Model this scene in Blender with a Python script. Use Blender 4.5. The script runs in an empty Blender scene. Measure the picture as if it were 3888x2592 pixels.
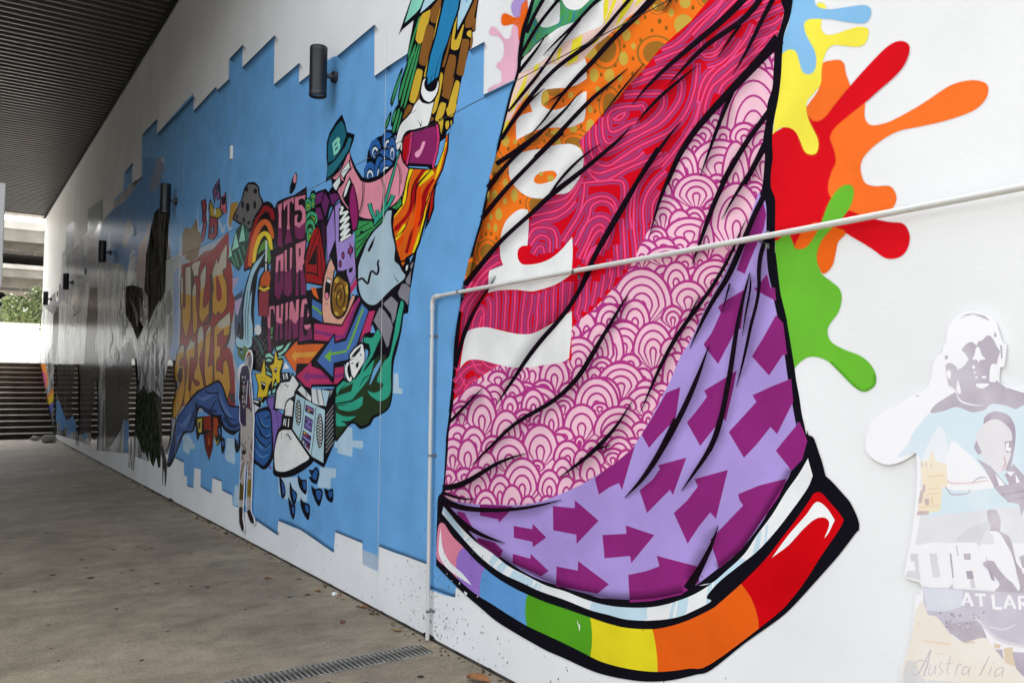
import bpy, bmesh, math, random
import numpy as np
from mathutils import Vector, Matrix
from mathutils.geometry import delaunay_2d_cdt
random.seed(7)
scene = bpy.context.scene
col = scene.collection
R = math.radians

# ------------------------------------------------------------------ camera
EYE = 1.6                      # eye height above the pavement
WX = 2.58                      # the painted wall stands this far to the right of the camera, running along +Y
FPX, PX, PY = 3152.0, 1944.0, 1296.0
pitch, roll, yaw = math.atan(166 / FPX), 0.0081, R(34.2082)
fw = Vector((math.sin(yaw) * math.cos(pitch), math.cos(yaw) * math.cos(pitch), math.sin(pitch)))
rt0 = Vector((math.cos(yaw), -math.sin(yaw), 0)); up0 = rt0.cross(fw)
rt = math.cos(roll) * rt0 + math.sin(roll) * up0
up = -math.sin(roll) * rt0 + math.cos(roll) * up0
cam = bpy.data.cameras.new('camera'); cam_o = bpy.data.objects.new('camera', cam); col.objects.link(cam_o)
cam.sensor_width = 36.0; cam.lens = FPX / 3888 * 36.0; cam.clip_start = 0.05; cam.clip_end = 2000
M3 = Matrix((rt, up, -fw)).transposed()
cam_o.matrix_world = Matrix.Translation((0, 0, EYE)) @ M3.to_4x4()
scene.camera = cam_o

# ------------------------------------------------------------------ sky, sun, exposure (overcast, exposed for the shade)
SUN_EL, SUN_AZ = R(50), R(22)          # veiled sun beyond the far end of the passage, a little behind the wall
w = bpy.data.worlds.new('World'); scene.world = w; w.use_nodes = True
nt = w.node_tree; nt.nodes.clear()
sky = nt.nodes.new('ShaderNodeTexSky'); sky.sky_type = 'NISHITA'; sky.sun_disc = False
sky.sun_elevation = SUN_EL; sky.sun_rotation = SUN_AZ; sky.air_density = 1.0; sky.dust_density = 6.0; sky.ozone_density = 0.6
hs = nt.nodes.new('ShaderNodeHueSaturation'); hs.inputs['Saturation'].default_value = 0.26
bg = nt.nodes.new('ShaderNodeBackground'); bg.inputs['Strength'].default_value = 0.13
wo = nt.nodes.new('ShaderNodeOutputWorld')
nt.links.new(sky.outputs[0], hs.inputs['Color']); nt.links.new(hs.outputs[0], bg.inputs[0]); nt.links.new(bg.outputs[0], wo.inputs[0])
sl = bpy.data.lights.new('sun', 'SUN'); sl.energy = 1.5; sl.angle = R(14); sl.color = (1, 0.975, 0.94)
so = bpy.data.objects.new('sun', sl); col.objects.link(so)
sd = Vector((math.sin(SUN_AZ) * math.cos(SUN_EL), math.cos(SUN_AZ) * math.cos(SUN_EL), math.sin(SUN_EL)))
so.rotation_euler = sd.to_track_quat('Z', 'Y').to_euler(); so.location = (10, 0, 30)
vs = scene.view_settings
vs.view_transform = 'Standard'; vs.look = 'None'; vs.gamma = 1.0; vs.use_curve_mapping = False
vs.exposure = 2.56

# ------------------------------------------------------------------ materials
def lin(c):
    return tuple((v / 255 / 12.92 if v / 255 <= 0.04045 else ((v / 255 + 0.055) / 1.055) ** 2.4) for v in c)
def hexc(s):
    return tuple(int(s[i:i + 2], 16) for i in (0, 2, 4))
_m = {}
def mat(key, c, rough=0.5, spec=0.4, var=0.06, scale=3.0, metal=0.0, bump=0.0, bscale=60.0, stretch=(1, 1, 1), c2=None, det=6, lo=0.35, hi=0.65, dist=0.0):
    """paint / plaster / metal: base colour broken up by noise in object space, with a fine bump"""
    if key in _m: return _m[key]
    m = bpy.data.materials.new(key); m.use_nodes = True; t = m.node_tree; p = t.nodes['Principled BSDF']
    N = t.nodes.new; L = t.links.new
    tc = N('ShaderNodeTexCoord'); mp = N('ShaderNodeMapping'); mp.inputs['Scale'].default_value = stretch
    L(tc.outputs['Object'], mp.inputs[0])
    nz = N('ShaderNodeTexNoise'); nz.inputs['Scale'].default_value = scale; nz.inputs['Detail'].default_value = det; nz.inputs['Distortion'].default_value = dist
    L(mp.outputs[0], nz.inputs['Vector'])
    mr = N('ShaderNodeMapRange'); mr.inputs[1].default_value = lo; mr.inputs[2].default_value = hi; L(nz.outputs[0], mr.inputs[0])
    mx = N('ShaderNodeMix'); mx.data_type = 'RGBA'
    a = lin(c); b = lin(c2) if c2 else tuple(v * (1 - 2 * var) for v in a)
    mx.inputs[6].default_value = (*a, 1); mx.inputs[7].default_value = (*b, 1)
    L(mr.outputs[0], mx.inputs[0]); L(mx.outputs[2], p.inputs['Base Color'])
    p.inputs['Roughness'].default_value = rough; p.inputs['Specular IOR Level'].default_value = spec; p.inputs['Metallic'].default_value = metal
    if bump:
        bz = N('ShaderNodeTexNoise'); bz.inputs['Scale'].default_value = bscale; bz.inputs['Detail'].default_value = 4
        L(tc.outputs['Object'], bz.inputs['Vector'])
        bp = N('ShaderNodeBump'); bp.inputs['Strength'].default_value = bump; bp.inputs['Distance'].default_value = 0.004
        L(bz.outputs[0], bp.inputs['Height']); L(bp.outputs[0], p.inputs['Normal'])
    _m[key] = m
    return m
PR, PS = 0.28, 0.015                     # anti-graffiti coat on the mural paint
def paint(c):
    if c[0] == 'P': return mat('print_' + c, hexc(c[1:]), 0.14, 0.4, 0, 7, c2=tuple(round(v * 0.55 + 108) for v in hexc(c[1:])), det=12, lo=0.45, hi=0.75)
    if c in SPECIAL: return SPECIAL[c]()
    return mat('paint_' + c, hexc(c), PR, PS, 0.07, 3.5, bump=0.16, bscale=70, det=9)
SPECIAL = {
    'rock': lambda: mat('paint_rock', (178, 184, 187), 0.17, 0.03, 0, 1.9, stretch=(1, 1.1, 0.3), c2=(60, 62, 64), bump=0.06, lo=0.42, hi=0.60, dist=2.0),
    'rocklight': lambda: mat('paint_rock_light', (232, 238, 238), 0.17, 0.03, 0, 2.2, stretch=(1, 1.2, 0.25), c2=(170, 177, 178), bump=0.06, lo=0.42, hi=0.62, dist=2.0),
    'trunk': lambda: mat('paint_trunk', (96, 92, 84), PR, 0.0, 0, 5, stretch=(1, 2, 0.25), c2=(24, 23, 22), bump=0.1, dist=1.5, lo=0.4, hi=0.6),
    'bush': lambda: mat('paint_bush', (66, 74, 54), PR, 0.0, 0, 9, c2=(24, 26, 20), bump=0.1),
    'haze': lambda: mat('paint_haze', (182, 186, 196), 0.17, 0.03, 0, 2.4, stretch=(1, 1.2, 0.4), c2=(140, 146, 160), bump=0.06, dist=1.0),
    'umber': lambda: mat('paint_umber', (70, 68, 70), 0.17, 0.012, 0, 3, stretch=(1, 1.5, 0.25), c2=(24, 21, 21), bump=0.1, dist=2.0),
}
def soft_mat(key, c):
    """airbrushed paint: thins out to nothing along the 'a' attribute"""
    key = 'airbrush_' + key
    if key in _m: return _m[key]
    m = bpy.data.materials.new(key); m.use_nodes = True; t = m.node_tree; p = t.nodes['Principled BSDF']
    p.inputs['Base Color'].default_value = (*lin(c), 1); p.inputs['Roughness'].default_value = PR; p.inputs['Specular IOR Level'].default_value = PS
    at = t.nodes.new('ShaderNodeAttribute'); at.attribute_name = 'a'
    t.links.new(at.outputs['Fac'], p.inputs['Alpha'])
    _m[key] = m
    return m

# ------------------------------------------------------------------ object helpers
def tag(o, label=None, cat=None, group=None, kind=None):
    if label: o['label'] = label
    if cat: o['category'] = cat
    if group: o['group'] = group
    if kind: o['kind'] = kind
    return o
def empty(name, loc, label, cat, group=None):
    o = bpy.data.objects.new(name, None); col.objects.link(o); o.location = loc; o.empty_display_size = 0.2
    return tag(o, label, cat, group)
def mesh_obj(name, V, F, mats, parent=None, mi=None, smooth=False):
    me = bpy.data.meshes.new(name)
    off = wloc(parent) if parent else Vector((0, 0, 0))
    me.from_pydata([tuple(Vector(v) - off) for v in V], [], F)
    for m in (mats if isinstance(mats, (list, tuple)) else [mats]): me.materials.append(m)
    if mi: me.polygons.foreach_set('material_index', mi)
    if smooth: me.polygons.foreach_set('use_smooth', [True] * len(F))
    me.update()
    o = bpy.data.objects.new(name, me); col.objects.link(o)
    if parent: o.parent = parent
    return o
def wloc(o):
    v = Vector((0, 0, 0))
    while o: v += o.location; o = o.parent
    return v
class MB:
    """collects boxes, tubes, lathes; build() links them as ONE mesh"""
    def __init__(s): s.V = []; s.F = []; s.I = []
    def add(s, V, F, mi=0):
        b = len(s.V); s.V += [tuple(v) for v in V]; s.F += [tuple(b + i for i in f) for f in F]; s.I += [mi] * len(F); return s
    def box(s, x0, x1, y0, y1, z0, z1, mi=0, bev=0.0):
        if bev <= 0:
            V = [(x, y, z) for z in (z0, z1) for y in (y0, y1) for x in (x0, x1)]
            return s.add(V, [(0, 2, 3, 1), (4, 5, 7, 6), (0, 1, 5, 4), (2, 6, 7, 3), (0, 4, 6, 2), (1, 3, 7, 5)], mi)
        bm = bmesh.new(); bmesh.ops.create_cube(bm, size=1)
        for v in bm.verts: v.co = Vector(((x0 + x1) / 2 + v.co.x * (x1 - x0), (y0 + y1) / 2 + v.co.y * (y1 - y0), (z0 + z1) / 2 + v.co.z * (z1 - z0)))
        bmesh.ops.bevel(bm, geom=bm.edges[:], offset=bev, segments=2, affect='EDGES', profile=0.5)
        bm.verts.index_update()
        s.add([v.co[:] for v in bm.verts], [tuple(v.index for v in f.verts) for f in bm.faces], mi); bm.free(); return s
    def tube(s, pts, r, n=12, mi=0, cap=True):
        pts = [Vector(p) for p in pts]; rs = r if isinstance(r, (list, tuple)) else [r] * len(pts)
        V = []; F = []
        ref = None
        for i, p in enumerate(pts):
            a = pts[max(i - 1, 0)]; b = pts[min(i + 1, len(pts) - 1)]; d = (b - a).normalized()
            if ref is None: ref = d.orthogonal().normalized()
            ref = (ref - d * ref.dot(d)).normalized(); q = d.cross(ref)
            V += [p + rs[i] * (math.cos(2 * math.pi * k / n) * ref + math.sin(2 * math.pi * k / n) * q) for k in range(n)]
        for i in range(len(pts) - 1):
            for k in range(n):
                k2 = (k + 1) % n; F.append((i * n + k, i * n + k2, i * n + n + k2, i * n + n + k))
        if cap: F.append(tuple(range(n - 1, -1, -1))); F.append(tuple(range((len(pts) - 1) * n, len(pts) * n)))
        return s.add(V, F, mi)
    def build(s, name, mats, parent=None, smooth=False):
        return mesh_obj(name, s.V, s.F, mats, parent, s.I, smooth)
def smooth_by_angle(o, ang=40):
    me = o.data
    me.polygons.foreach_set('use_smooth', [True] * len(me.polygons))
    bm = bmesh.new(); bm.from_mesh(me)
    for e in bm.edges:
        e.smooth = len(e.link_faces) == 2 and e.calc_face_angle(0) < R(ang)
    bm.to_mesh(me); bm.free()

# ------------------------------------------------------------------ survey: a sighting (in photo pixels) to a point on a plane of the place
def sight(x, y):
    return (x - PX) / FPX * rt - (y - PY) / FPX * up + fw
def on_wall(x, y, X=WX):
    d = sight(x, y); t = X / d.x
    return d.y * t, EYE + d.z * t
def on_ground(x, y, z=0.0):
    d = sight(x, y); t = (z - EYE) / d.z
    return d.x * t, d.y * t
def at_depth(x, y, Y):
    d = sight(x, y); t = Y / d.y
    return Vector((d.x * t, Y, EYE + d.z * t))
# ================================================================== SETTING
concrete_path = bpy.data.materials.new('worn_concrete'); concrete_path.use_nodes = True
def ground_material():
    t = concrete_path.node_tree; p = t.nodes['Principled BSDF']; N = t.nodes.new; L = t.links.new
    tc = N('ShaderNodeTexCoord')
    def noise(sc, det, rough=0.55, st=None):
        n = N('ShaderNodeTexNoise'); n.inputs['Scale'].default_value = sc; n.inputs['Detail'].default_value = det; n.inputs['Roughness'].default_value = rough
        if st:
            m = N('ShaderNodeMapping'); m.inputs['Scale'].default_value = st; L(tc.outputs['Object'], m.inputs[0]); L(m.outputs[0], n.inputs['Vector'])
        else: L(tc.outputs['Object'], n.inputs['Vector'])
        return n
    def ramp(src, a, b, ca, cb):
        r = N('ShaderNodeValToRGB'); r.color_ramp.elements[0].position = a; r.color_ramp.elements[1].position = b
        r.color_ramp.elements[0].color = (*ca, 1); r.color_ramp.elements[1].color = (*cb, 1); L(src.outputs[0], r.inputs[0]); return r
    def mul(a, b, f=1.0):
        m = N('ShaderNodeMix'); m.data_type = 'RGBA'; m.blend_type = 'MULTIPLY'; m.inputs[0].default_value = f
        L(a, m.inputs[6]); L(b, m.inputs[7]); return m.outputs[2]
    base = ramp(noise(1.6, 10, 0.65), 0.3, 0.7, lin((152, 141, 121)), lin((188, 175, 151)))
    blot = ramp(noise(4.5, 12, 0.75, (0.85, 1, 1)), 0.36, 0.62, (0.55, 0.54, 0.53), (1, 1, 1))
    fine = ramp(noise(60, 9, 0.85), 0.38, 0.6, (0.42, 0.41, 0.40), (1, 1, 1))
    dark = ramp(noise(26, 6, 0.7), 0.30, 0.40, (0.5, 0.48, 0.47), (1, 1, 1))
    stain = ramp(noise(0.55, 9, 0.62, (0.7, 1, 1)), 0.40, 0.60, (0.74, 0.73, 0.72), (1, 1, 1))
    c = mul(mul(mul(mul(base.outputs[0], stain.outputs[0], 0.9), blot.outputs[0], 0.8), fine.outputs[0], 0.8), dark.outputs[0], 0.7)
    L(c, p.inputs['Base Color']); p.inputs['Roughness'].default_value = 0.72; p.inputs['Specular IOR Level'].default_value = 0.3
    b = N('ShaderNodeBump'); b.inputs['Strength'].default_value = 0.35; b.inputs['Distance'].default_value = 0.004
    L(noise(140, 5).outputs[0], b.inputs['Height']); L(b.outputs[0], p.inputs['Normal'])
ground_material()
asphalt = mat('asphalt', (66, 66, 68), 0.85, 0.3, 0.1, 4, bump=0.3)
plaza = mat('plaza_paving', (206, 201, 190), 0.8, 0.3, 0.08, 2, bump=0.2)
pale_conc = mat('pale_concrete', (196, 192, 184), 0.8, 0.3, 0.08, 1.2, bump=0.2)
mid_conc = mat('grey_concrete', (150, 146, 138), 0.8, 0.3, 0.12, 1.2, bump=0.25)
dark_conc = mat('stained_concrete', (88, 82, 76), 0.85, 0.3, 0.15, 3, bump=0.3)
white_wallpaint = mat('white_wall_paint', (234, 236, 236), 0.5, 0.05, 0.04, 1.3, bump=0.15, bscale=60, det=10)
tan_wallpaint = mat('white_wall_paint_dusty', (226, 224, 218), 0.55, 0.35, 0.04, 0.9, bump=0.22, bscale=55)

Y_END = 32.1; Z_SOFFIT = 7.15; Y_SOF0 = 7.6
STAIR_Y, N_STEP, RISE, GOING = 26.75, 14, 0.158, 0.375
Y_TOP = STAIR_Y + N_STEP * GOING; Z_TOP = N_STEP * RISE

# distant ground sheet, pavement, upper plaza
g = MB(); g.add([(-600, -600, -0.3), (600, -600, -0.3), (600, 900, -0.3), (-600, 900, -0.3)], [(0, 1, 2, 3)])
tag(g.build('ground', asphalt), kind='structure')
# pavement with the channels of the two drains left open
DR0, DR1 = 4.43, 4.63; FD0, FD1 = 16.93, 17.1
GAPX = WX - 0.012
g = MB()
for (a, b) in ((-14, DR0), (DR1, FD0), (FD1, STAIR_Y + 0.3)):
    nx, ny = 8, max(2, int((b - a) / 1.2))
    g.add([(-9 + (GAPX + 9) * i / nx, a + (b - a) * j / ny, 0) for j in range(ny + 1) for i in range(nx + 1)],
          [(j * (nx + 1) + i, j * (nx + 1) + i + 1, (j + 1) * (nx + 1) + i + 1, (j + 1) * (nx + 1) + i) for j in range(ny) for i in range(nx)])
for (a, b) in ((DR0, DR1), (FD0, FD1)):                    # beyond the drain ends
    g.add([(-9, a, 0), (-3.2, a, 0), (-3.2, b, 0), (-9, b, 0)], [(0, 1, 2, 3)])
    g.add([(2.47, a, 0), (GAPX, a, 0), (GAPX, b, 0), (2.47, b, 0)], [(0, 1, 2, 3)])
    for y, s in ((a, 1), (b, -1)):                          # channel cheeks and bed
        g.add([(-3.2, y, 0), (2.47, y, 0), (2.47, y, -0.11), (-3.2, y, -0.11)], [(0, 1, 2, 3) if s > 0 else (3, 2, 1, 0)])
    g.add([(-3.2, a, -0.11), (2.47, a, -0.11), (2.47, b, -0.11), (-3.2, b, -0.11)], [(0, 1, 2, 3)])
tag(g.build('pavement', concrete_path), kind='structure')
g = MB(); g.box(-60, 40, Y_TOP, 130, Z_TOP - 0.4, Z_TOP)
tag(g.build('plaza', plaza), kind='structure')

# the stairs up to the plaza: every step a piece of its own
stairs = bpy.data.objects.new('stairs', None); col.objects.link(stairs); stairs.location = (-2, STAIR_Y, 0); tag(stairs, kind='structure')
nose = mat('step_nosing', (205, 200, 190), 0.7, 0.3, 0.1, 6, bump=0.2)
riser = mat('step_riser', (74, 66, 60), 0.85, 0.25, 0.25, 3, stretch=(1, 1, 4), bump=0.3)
first = None
for k in range(N_STEP):
    if first is None:
        b = MB()
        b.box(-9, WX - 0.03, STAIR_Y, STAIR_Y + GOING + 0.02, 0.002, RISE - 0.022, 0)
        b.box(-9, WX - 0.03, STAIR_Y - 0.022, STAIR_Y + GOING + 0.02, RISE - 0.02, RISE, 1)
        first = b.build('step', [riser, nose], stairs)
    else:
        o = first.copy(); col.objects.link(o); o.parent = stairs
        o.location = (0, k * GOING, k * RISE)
b = MB()                                                     # the solid flight under the steps
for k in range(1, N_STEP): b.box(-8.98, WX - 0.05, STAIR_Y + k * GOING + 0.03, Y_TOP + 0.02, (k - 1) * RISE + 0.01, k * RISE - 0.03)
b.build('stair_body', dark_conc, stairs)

# ------------------------------------------------------------------ the long wall: precast panels with open joints
wall = empty('concrete_wall', (WX + 0.1, 10, 0), 'long white painted concrete wall with panel joints carrying the murals', 'wall')
YJ = [-14.0, -7.25, -0.89, 5.467, 11.824, 18.18, 24.53, 30.89, Y_END]
ZJ = 3.303
JW = 0.004
backing = mat('joint_sealant', (225, 225, 222), 0.6, 0.3, 0.05, 4)
dark_joint = mat('joint_dark', (30, 30, 32), 0.9, 0.2, 0.1, 4)
for i in range(len(YJ) - 1):
    ya, yb = YJ[i], YJ[i + 1]
    for (za, zb) in ((0.012, ZJ - 0.003), (ZJ + 0.003, 8.6 if yb <= 12 else 7.9)):
        b = MB(); b.box(WX, WX + 0.2, ya + JW, yb - JW, za, zb, 0, 0.001)
        b.build('wall_panel', white_wallpaint, wall)
b = MB(); b.box(WX + 0.008, WX + 0.19, -14, Y_END - 0.012, -0.3, 7.8)
b.build('joint_filler', backing, wall)
b = MB(); b.box(WX + 0.0006, WX + 0.18, -14, Y_END - 0.02, ZJ - 0.0028, ZJ + 0.0028)
b.build('seam_sealant', dark_joint, wall)  # dark sealant filling the horizontal seam
b = MB(); b.box(WX + 0.001, WX + 0.19, -14, STAIR_Y, -0.25, 0.010)
b.build('wall_footing', dark_conc, wall)

# ------------------------------------------------------------------ soffit of ribbed metal sheets under the overpass
over = empty('overpass_deck', (-3, 20, Z_SOFFIT), 'dark overpass deck with ribbed metal soffit spanning above the walkway', 'overpass')
rib_m = mat('ribbed_soffit', (50, 47, 43), 0.38, 0.4, 0.1, 1.3, stretch=(0.4, 2, 1), metal=0.0, c2=(34, 32, 29))
PIT = 0.2; W_SHEET = 1.2
def sheet(y0, n):
    prof = []
    for k in range(n):
        y = y0 + k * PIT
        prof += [(y, 0.0), (y + 0.06, 0.0), (y + 0.075, 0.05), (y + 0.185, 0.05)]
    prof.append((y0 + n * PIT - 0.001, 0.0))
    return prof
sh0 = None; y = Y_SOF0; XL = -8.6
n_sheets = int((Y_END - Y_SOF0) / W_SHEET)
for k in range(n_sheets):
    if sh0 is None:
        pr = sheet(y, 6); V = []; F = []
        for x in (XL, WX + 0.01): V += [(x, a, Z_SOFFIT + z) for a, z in pr]
        n = len(pr)
        F = [(i, i + 1, n + i + 1, n + i) for i in range(n - 1)]
        sh0 = mesh_obj('soffit_sheet', V, F, rib_m, over)
    else:
        o = sh0.copy(); col.objects.link(o); o.parent = over; o.location = (0, k * W_SHEET, 0)
yl = Y_SOF0 + n_sheets * W_SHEET
b = MB(); b.box(XL, WX + 0.2, Y_SOF0 - 0.3, Y_END + 0.1, Z_SOFFIT + 0.06, Z_SOFFIT + 1.0); b.build('deck_slab', mid_conc, over)
b = MB(); b.box(WX - 0.06, WX - 0.012, Y_SOF0, Y_END, Z_SOFFIT - 0.05, Z_SOFFIT + 0.05); b.build('edge_trim', dark_joint, over)
b = MB(); b.box(XL, WX - 0.07, Y_SOF0 - 0.3, Y_SOF0 - 0.002, Z_SOFFIT - 0.25, Z_SOFFIT + 0.055); b.box(XL, WX - 0.01, yl, Y_END + 0.1, Z_SOFFIT - 0.02, Z_SOFFIT + 0.055)
b.build('edge_beam', mid_conc, over)
# unseen wall added on the opposite side to darken the passage
b = MB(); b.box(-7.0, -6.6, 9.3, 30.5, 0.0, Z_SOFFIT + 0.9)
tag(b.build('darkening_wall', asphalt), 'added unseen wall darkening the far side of the passage', 'wall')
# ================================================================== MURAL ENGINE
# Paint films are flat, flush and share one surface: all shapes of a sheet are cut against each other, and the one painted last keeps the spot.
ZOOM = {'A': (1400, 0, 3.1367), 'B': (1700, 0, 2.61375), 'C': (1700, 500, 2.61375), 'D': (2200, 0, 2.24), 'E': (1600, 1000, 2.61375),
        'G': (2200, 600, 2.61375), 'H': (1600, 1500, 2.61375), 'I': (2300, 1100, 2.61375), 'J': (2300, 1600, 2.091), 'K': (1600, 1850, 2.1136),
        'L': (2800, 0, 1.568), 'M': (2800, 700, 1.568), 'N': (3188, 1100, 2.09), 'O': (3188, 1842, 2.09),
        'p1': (600, 600, 2.6133), 'p2': (600, 1100, 2.24), 'p3': (900, 600, 3.136), 'p4': (1100, 400, 2.8508), 'p5': (1000, 1000, 3.1367), 'p6': (900, 1350, 2.0907),
        'c1': (0, 0, 2.24), 'c2': (0, 600, 2.6129), 'c3': (0, 1100, 1.96), 'q5': (850, 1300, 3.92), 'Q2': (300, 450, 3.136), 'R1': (800, 60, 3.4588),
        'R3': (600, 1650, 3.92), 'R6': (880, 1280, 3.92), 'R7': (880, 1640, 3.92), 'R8': (1000, 740, 3.92), 'S4': (140, 1050, 2.24), 'S5': (400, 900, 1.65), 'S': (0, 0, 1.0), 'w1': (640, 900, 2.24), 'w2': (640, 1200, 2.24), 'zz': (3420, 2000, 1.513)}
def pts(s):
    out = []; z = ZOOM['S']
    for t in s.split():
        if t[0] == '@': z = ZOOM[t[1:]]; continue
        sharp = t[-1] == '!'
        v = [float(q) for q in t.rstrip('!').split(',')]
        out.append((z[0] + v[0] / z[2], z[1] + v[1] / z[2], [q / z[2] for q in v[2:]], sharp))
    return out
def catmull(P, n=5):
    """open Catmull-Rom through tuples"""
    if len(P) < 3: return list(P)
    P = [tuple(p) for p in P]
    Q = [tuple(2 * a - b for a, b in zip(P[0], P[1]))] + P + [tuple(2 * a - b for a, b in zip(P[-1], P[-2]))]
    out = []
    for i in range(1, len(Q) - 2):
        p0, p1, p2, p3 = Q[i - 1], Q[i], Q[i + 1], Q[i + 2]
        for j in range(n):
            t = j / n
            out.append(tuple(0.5 * (2 * b + (c - a) * t + (2 * a - 5 * b + 4 * c - d) * t * t + (3 * b - a - 3 * c + d) * t ** 3) for a, b, c, d in zip(p0, p1, p2, p3)))
    out.append(P[-1])
    return out
def outline(s, smooth):
    p = pts(s)
    if not smooth: return [(a[0], a[1]) for a in p]
    xy = [(a[0], a[1]) for a in p]; sh = [i for i, a in enumerate(p) if a[3]]
    n = len(xy); sub = 4
    if not sh:
        Q = xy[-2:] + xy + xy[:2]
        return catmull(Q, sub)[2 * sub:(n + 2) * sub]
    out = []
    for a, b in zip(sh, sh[1:] + [sh[0] + n]):
        seg = [xy[i % n] for i in range(a, b + 1)]
        out += catmull(seg, sub)[:-1]
    return out
class Sheet:
    def __init__(s, X): s.X = X; s.E = []; s.names = {}
sheet_wall = Sheet(WX - 0.0012); CUR = sheet_wall
PRE = ''
def _ins(path, color, polys, clip, key):
    E = dict(path=PRE + path, color=color, polys=[[on_wall(x, y, CUR.X) for x, y in q] for q in polys], clip=clip, xy=polys[0])
    CUR.E.append(E)
    if key: CUR.names[key] = len(CUR.E) - 1
def f(path, color, s, sm=0, clip=None, key=None):
    _ins(path, color, [outline(s, sm)], clip, key)
def multi(path, color, ss, sm=0, clip=None):
    for q in ss: f(path, color, q, sm, clip)
def fo(path, color, edge, wd, s, sm=0, clip=None, key=None):
    """a filled shape with a drawn outline (wd in photo px)"""
    f(path, color, s, sm, clip, key)
    P = outline(s, sm); P = P + P[:2]
    a, b = ribbon(P, [wd] * len(P))
    _ins(path, edge, [[a[i], a[i + 1], b[i + 1], b[i]] for i in range(len(P) - 1)], clip, None)
def each(path, color, ss, sm=0):
    for i, q in enumerate(ss): f('%s#%s%d' % (path, color, i), color, q, sm)
def ribbon(P, W):
    L = []; Rr = []
    for i, p in enumerate(P):
        a = P[max(i - 1, 0)]; b = P[min(i + 1, len(P) - 1)]
        dx, dy = b[0] - a[0], b[1] - a[1]; l = math.hypot(dx, dy) or 1
        nx, ny = -dy / l, dx / l; h = W[i] / 2
        L.append((p[0] + nx * h, p[1] + ny * h)); Rr.append((p[0] - nx * h, p[1] - ny * h))
    return L, Rr
def stroke_polys(s, sub=4):
    p = catmull([(a[0], a[1], a[2][0]) for a in pts(s)], sub)
    L, Rr = ribbon([(a[0], a[1]) for a in p], [max(a[2], 0.3) for a in p])
    return [[L[i], L[i + 1], Rr[i + 1], Rr[i]] for i in range(len(L) - 1)]
def k(path, color, s, clip=None, sub=4):
    """a brush stroke: x,y,width ..."""
    _ins(path, color, stroke_polys(s, sub), clip, None)
def ks(path, color, ss, clip=None, sub=4):
    for q in ss: k(path, color, q, clip, sub)
def ell_pts(x, y, rx, ry, rot=0, n=18):
    c, q = math.cos(R(rot)), math.sin(R(rot))
    return [(x + rx * math.cos(t) * c - ry * math.sin(t) * q, y + rx * math.cos(t) * q + ry * math.sin(t) * c) for t in (2 * math.pi * i / n for i in range(n))]
def el(path, color, s, clip=None, n=16):
    """ellipses x,y,rx,ry[,rot]; each a shape"""
    for a in pts(s):
        z = a[2]; rot = z[2] * (ZOOM[s.split()[0][1:]][2]) if len(z) > 2 else 0
        _ins(path, color, [ell_pts(a[0], a[1], z[0], z[1], rot, n)], clip, None)
SOFT = []
def halo(e, wd, alpha):
    """overspray: a thin dusty fringe outside a painted shape (wd in photo px)"""
    q = e['xy']; n = len(q); A = sum(q[i - 1][0] * q[i][1] - q[i][0] * q[i - 1][1] for i in range(n)); sg = 1 if A > 0 else -1
    p = q + q[:1]; L = []
    for i in range(n + 1):
        a = q[(i - 1) % n]; b = q[(i + 1) % n]; dx, dy = b[0] - a[0], b[1] - a[1]; l = math.hypot(dx, dy) or 1
        L.append((p[i][0] + dy / l * wd * sg, p[i][1] - dx / l * wd * sg))
    later = [g['xy'] for g in CUR.E[CUR.E.index(e) + 1:] if g['path'].split('/')[0] in ('splash', 'cloth') and g['color'] != 'MASK' and len(g['xy']) > 24]
    al = [0.0 if any(inside_xy(v, g) for g in later) else alpha for v in L]
    for i in range(n):
        m = ((L[i][0] + L[i + 1][0]) / 2, (L[i][1] + L[i + 1][1]) / 2)
        if any(inside_xy(m, g) for g in later): al[i] = al[i + 1] = 0.0
    SOFT.append((e['path'].split('/')[0] + '/overspray', e['color'], al, p, L, CUR.X))
def inside_xy(v, q):
    x, y = v; c = False; x0, y0 = q[-1]
    for x1, y1 in q:
        if (y0 > y) != (y1 > y) and x < (x1 - x0) * (y - y0) / (y1 - y0) + x0: c = not c
        x0, y0 = x1, y1
    return c
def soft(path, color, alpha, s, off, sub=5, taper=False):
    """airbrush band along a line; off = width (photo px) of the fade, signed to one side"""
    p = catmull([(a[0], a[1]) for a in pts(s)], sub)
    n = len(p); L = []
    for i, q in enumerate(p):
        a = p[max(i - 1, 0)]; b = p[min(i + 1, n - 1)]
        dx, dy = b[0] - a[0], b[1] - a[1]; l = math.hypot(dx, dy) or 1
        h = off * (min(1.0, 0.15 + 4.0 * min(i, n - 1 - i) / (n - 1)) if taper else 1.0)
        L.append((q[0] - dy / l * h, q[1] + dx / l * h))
    SOFT.append((PRE + path, color, alpha, p, L, CUR.X))

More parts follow.
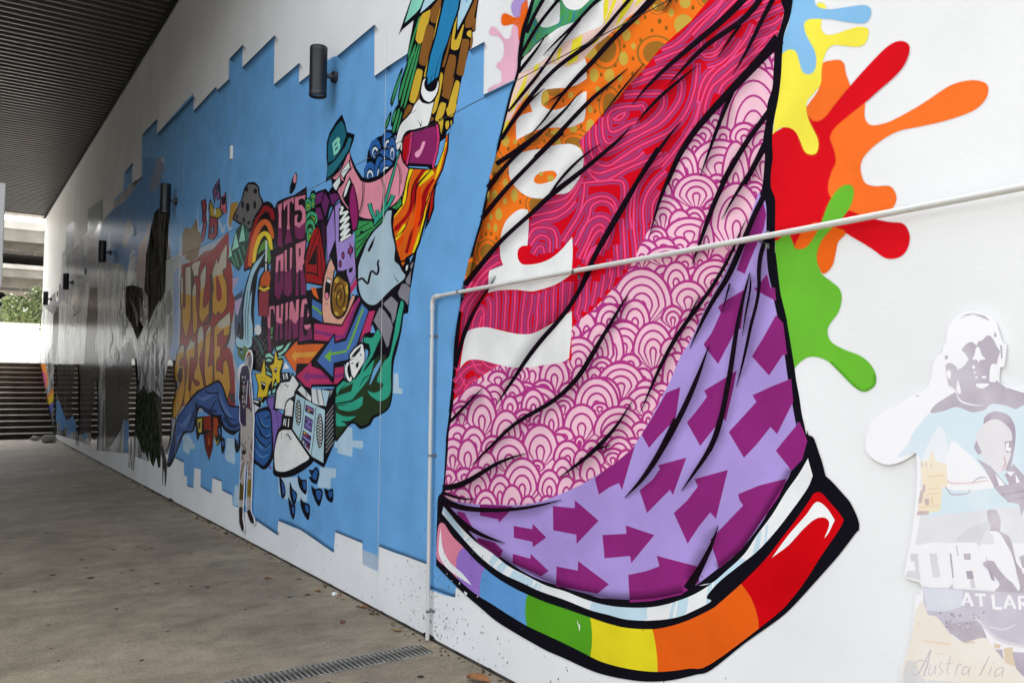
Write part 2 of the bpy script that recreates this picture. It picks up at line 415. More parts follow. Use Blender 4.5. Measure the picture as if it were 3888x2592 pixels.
ROOTS = {}
def emit(sh):
    V = []; Ed = []; quads = []
    for ei, e in enumerate(sh.E):
        for q in e['polys']:
            A = 0.0
            for i in range(len(q)): A += q[i - 1][0] * q[i][1] - q[i][0] * q[i - 1][1]
            if abs(A) < 1e-8 and len(q) <= 4: continue
            b = len(V); n = len(q); V += [Vector((a[0] - 10, a[1])) for a in q]
            Ed += [(b + i, b + (i + 1) % n) for i in range(n)]; quads.append((ei, np.array([(a[0] - 10, a[1]) for a in q])))
    v, e_, fc, _, _, _ = delaunay_2d_cdt(V, Ed, [], 0, 1e-5, False)
    vx = np.array([(p.x, p.y) for p in v]); T = np.array([t[:3] for t in fc if len(t) == 3])
    C = vx[T].mean(axis=1); cx, cy = C[:, 0], C[:, 1]
    order = np.argsort(cx); sx = cx[order]
    top = np.full(len(T), -1, dtype=np.int32); masks = {}
    keyed = {i for i in sh.names.values()}
    cur, inside = None, None
    def flush(ei, inside):
        if ei is None: return
        e = sh.E[ei]
        if ei in keyed: masks[ei] = inside.copy()
        if e['color'] == 'MASK': return
        if e['clip'] is not None: inside = inside & masks[sh.names[e['clip']]]
        top[inside] = ei
    for ei, q in quads:
        if ei != cur:
            flush(cur, inside); cur = ei; inside = np.zeros(len(T), dtype=bool)
        lo = np.searchsorted(sx, q[:, 0].min()); hi = np.searchsorted(sx, q[:, 0].max())
        I = order[lo:hi]; I = I[(cy[I] >= q[:, 1].min()) & (cy[I] <= q[:, 1].max())]
        if not len(I): continue
        px_, py_ = cx[I], cy[I]; wn = np.zeros(len(I), dtype=np.int32)
        x0, y0 = q[-1]
        for x1, y1 in q:
            if y0 != y1:
                cr = (x1 - x0) * (py_ - y0) - (px_ - x0) * (y1 - y0)
                wn += ((y0 <= py_) & (y1 > py_) & (cr > 0)).astype(np.int32) - ((y0 > py_) & (y1 <= py_) & (cr < 0)).astype(np.int32)
            x0, y0 = x1, y1
        inside[I[wn != 0]] = True
    flush(cur, inside)
    groups = {}
    vx2 = vx[T]; ccw = ((vx2[:, 1, 0] - vx2[:, 0, 0]) * (vx2[:, 2, 1] - vx2[:, 0, 1]) - (vx2[:, 2, 0] - vx2[:, 0, 0]) * (vx2[:, 1, 1] - vx2[:, 0, 1])) > 0
    for i in np.nonzero(top >= 0)[0]:
        e = sh.E[top[i]]
        if e['color'] == 'VOID': continue
        t = T[i] if ccw[i] else T[i][::-1]
        groups.setdefault(e['path'], {}).setdefault(e['color'], []).append(tuple(int(a) for a in t))
    made = {}
    def node(path):
        if path in made: return made[path]
        if '/' not in path: made[path] = ROOTS[path]; return made[path]
        par = node(path.rsplit('/', 1)[0])
        gr = groups.get(path)
        name = path.rsplit('/', 1)[1].split('#')[0]
        if gr is None:
            o = bpy.data.objects.new(name, None); col.objects.link(o); o.parent = par; o.empty_display_size = 0.1
        else:
            mats = []; VV = []; FF = []; MI = []; ix = {}
            for c, tris in gr.items():
                mi = len(mats); mats.append(paint(c))
                for t in tris:
                    g_ = []
                    for a in reversed(t):
                        if a not in ix: ix[a] = len(VV); VV.append((sh.X, v[a].x + 10, v[a].y))
                        g_.append(ix[a])
                    FF.append(tuple(g_)); MI.append(mi)
            o = mesh_obj(name, VV, FF, mats, par, MI)
            if name in ('brushwork', 'pale_wash', 'crevice_stroke'): o['kind'] = 'stuff'
        made[path] = o
        return o
    for e in sh.E:
        if e['color'] in ('MASK', 'VOID'): continue
        p = e['path']
        if p in groups or any(g_.startswith(p + '/') for g_ in groups):
            node(p)
    return made
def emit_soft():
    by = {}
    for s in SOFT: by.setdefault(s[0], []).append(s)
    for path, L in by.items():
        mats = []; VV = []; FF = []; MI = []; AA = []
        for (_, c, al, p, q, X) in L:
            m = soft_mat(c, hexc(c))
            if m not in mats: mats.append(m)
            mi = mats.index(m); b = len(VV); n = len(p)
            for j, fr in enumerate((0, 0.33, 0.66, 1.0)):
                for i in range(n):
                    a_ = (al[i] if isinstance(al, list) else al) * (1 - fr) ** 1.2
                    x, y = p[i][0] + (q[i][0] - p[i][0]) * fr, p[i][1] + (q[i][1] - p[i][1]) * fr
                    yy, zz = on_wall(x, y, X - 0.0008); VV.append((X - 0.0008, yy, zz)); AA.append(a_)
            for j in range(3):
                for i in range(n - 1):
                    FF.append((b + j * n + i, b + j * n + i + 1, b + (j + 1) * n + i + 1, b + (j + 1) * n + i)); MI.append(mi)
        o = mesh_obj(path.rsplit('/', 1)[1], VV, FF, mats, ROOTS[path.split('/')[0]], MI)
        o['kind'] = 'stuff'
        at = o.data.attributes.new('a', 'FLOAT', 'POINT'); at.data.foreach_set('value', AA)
# ================================================================== ART 1: the blue painted backdrop
K_ = '14121a'
ROOTS['backdrop'] = empty('painted_backdrop', (WX, 8, 1.5), 'sky blue painted backdrop with stepped block edges on the white wall', 'mural')
PRE = 'backdrop/'
f('blue_field', '6eaadf', '@Q2 415,1075 420,960 530,850 540,640 636,525 632,780 745,690 750,190 @c1 1212,1150 1240,1110 1337,1010 1335,1140 1570,870 1647,795 1645,945 1835,740 '
  '@R1 80,985 235,835 242,575 262,550 418,385 412,680 838,260 828,905 1163,622 1158,880 1320,750 1545,580 1600,545 1660,530 2150,118 2148,795 2295,690 @A 460,640 1195,595 1375,500 1365,1130 '
  '@A 1720,960 @S 2010,300 1990,2000 1760,2240 @K 275,800 270,880 175,860 115,835 50,815 45,615 0,600 @S 1619.7,2139.6 1560,2115 1500,2098 1438,2072.6 1436,2169.5 1377,2141 1375.7,2060.5 1330,2040 1272.3,2018.5 1266.7,2096.8 1140,2010 1110,2000 1056.6,1975.6 1052.6,2030.6 967,1971.6 '
  '@R3 1265,1115 1110,1050 1105,900 1050,880 950,825 945,690 810,640 795,870 720,830 630,770 635,515 540,490 525,795 430,760 430,620 385,600 385,410 320,385 245,340 150,460 @S 640,1400 640,900 500,900')
for i, s in enumerate(['@p6 1245,140 1280,140 1285,255 1315,265 1312,305 1232,295', '@p6 775,730 800,735 795,770 915,803 918,722 985,740 1003,720 998,675 917,670 915,570 850,560 775,650',
    '@p6 660,880 785,895 788,940 780,970 745,965 742,1050 640,1045', '@p6 330,960 470,965 560,1000 555,1155 470,1150 375,1135 330,1090',
    '@R3 370,0 475,5 480,60 515,70 515,125 550,130 545,205 475,215 465,290 375,240', '@R3 1030,45 1135,60 1150,440 1030,390 995,330',
    '@R3 1145,750 1200,750 1200,1060 1115,1040', '@R3 1275,950 1320,950 1320,1060 1275,1050']):
    f('cloud_block#%d' % i, 'b4d0e2', s)
f('grey_block', 'aec0d4', '@S 1376,2085 1437,2110 1436,2169 1377,2141')
# airbrushed dark edges under the steps
for s, o in [('@R1 80,985 235,835', 22), ('@R1 242,575 262,550 418,385', 26), ('@R1 412,680 838,260', 30), ('@R1 828,905 1163,622', 28), ('@R1 1158,880 1320,750', 24), ('@R1 1660,530 2150,118', 34),
             ('@R1 2148,795 2295,690 2352,650', 30), ('@A 200,810 460,640', 30), ('@A 1195,595 1375,500', 32), ('@c1 1335,1140 1645,820', 22), ('@c1 1645,945 1835,740', 20), ('@Q2 550,645 632,530', 14), ('@Q2 755,190 925,15', 16), ('@Q2 632,780 745,690', 14), ('@A 1365,1130 1720,960', 26)]:
    soft('airbrush_shading', '24425f', 0.75, s, o)
for s, o in [('@S 1056,2031 967,1972', 16), ('@S 1266,2096 1140,2010 1057,1976', 16), ('@S 1375,2061 1272,2018', 14), ('@S 1619,2140 1438,2073', 16), ('@R3 1100,890 950,825', 9), ('@R3 945,695 810,640', 9), ('@R3 795,870 630,770', 9), ('@R3 525,795 430,760', 7), ('@R3 385,410 245,340', 8), ('@S 1727,2266 1624,2228', 16)]:
    soft('airbrush_shading', '1c3450', 0.7, s, o)

# ================================================================== ART 2: paint splashes
ROOTS['splash'] = empty('paint_splash_mural', (WX, 2, 2.6), 'orange, red, yellow, blue and green paint splashes bursting from the right of the cloth mural', 'mural')
ROOTS['splashl'] = empty('paint_splash_mural', (WX, 4, 3.6), 'pink, orange and lavender paint splashes on the white step left of the big cloth mural', 'mural')
PRE = 'splashl/'
f('splash#p', 'edb6cb', '@A 1790,290 1720,310 1690,440 1650,470 1610,455 1560,390 1500,330 1460,325 1438,370 1445,410 1480,425 1540,430 1590,480 1615,560 1610,640 1580,720 1540,750 1522,790 1540,815 1575,850 1588,930 1570,990 1500,1020 1430,1060 1420,1095! 1740,940! 1800,700', 1)
f('splash#l', 'b29bd6', '@A 1880,-90! 1880,50 1830,100 1800,170 1785,205 1750,205 1715,170 1697,100 1705,40 1730,0 1740,-90!', 1)
f('splash#o', 'f0681c', '@A 1890,0! 1830,50 1810,120 1800,190 1770,210 1720,205 1660,175 1620,162 1590,180 1578,240 1590,295 1640,305 1700,290 1750,300 1780,340 1785,440 1790,490! 1850,480! 1900,200!', 1)
PRE = 'splash/'
f('splash#o1', 'f9742c', '@L 505,380 560,362 610,360 635,385 645,440 670,510! 760,610! 757,700 790,745 860,740 940,710 1100,620 1250,520 1340,487 1420,480 1480,500 1492,545 1470,600 1400,660 1250,715 1100,750 960,780 850,840 770,910 735,970 735,1030 760,1090 820,1110 900,1108 935,1140 945,1190 920,1240 870,1278 760,1285 650,1255! 500,1150! 500,760! 405,690! 410,640 480,540 500,450', 1)
f('splash#r', 'd9121f', '@L 203,800! 280,755! 420,690! 450,722 490,720 530,690 600,600 700,480 800,370 880,290 940,252 990,248 1020,270 1022,310 990,390 930,460 850,530 760,610 660,690 580,760 550,820 565,870 580,920 583,970 560,1020 540,1090 545,1160 600,1215 680,1260 800,1300 900,1322 980,1330 1015,1370 1025,1430 1000,1500 950,1535 880,1535 800,1480 700,1420 620,1385 500,1430! 340,1500! 230,1440! 200,1400! 195,1080!', 1)
f('splash#y', 'f7ea4e', '@L 268,290! 420,105! 500,112! 498,170 520,205 570,208 640,185 720,162 770,170 780,200 762,255 720,278 650,275 580,268 540,290 515,340 500,420 495,500 450,560 415,600 410,660 430,730 470,810 482,860 470,910 435,920 400,900 370,830 340,780 300,760 250,765 203,808! 215,760', 1)
f('splash#y', 'f7ea4e', '@L 475,25 500,18 520,32 526,50 500,56 475,45', 1)
f('splash#b', '86bee6', '@L 330,-60! 455,-60! 458,10 470,35 500,52 560,58 650,45 740,33 785,45 795,80 780,120 740,140 640,130 560,115 470,112 420,118 395,145 405,200 430,250 460,310 468,380 450,430 415,442 385,420 370,370 355,320 330,297 295,300 262,325! 265,240! 310,120', 1)
f('splash#o2', 'f0681c', '@M 340,385 380,290 440,235 490,232 640,280 600,340 585,400 570,470 540,515 505,530 478,480 440,400 400,385', 1)
f('splash#g', '6cba36', '@M 225,340! 270,310! 310,300! 330,350 350,385 400,380 440,340 490,250 540,120 590,40 640,5 680,10 692,50 680,110 640,180 580,240 510,320 480,380 472,450 500,530 560,580 605,620 620,680 600,760 550,830 535,880 560,940 640,985 730,1020 790,1070 822,1130 820,1190 780,1225 740,1230 690,1200 620,1130 550,1060 490,1030 430,1025 380,1050 330,1105! 300,900! 250,650! 225,480!', 1)
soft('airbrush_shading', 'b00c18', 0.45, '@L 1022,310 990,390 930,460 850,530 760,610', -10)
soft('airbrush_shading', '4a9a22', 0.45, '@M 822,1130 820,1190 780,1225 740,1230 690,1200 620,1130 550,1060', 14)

# ================================================================== ART 3: the giant twisted cloth with rainbow cuff
ROOTS['cloth'] = empty('cloth_mural', (WX, 3, 1.5), 'giant twisted patchwork sleeve with rainbow striped cuff and black folds painted on the near wall', 'mural')
PRE = 'cloth/'
f('black_outline', K_, '@B 900,-260! 870,-120 830,0 815,40 770,180 735,290 710,430 695,560 690,680 660,800 620,920 575,1100 530,1290 490,1450 470,1568 @C 430,400 395,560 355,740 325,880 265,1090 215,1270 155,1530 @E 425,150 400,280 380,430 350,600 325,800 315,1000 305,1130 290,1300 270,1480 '
  '@H 275,180 245,400 240,520 225,800 205,950 175,990 162,1040 158,1150 @K 128,160 122,330 118,625! 200,710 330,840 470,960 600,1070 760,1170 900,1250 1010,1310 1150,1370 1300,1440 1430,1490 1600,1530 1800,1555 2000,1545 2200,1500 2325,1462 @J 1100,1760 1370,1568 1500,1450 1700,1230 1850,1060 1980,890 2010,860! 2012,810! 1990,740 1940,640 1890,580 1800,480 1745,430! 1720,330 1690,240 1650,130 1610,105 1598,65! '
  '@I 1990,1430 1960,1300 1940,1200 1920,1060 1890,900 1870,750 1840,560 1810,380 1790,260 1750,100 1730,0 @G 1950,960 1940,900 1945,480 1935,380 1900,280 1905,100 1920,0 @D 1640,1200 1650,1050 1690,850 1715,650 1725,450 1740,300 1790,150 1815,0 1830,-260!', 1)
f('inner', 'MASK', '@B 950,-260! 880,-60 830,130 790,260 755,420 740,540 720,680 690,790 640,940 600,1100 560,1250 535,1390 @C 500,220 480,300 450,450 400,650 370,800 330,950 290,1090 240,1300 205,1460 @E 470,160 430,300 405,450 385,620 370,800 350,1000 335,1150 320,1360 300,1500 @H 290,250 270,400 260,600 245,750 235,880 225,950 225,1010! '
  '@K 250,180 330,280 450,425 570,510 720,610 850,690 960,740 1080,780 1200,820 1320,850 1420,880 1500,890 1700,900 1850,890 2000,870 2100,840 2220,770 @J 890,1165 1000,1080 1120,960 1250,780 1350,600 1440,460 1475,385 1530,290 1548,250 1545,150 1520,0 @I 1900,1400 1850,1130 1810,900 1775,650 1740,450 1700,250 1670,110 1640,0 '
  '@G 1910,1300 1880,1170 1860,1000 1855,700 1855,500 1830,385 1790,360 1815,280 1840,0 @D 1570,1290 1560,1200 1590,1010 1600,880 1640,750 1650,600 1660,430 1650,400 1720,200 1755,0 1790,-260!', 1, key='inner')
# scale pattern
MG = 'b63888'; PK = 'f2c3d3'
f('scale_cloth', PK, '@D 1800,100 1500,300 700,1500 @E 1500,500 300,1300 @H 200,700 200,1010 300,1100 1000,1150 1400,1100 1700,950 2100,700 @I 300,1500 600,1200 900,600 1200,0 @G 1800,400 1900,0', clip='inner')
SC = []
def sc(crop, L):
    z = ZOOM[crop]
    for a in L:
        x, y, rx, ry = a[:4]
        SC.append((z[0] + x / z[2], z[1] + y / z[2], rx / z[2], ry / z[2], a[4] if len(a) > 4 else 0))
sc('D', [(1480, 1150, 300, 620), (1560, 1230, 150, 200), (1400, 1180, 130, 150), (1050, 1160, 130, 140), (980, 1270, 110, 140), (1190, 1420, 260, 250), (900, 1480, 120, 240), (1560, 1420, 130, 220), (1330, 1560, 130, 380), (1170, 1560, 90, 90), (1000, 1640, 170, 175), (820, 1568, 90, 130)])
sc('G', [(960, 240, 120, 250), (1560, 700, 270, 480), (1160, 380, 240, 240), (830, 590, 220, 240), (760, 800, 130, 140), (1090, 760, 245, 185), (1260, 880, 90, 290), (620, 1010, 110, 170), (870, 1010, 220, 150), (1340, 1240, 240, 250), (960, 1240, 150, 230), (620, 1470, 310, 400), (300, 1500, 150, 230), (250, 1560, 90, 130), (1080, 1420, 200, 220), (1400, 1420, 120, 200), (470, 1380, 40, 60)])
sc('I', [(40, 330, 150, 210), (290, 330, 160, 250), (760, 620, 110, 150), (820, 520, 150, 260), (180, 570, 220, 280), (470, 620, 210, 320), (640, 900, 90, 280), (-60, 640, 150, 330), (150, 960, 250, 260), (-20, 1080, 180, 230), (390, 1150, 200, 205), (560, 1160, 60, 140), (130, 1420, 260, 285), (420, 1300, 70, 110), (0, 1568, 120, 140), (130, 1620, 150, 180)])
sc('E', [(1930, 560, 140, 170), (1640, 700, 110, 230), (2000, 800, 190, 260), (1730, 880, 200, 260), (1900, 900, 120, 300), (1560, 980, 210, 270), (1790, 1060, 130, 150), (1980, 1180, 190, 230), (760, 1160, 110, 110), (1100, 1120, 110, 170), (1320, 1150, 160, 250), (900, 1320, 150, 210), (720, 1380, 140, 200), (540, 1470, 200, 290), (1160, 1390, 210, 190), (1740, 1410, 230, 300), (400, 1480, 110, 130), (1480, 1400, 90, 180)])
sc('H', [(1110, 130, 130, 210), (880, 130, 90, 140), (600, 260, 160, 280), (400, 230, 110, 140), (840, 400, 160, 270), (1290, 300, 130, 280), (1590, 330, 190, 260), (1950, 340, 210, 240), (1770, 130, 90, 70), (1950, 480, 190, 240), (520, 520, 140, 230), (1180, 560, 190, 290), (310, 640, 150, 230), (460, 640, 110, 220), (1450, 640, 150, 210), (1690, 560, 100, 130), (1570, 480, 60, 90), (870, 640, 200, 250), (650, 760, 110, 220), (430, 820, 110, 115), (270, 830, 90, 120), (1400, 860, 130, 260), (1680, 800, 120, 220), (1900, 640, 130, 130), (1150, 720, 80, 90), (1000, 930, 210, 330), (560, 950, 150, 260), (780, 1000, 130, 230), (1270, 950, 130, 230), (1440, 980, 110, 200), (400, 1050, 110, 150), (1750, 780, 100, 110), (900, 1110, 120, 240), (640, 1130, 130, 210), (1060, 1130, 90, 150), (1250, 1090, 90, 110)])
def fan(x, y, rx, ry, tip):
    P = [(x + rx * math.cos(t), y - ry * math.sin(t)) for t in (math.pi * i / 16 for i in range(17))]
    for i in range(1, 6):                                  # the flanks draw in to the point the lower fans leave open
        t = i / 6; q = (1 - t) ** 0.75
        P.append((x - rx * q, y + (tip - y) * t))
    P.append((x, tip))
    for i in range(5, 0, -1):
        t = i / 6; q = (1 - t) ** 0.75
        P.append((x + rx * q, y + (tip - y) * t))
    return P
def scallops(L):
    """overlapping fans, each with nested rings, upper ones first"""
    q_ = random.Random(4)
    for gy in range(-20, 1980, 54):
        for gx in range(1680, 2960, 58):
            x, y = gx + (25 if (gy // 54) % 2 else 0) + q_.uniform(-9, 9), gy + q_.uniform(-9, 9)
            if x < np.interp(y, [0, 180, 400, 600, 1000, 1180, 1400, 1520], [2990, 2930, 2720, 2530, 2390, 2240, 1850, 1690]) - 110: continue
            if all(((x - a[0]) / (a[2] * 0.8)) ** 2 + ((y - a[1]) / (a[3] * 0.62)) ** 2 > 1 for a in L):
                L.append((x, y, q_.uniform(36, 50), q_.uniform(44, 64), 0))
    for x, y, rx, ry, _ in sorted(L, key=lambda a: a[1]):
        lw, step = 10.8, 31.0
        rx, ry = rx * 1.0, ry * 0.97
        n_ = max(1, round(min(rx, ry) / step)); tip = y + ry * 0.6
        for j in range(n_ + 1):
            fr = 1 - j / (n_ + 0.7)
            if fr * rx < 8: break
            w1 = lw * (1.0 if j == 0 else 0.8)
            _ins('scale_cloth', MG, [fan(x, y, rx * fr, ry * fr, tip)], 'inner', None)
            if fr * rx - w1 * 0.8 > 3: _ins('scale_cloth', PK, [fan(x, y, rx * fr - w1 * 0.85, ry * fr - w1, tip - w1 * 0.4)], 'inner', None)
scallops(SC)
# red swirl cloth
f('swirl_cloth', 'd90f22', '@C 150,1540 390,1250 510,1090 800,850 1000,640 1200,500 1350,200 1300,100 @B 1400,1290 1500,1170 1700,970 1830,790 1950,640 2091,540 @D 400,750 530,610 680,420 800,310 950,180 1100,0 1250,-260 1800,-260 1755,0 1720,200 1640,420 1560,480 1420,620 1280,780 1180,900 1000,1080 900,1240 800,1400 @G 970,0 900,200 860,300 790,470 700,680 620,840 540,1010 470,1130 340,1290 200,1440 @E 1690,470 1560,570 1490,640 1490,960 770,1010 640,1090 530,1170 380,1300 310,1370 @E 280,1420 330,800 400,300', clip='inner', key='swirl')
VI = 'a4427c'; HP = 'e4528e'
SWL = []
def swirl(ss, *_):
    for q in ss:
        z = ZOOM[q.split()[0][1:]][2]
        SWL.append((catmull([(a[0], a[1]) for a in pts(q)], 5), 1.0 if z < 2.5 or '@G' in q or '@C' in q else 0.8))
swirl(['@D 300,1010 330,985 370,965 390,960 380,985 340,1020 300,1020 285,1005',
       '@D 560,960 540,900 480,905 380,910 300,930 250,970 240,1040 265,1120 330,1110 420,1060 510,1030',
       '@D 200,1000 195,1080 210,1180 250,1220 330,1180 420,1130 520,1090 620,1020 700,930 720,850 690,800 600,800 480,800 380,810',
       '@D 140,1060 140,1150 165,1260 210,1300 300,1270 420,1200 550,1130 680,1060 780,960 850,850 870,740 850,660 780,640 640,650 520,690 440,720',
       '@D 85,1100 85,1200 105,1320 150,1390 250,1410 360,1340 500,1250 650,1180 780,1110 880,1000 950,860 990,700 1000,540',
       '@D 30,1130 30,1260 50,1400 100,1490 180,1540 280,1510 400,1440 560,1370 700,1300',
       '@D 540,640 640,600 760,560 900,540 990,470 1080,460 1160,440 1240,350', '@D 640,520 760,470 880,420 970,380 1040,300 1130,210 1230,100 1330,0',
       '@D 700,430 800,390 900,310 980,220 1080,130 1180,40 1260,-60', '@D 960,1150 1000,1000 1040,850 1090,720 1160,620 1270,530 1400,430 1500,350 1640,300',
       '@D 1060,960 1080,860 1130,740 1220,660 1330,560 1450,480 1580,400', '@D 1180,800 1220,720 1320,640 1440,560', '@D 1140,400 1200,300 1290,230 1400,160 1500,110 1600,70', '@D 1460,300 1560,240 1660,200 1720,150', '@D 1480,400 1580,330 1690,260', '@D 1500,180 1620,110 1750,50', '@D 1330,60 1420,30 1500,-40', '@D 1040,320 1035,430 1070,485 1140,478 1220,420 1300,300', '@D 1090,580 1190,545 1300,450 1380,340', '@D 1230,570 1330,450 1420,330 1480,210', '@D 1310,640 1400,530 1500,430 1600,330', '@D 960,300 1050,200 1150,100 1230,0', '@D 1000,880 1030,740 1080,640 1150,580', '@D 1030,1060 1120,960 1220,870 1330,760', '@D 900,1150 960,1060 1000,960 1020,860', '@D 700,1420 800,1300 880,1190 960,1090', '@D 560,1440 680,1390 760,1310', '@D 1560,30 1650,-20 1760,-60',
       '@G 60,60 120,130 210,150 330,110 450,60 560,10 640,-60', '@G 20,250 110,240 230,230 340,220 430,240 450,330 440,460', '@G 10,540 60,450 130,400 240,380 330,420 370,520 350,620', '@G 0,760 60,660 150,590 240,580 310,640 300,760 250,900', '@G 40,1000 100,850 170,740 230,720 250,800 200,960', '@G 60,1060 110,960 170,900 200,930',
       '@G 560,1060 560,900 540,700 540,500 560,330 620,200 720,80 820,0', '@G 640,900 640,700 630,520 660,380 740,250 860,130', '@G 720,640 720,520 740,430 800,330', '@G 460,1100 450,900 440,760 430,600', '@G 390,1180 380,1000 370,860', '@G 300,1180 310,1000', '@G 520,700 500,560 520,400 560,300',
       '@C 850,760 960,720 1080,690 1180,650 1260,560 1320,430 1340,300', '@C 830,840 960,810 1090,780 1200,700 1280,580 1340,460', '@C 820,930 940,880 1060,860 1180,790 1270,690', '@C 800,1060 850,970 940,950 1040,970 1080,1050 1080,1160', '@C 820,1130 880,1050 950,1030 1010,1080 1010,1200', '@C 850,1220 890,1150 940,1140 960,1210', '@C 1140,1090 1220,960 1300,830 1340,680 1360,520',
       '@C 200,1560 270,1440 370,1320 460,1240 520,1220', '@C 250,1568 320,1450 420,1350 520,1290', '@C 330,1568 360,1480 410,1430',
       '@C 1260,1130 1330,1000 1400,850 1430,740 1520,690 1620,720 1660,800', '@C 1300,1260 1380,1100 1440,960 1510,920 1560,960', '@C 1370,1280 1420,1180 1480,1130'])
swirl(['@E 430,700 440,560 480,420 560,300 620,240', '@E 490,690 520,560 560,470 600,440 620,500 610,640', '@E 570,650 590,560 600,520', '@E 680,650 690,500 680,380 650,330', '@E 740,640 750,480 750,330 740,270', '@E 820,660 830,480 840,340 830,270', '@E 900,690 920,500 930,360 930,270', '@E 990,700 1000,520 1020,360 1030,280', '@E 1060,700 1060,560 1090,420 1100,300', '@E 1130,690 1150,560 1150,430 1170,290', '@E 1220,640 1230,480 1230,350 1240,260', '@E 1300,580 1310,430 1310,320 1320,220', '@E 1390,520 1400,380 1400,260 1410,180', '@E 1450,480 1470,330 1480,180', '@E 1540,500 1570,380 1580,240 1600,140', '@E 1620,480 1640,340 1640,240 1660,120', '@E 1690,420 1720,300 1740,180', '@E 1570,560 1540,480', '@E 1780,340 1800,220 1820,110', '@E 1860,260 1890,140 1900,60',
       '@E 330,1180 380,1120 440,1050 520,1010 600,1000', '@E 330,1280 390,1230 430,1150', '@E 380,1100 420,1180 450,1230', '@E 500,960 560,1060 640,1090', '@E 600,970 680,1030 760,1010', '@E 345,1060 400,1020', '@E 420,1260 480,1180 560,1140', '@E 400,480 440,380 520,290 620,210'], 36, 20, 28)
for wd, c in ((31, VI), (16, 'd90f22'), (7.5, HP)):           # violet, then red, then the pink line in the middle
    for P, m in SWL:
        L, Rr = ribbon(P, [wd * m] * len(P))
        _ins('swirl_cloth', c, [[L[i], L[i + 1], Rr[i + 1], Rr[i]] for i in range(len(P) - 1)], 'swirl', None)
# orange dotted cloth
f('dotted_cloth', 'f77a24', '@B 520,1420 560,1300 700,1050 830,920 1350,580 1470,450 1680,280 1780,180 1900,100 2010,0 2250,-260 @D 1250,-260 1100,0 950,180 800,310 680,420 530,610 400,750 @B 1950,640 1830,790 1700,970 1500,1170 1400,1290 @C 1300,100 1350,200 1200,500 1000,640 800,850 510,1090 390,1250 150,1540 @C 200,1300 400,500', clip='inner', key='dots')
OB = 'a4702a'; OL = 'cfae48'; OD = '94601e'
def ring(L):
    for s in L:
        x, y, rx, ry = [float(v) for v in s.split(' ')[1].split(',')]; c = s.split(' ')[0]
        el('dotted_cloth', OB, '%s %g,%g,%g,%g' % (c, x, y, rx * 1.5, ry * 1.5), 'dots', 30)
        el('dotted_cloth', 'f77a24', '%s %g,%g,%g,%g' % (c, x, y, rx * 1.32, ry * 1.34), 'dots', 30)
        el('dotted_cloth', OB, '%s %g,%g,%g,%g' % (c, x, y, rx, ry), 'dots', 30)
ring(['@D 225,420,88,115', '@D 650,450,110,100', '@D 260,900,64,110', '@D 680,0,75,55', '@D 1085,-20,60,60', '@D 0,1230,60,90', '@B 1250,1420,90,62', '@B 830,1370,75,50', '@B 1050,900,70,60', '@B 2085,60,70,60', '@C 470,340,62,110', '@C 395,1200,72,90', '@C 880,720,75,80', '@C 1010,30,50,30', '@C 240,1380,70,90'])
el('dotted_cloth', OL, '@D 400,300,36,52 375,500,38,60 460,395,20,28 125,640,38,60 255,645,42,58 780,110,24,36 885,210,80,88 900,25,48,48 92,930,22,32 345,660,22,34 92,1075,36,62 155,755,20,20 640,60,20,20 490,190,22,24 350,215,55,60 90,450,60,50', 'dots')
el('dotted_cloth', OL, '@B 965,970,40,80 1220,945,26,36 1490,890,28,26 1080,1300,26,24 1245,1280,40,34 570,1400,34,56 670,1410,20,24 1800,1280,10,10', 'dots')
el('dotted_cloth', OL, '@C 580,90,30,60 610,250,32,42 465,630,30,50 572,510,26,45 662,630,34,66 568,692,20,35 507,820,34,60 430,850,18,30 407,940,18,35 475,957,20,42 1095,110,30,40 410,650,16,60 1060,10,40,20', 'dots')
el('dotted_cloth', OD, '@D 380,395,12,19 520,342,12,18 560,150,12,19 682,182,16,24 738,240,13,20 618,260,12,18 965,68,14,20 306,560,11,18 186,636,12,19 452,628,12,19 340,738,13,19 160,850,11,18 133,948,11,18 456,500,13,19 826,10,13,18 14,1078,10,18 235,760,9,14 70,610,9,13', 'dots')
el('dotted_cloth', OD, '@B 1145,1000,13,20 1325,1255,13,22 1008,1300,13,22 958,1400,13,24 700,1440,11,20 600,1480,12,20 1145,1345,10,16 890,1480,12,20 1250,860,10,16 1395,720,9,14', 'dots')
el('dotted_cloth', OD, '@C 604,170,12,22 600,410,10,20 720,697,12,24 378,1015,13,22 431,1013,12,20 336,1045,10,18 482,1058,11,18 300,1110,10,18 744,622,10,14 706,140,10,20 1150,40,10,16 957,92,12,22 530,600,9,16', 'dots')
# yellow and blush striped cloth
f('striped_cloth', 'efcfc4', '@B 520,1440 560,1300 700,1050 830,920 1350,580 1470,450 1680,280 1780,180 1900,100 2010,0 2250,-260 1600,-260 1500,0 1400,120 1100,300 760,560 690,720 620,900 560,1200', clip='inner', key='stripes')
multi('striped_cloth', 'ece03a', ['@B 1560,0 1600,-40 1590,120 1545,240 1470,300 1490,260', '@B 1680,0 1640,0 1580,170 1560,250 1600,190', '@B 1740,0 1850,0 1800,90 1700,230 1660,270 1720,100', '@B 1890,0 1980,-40 1870,60 1850,70', '@B 1340,350 1240,400 1210,560 1180,660 1290,600 1320,470', '@B 1530,340 1460,370 1440,460 1500,400', '@B 1135,470 1095,490 1080,600 1110,600', '@B 1060,540 1030,620 1050,640', '@B 920,610 860,660 845,740 890,700', '@B 800,720 770,760 680,960 620,1130 660,1080 760,880', '@B 690,850 640,1000 600,1120 640,1060', '@B 860,850 760,960 690,1100 600,1230 720,1070', '@B 560,1300 620,1200 580,1200 540,1330'], clip='stripes')
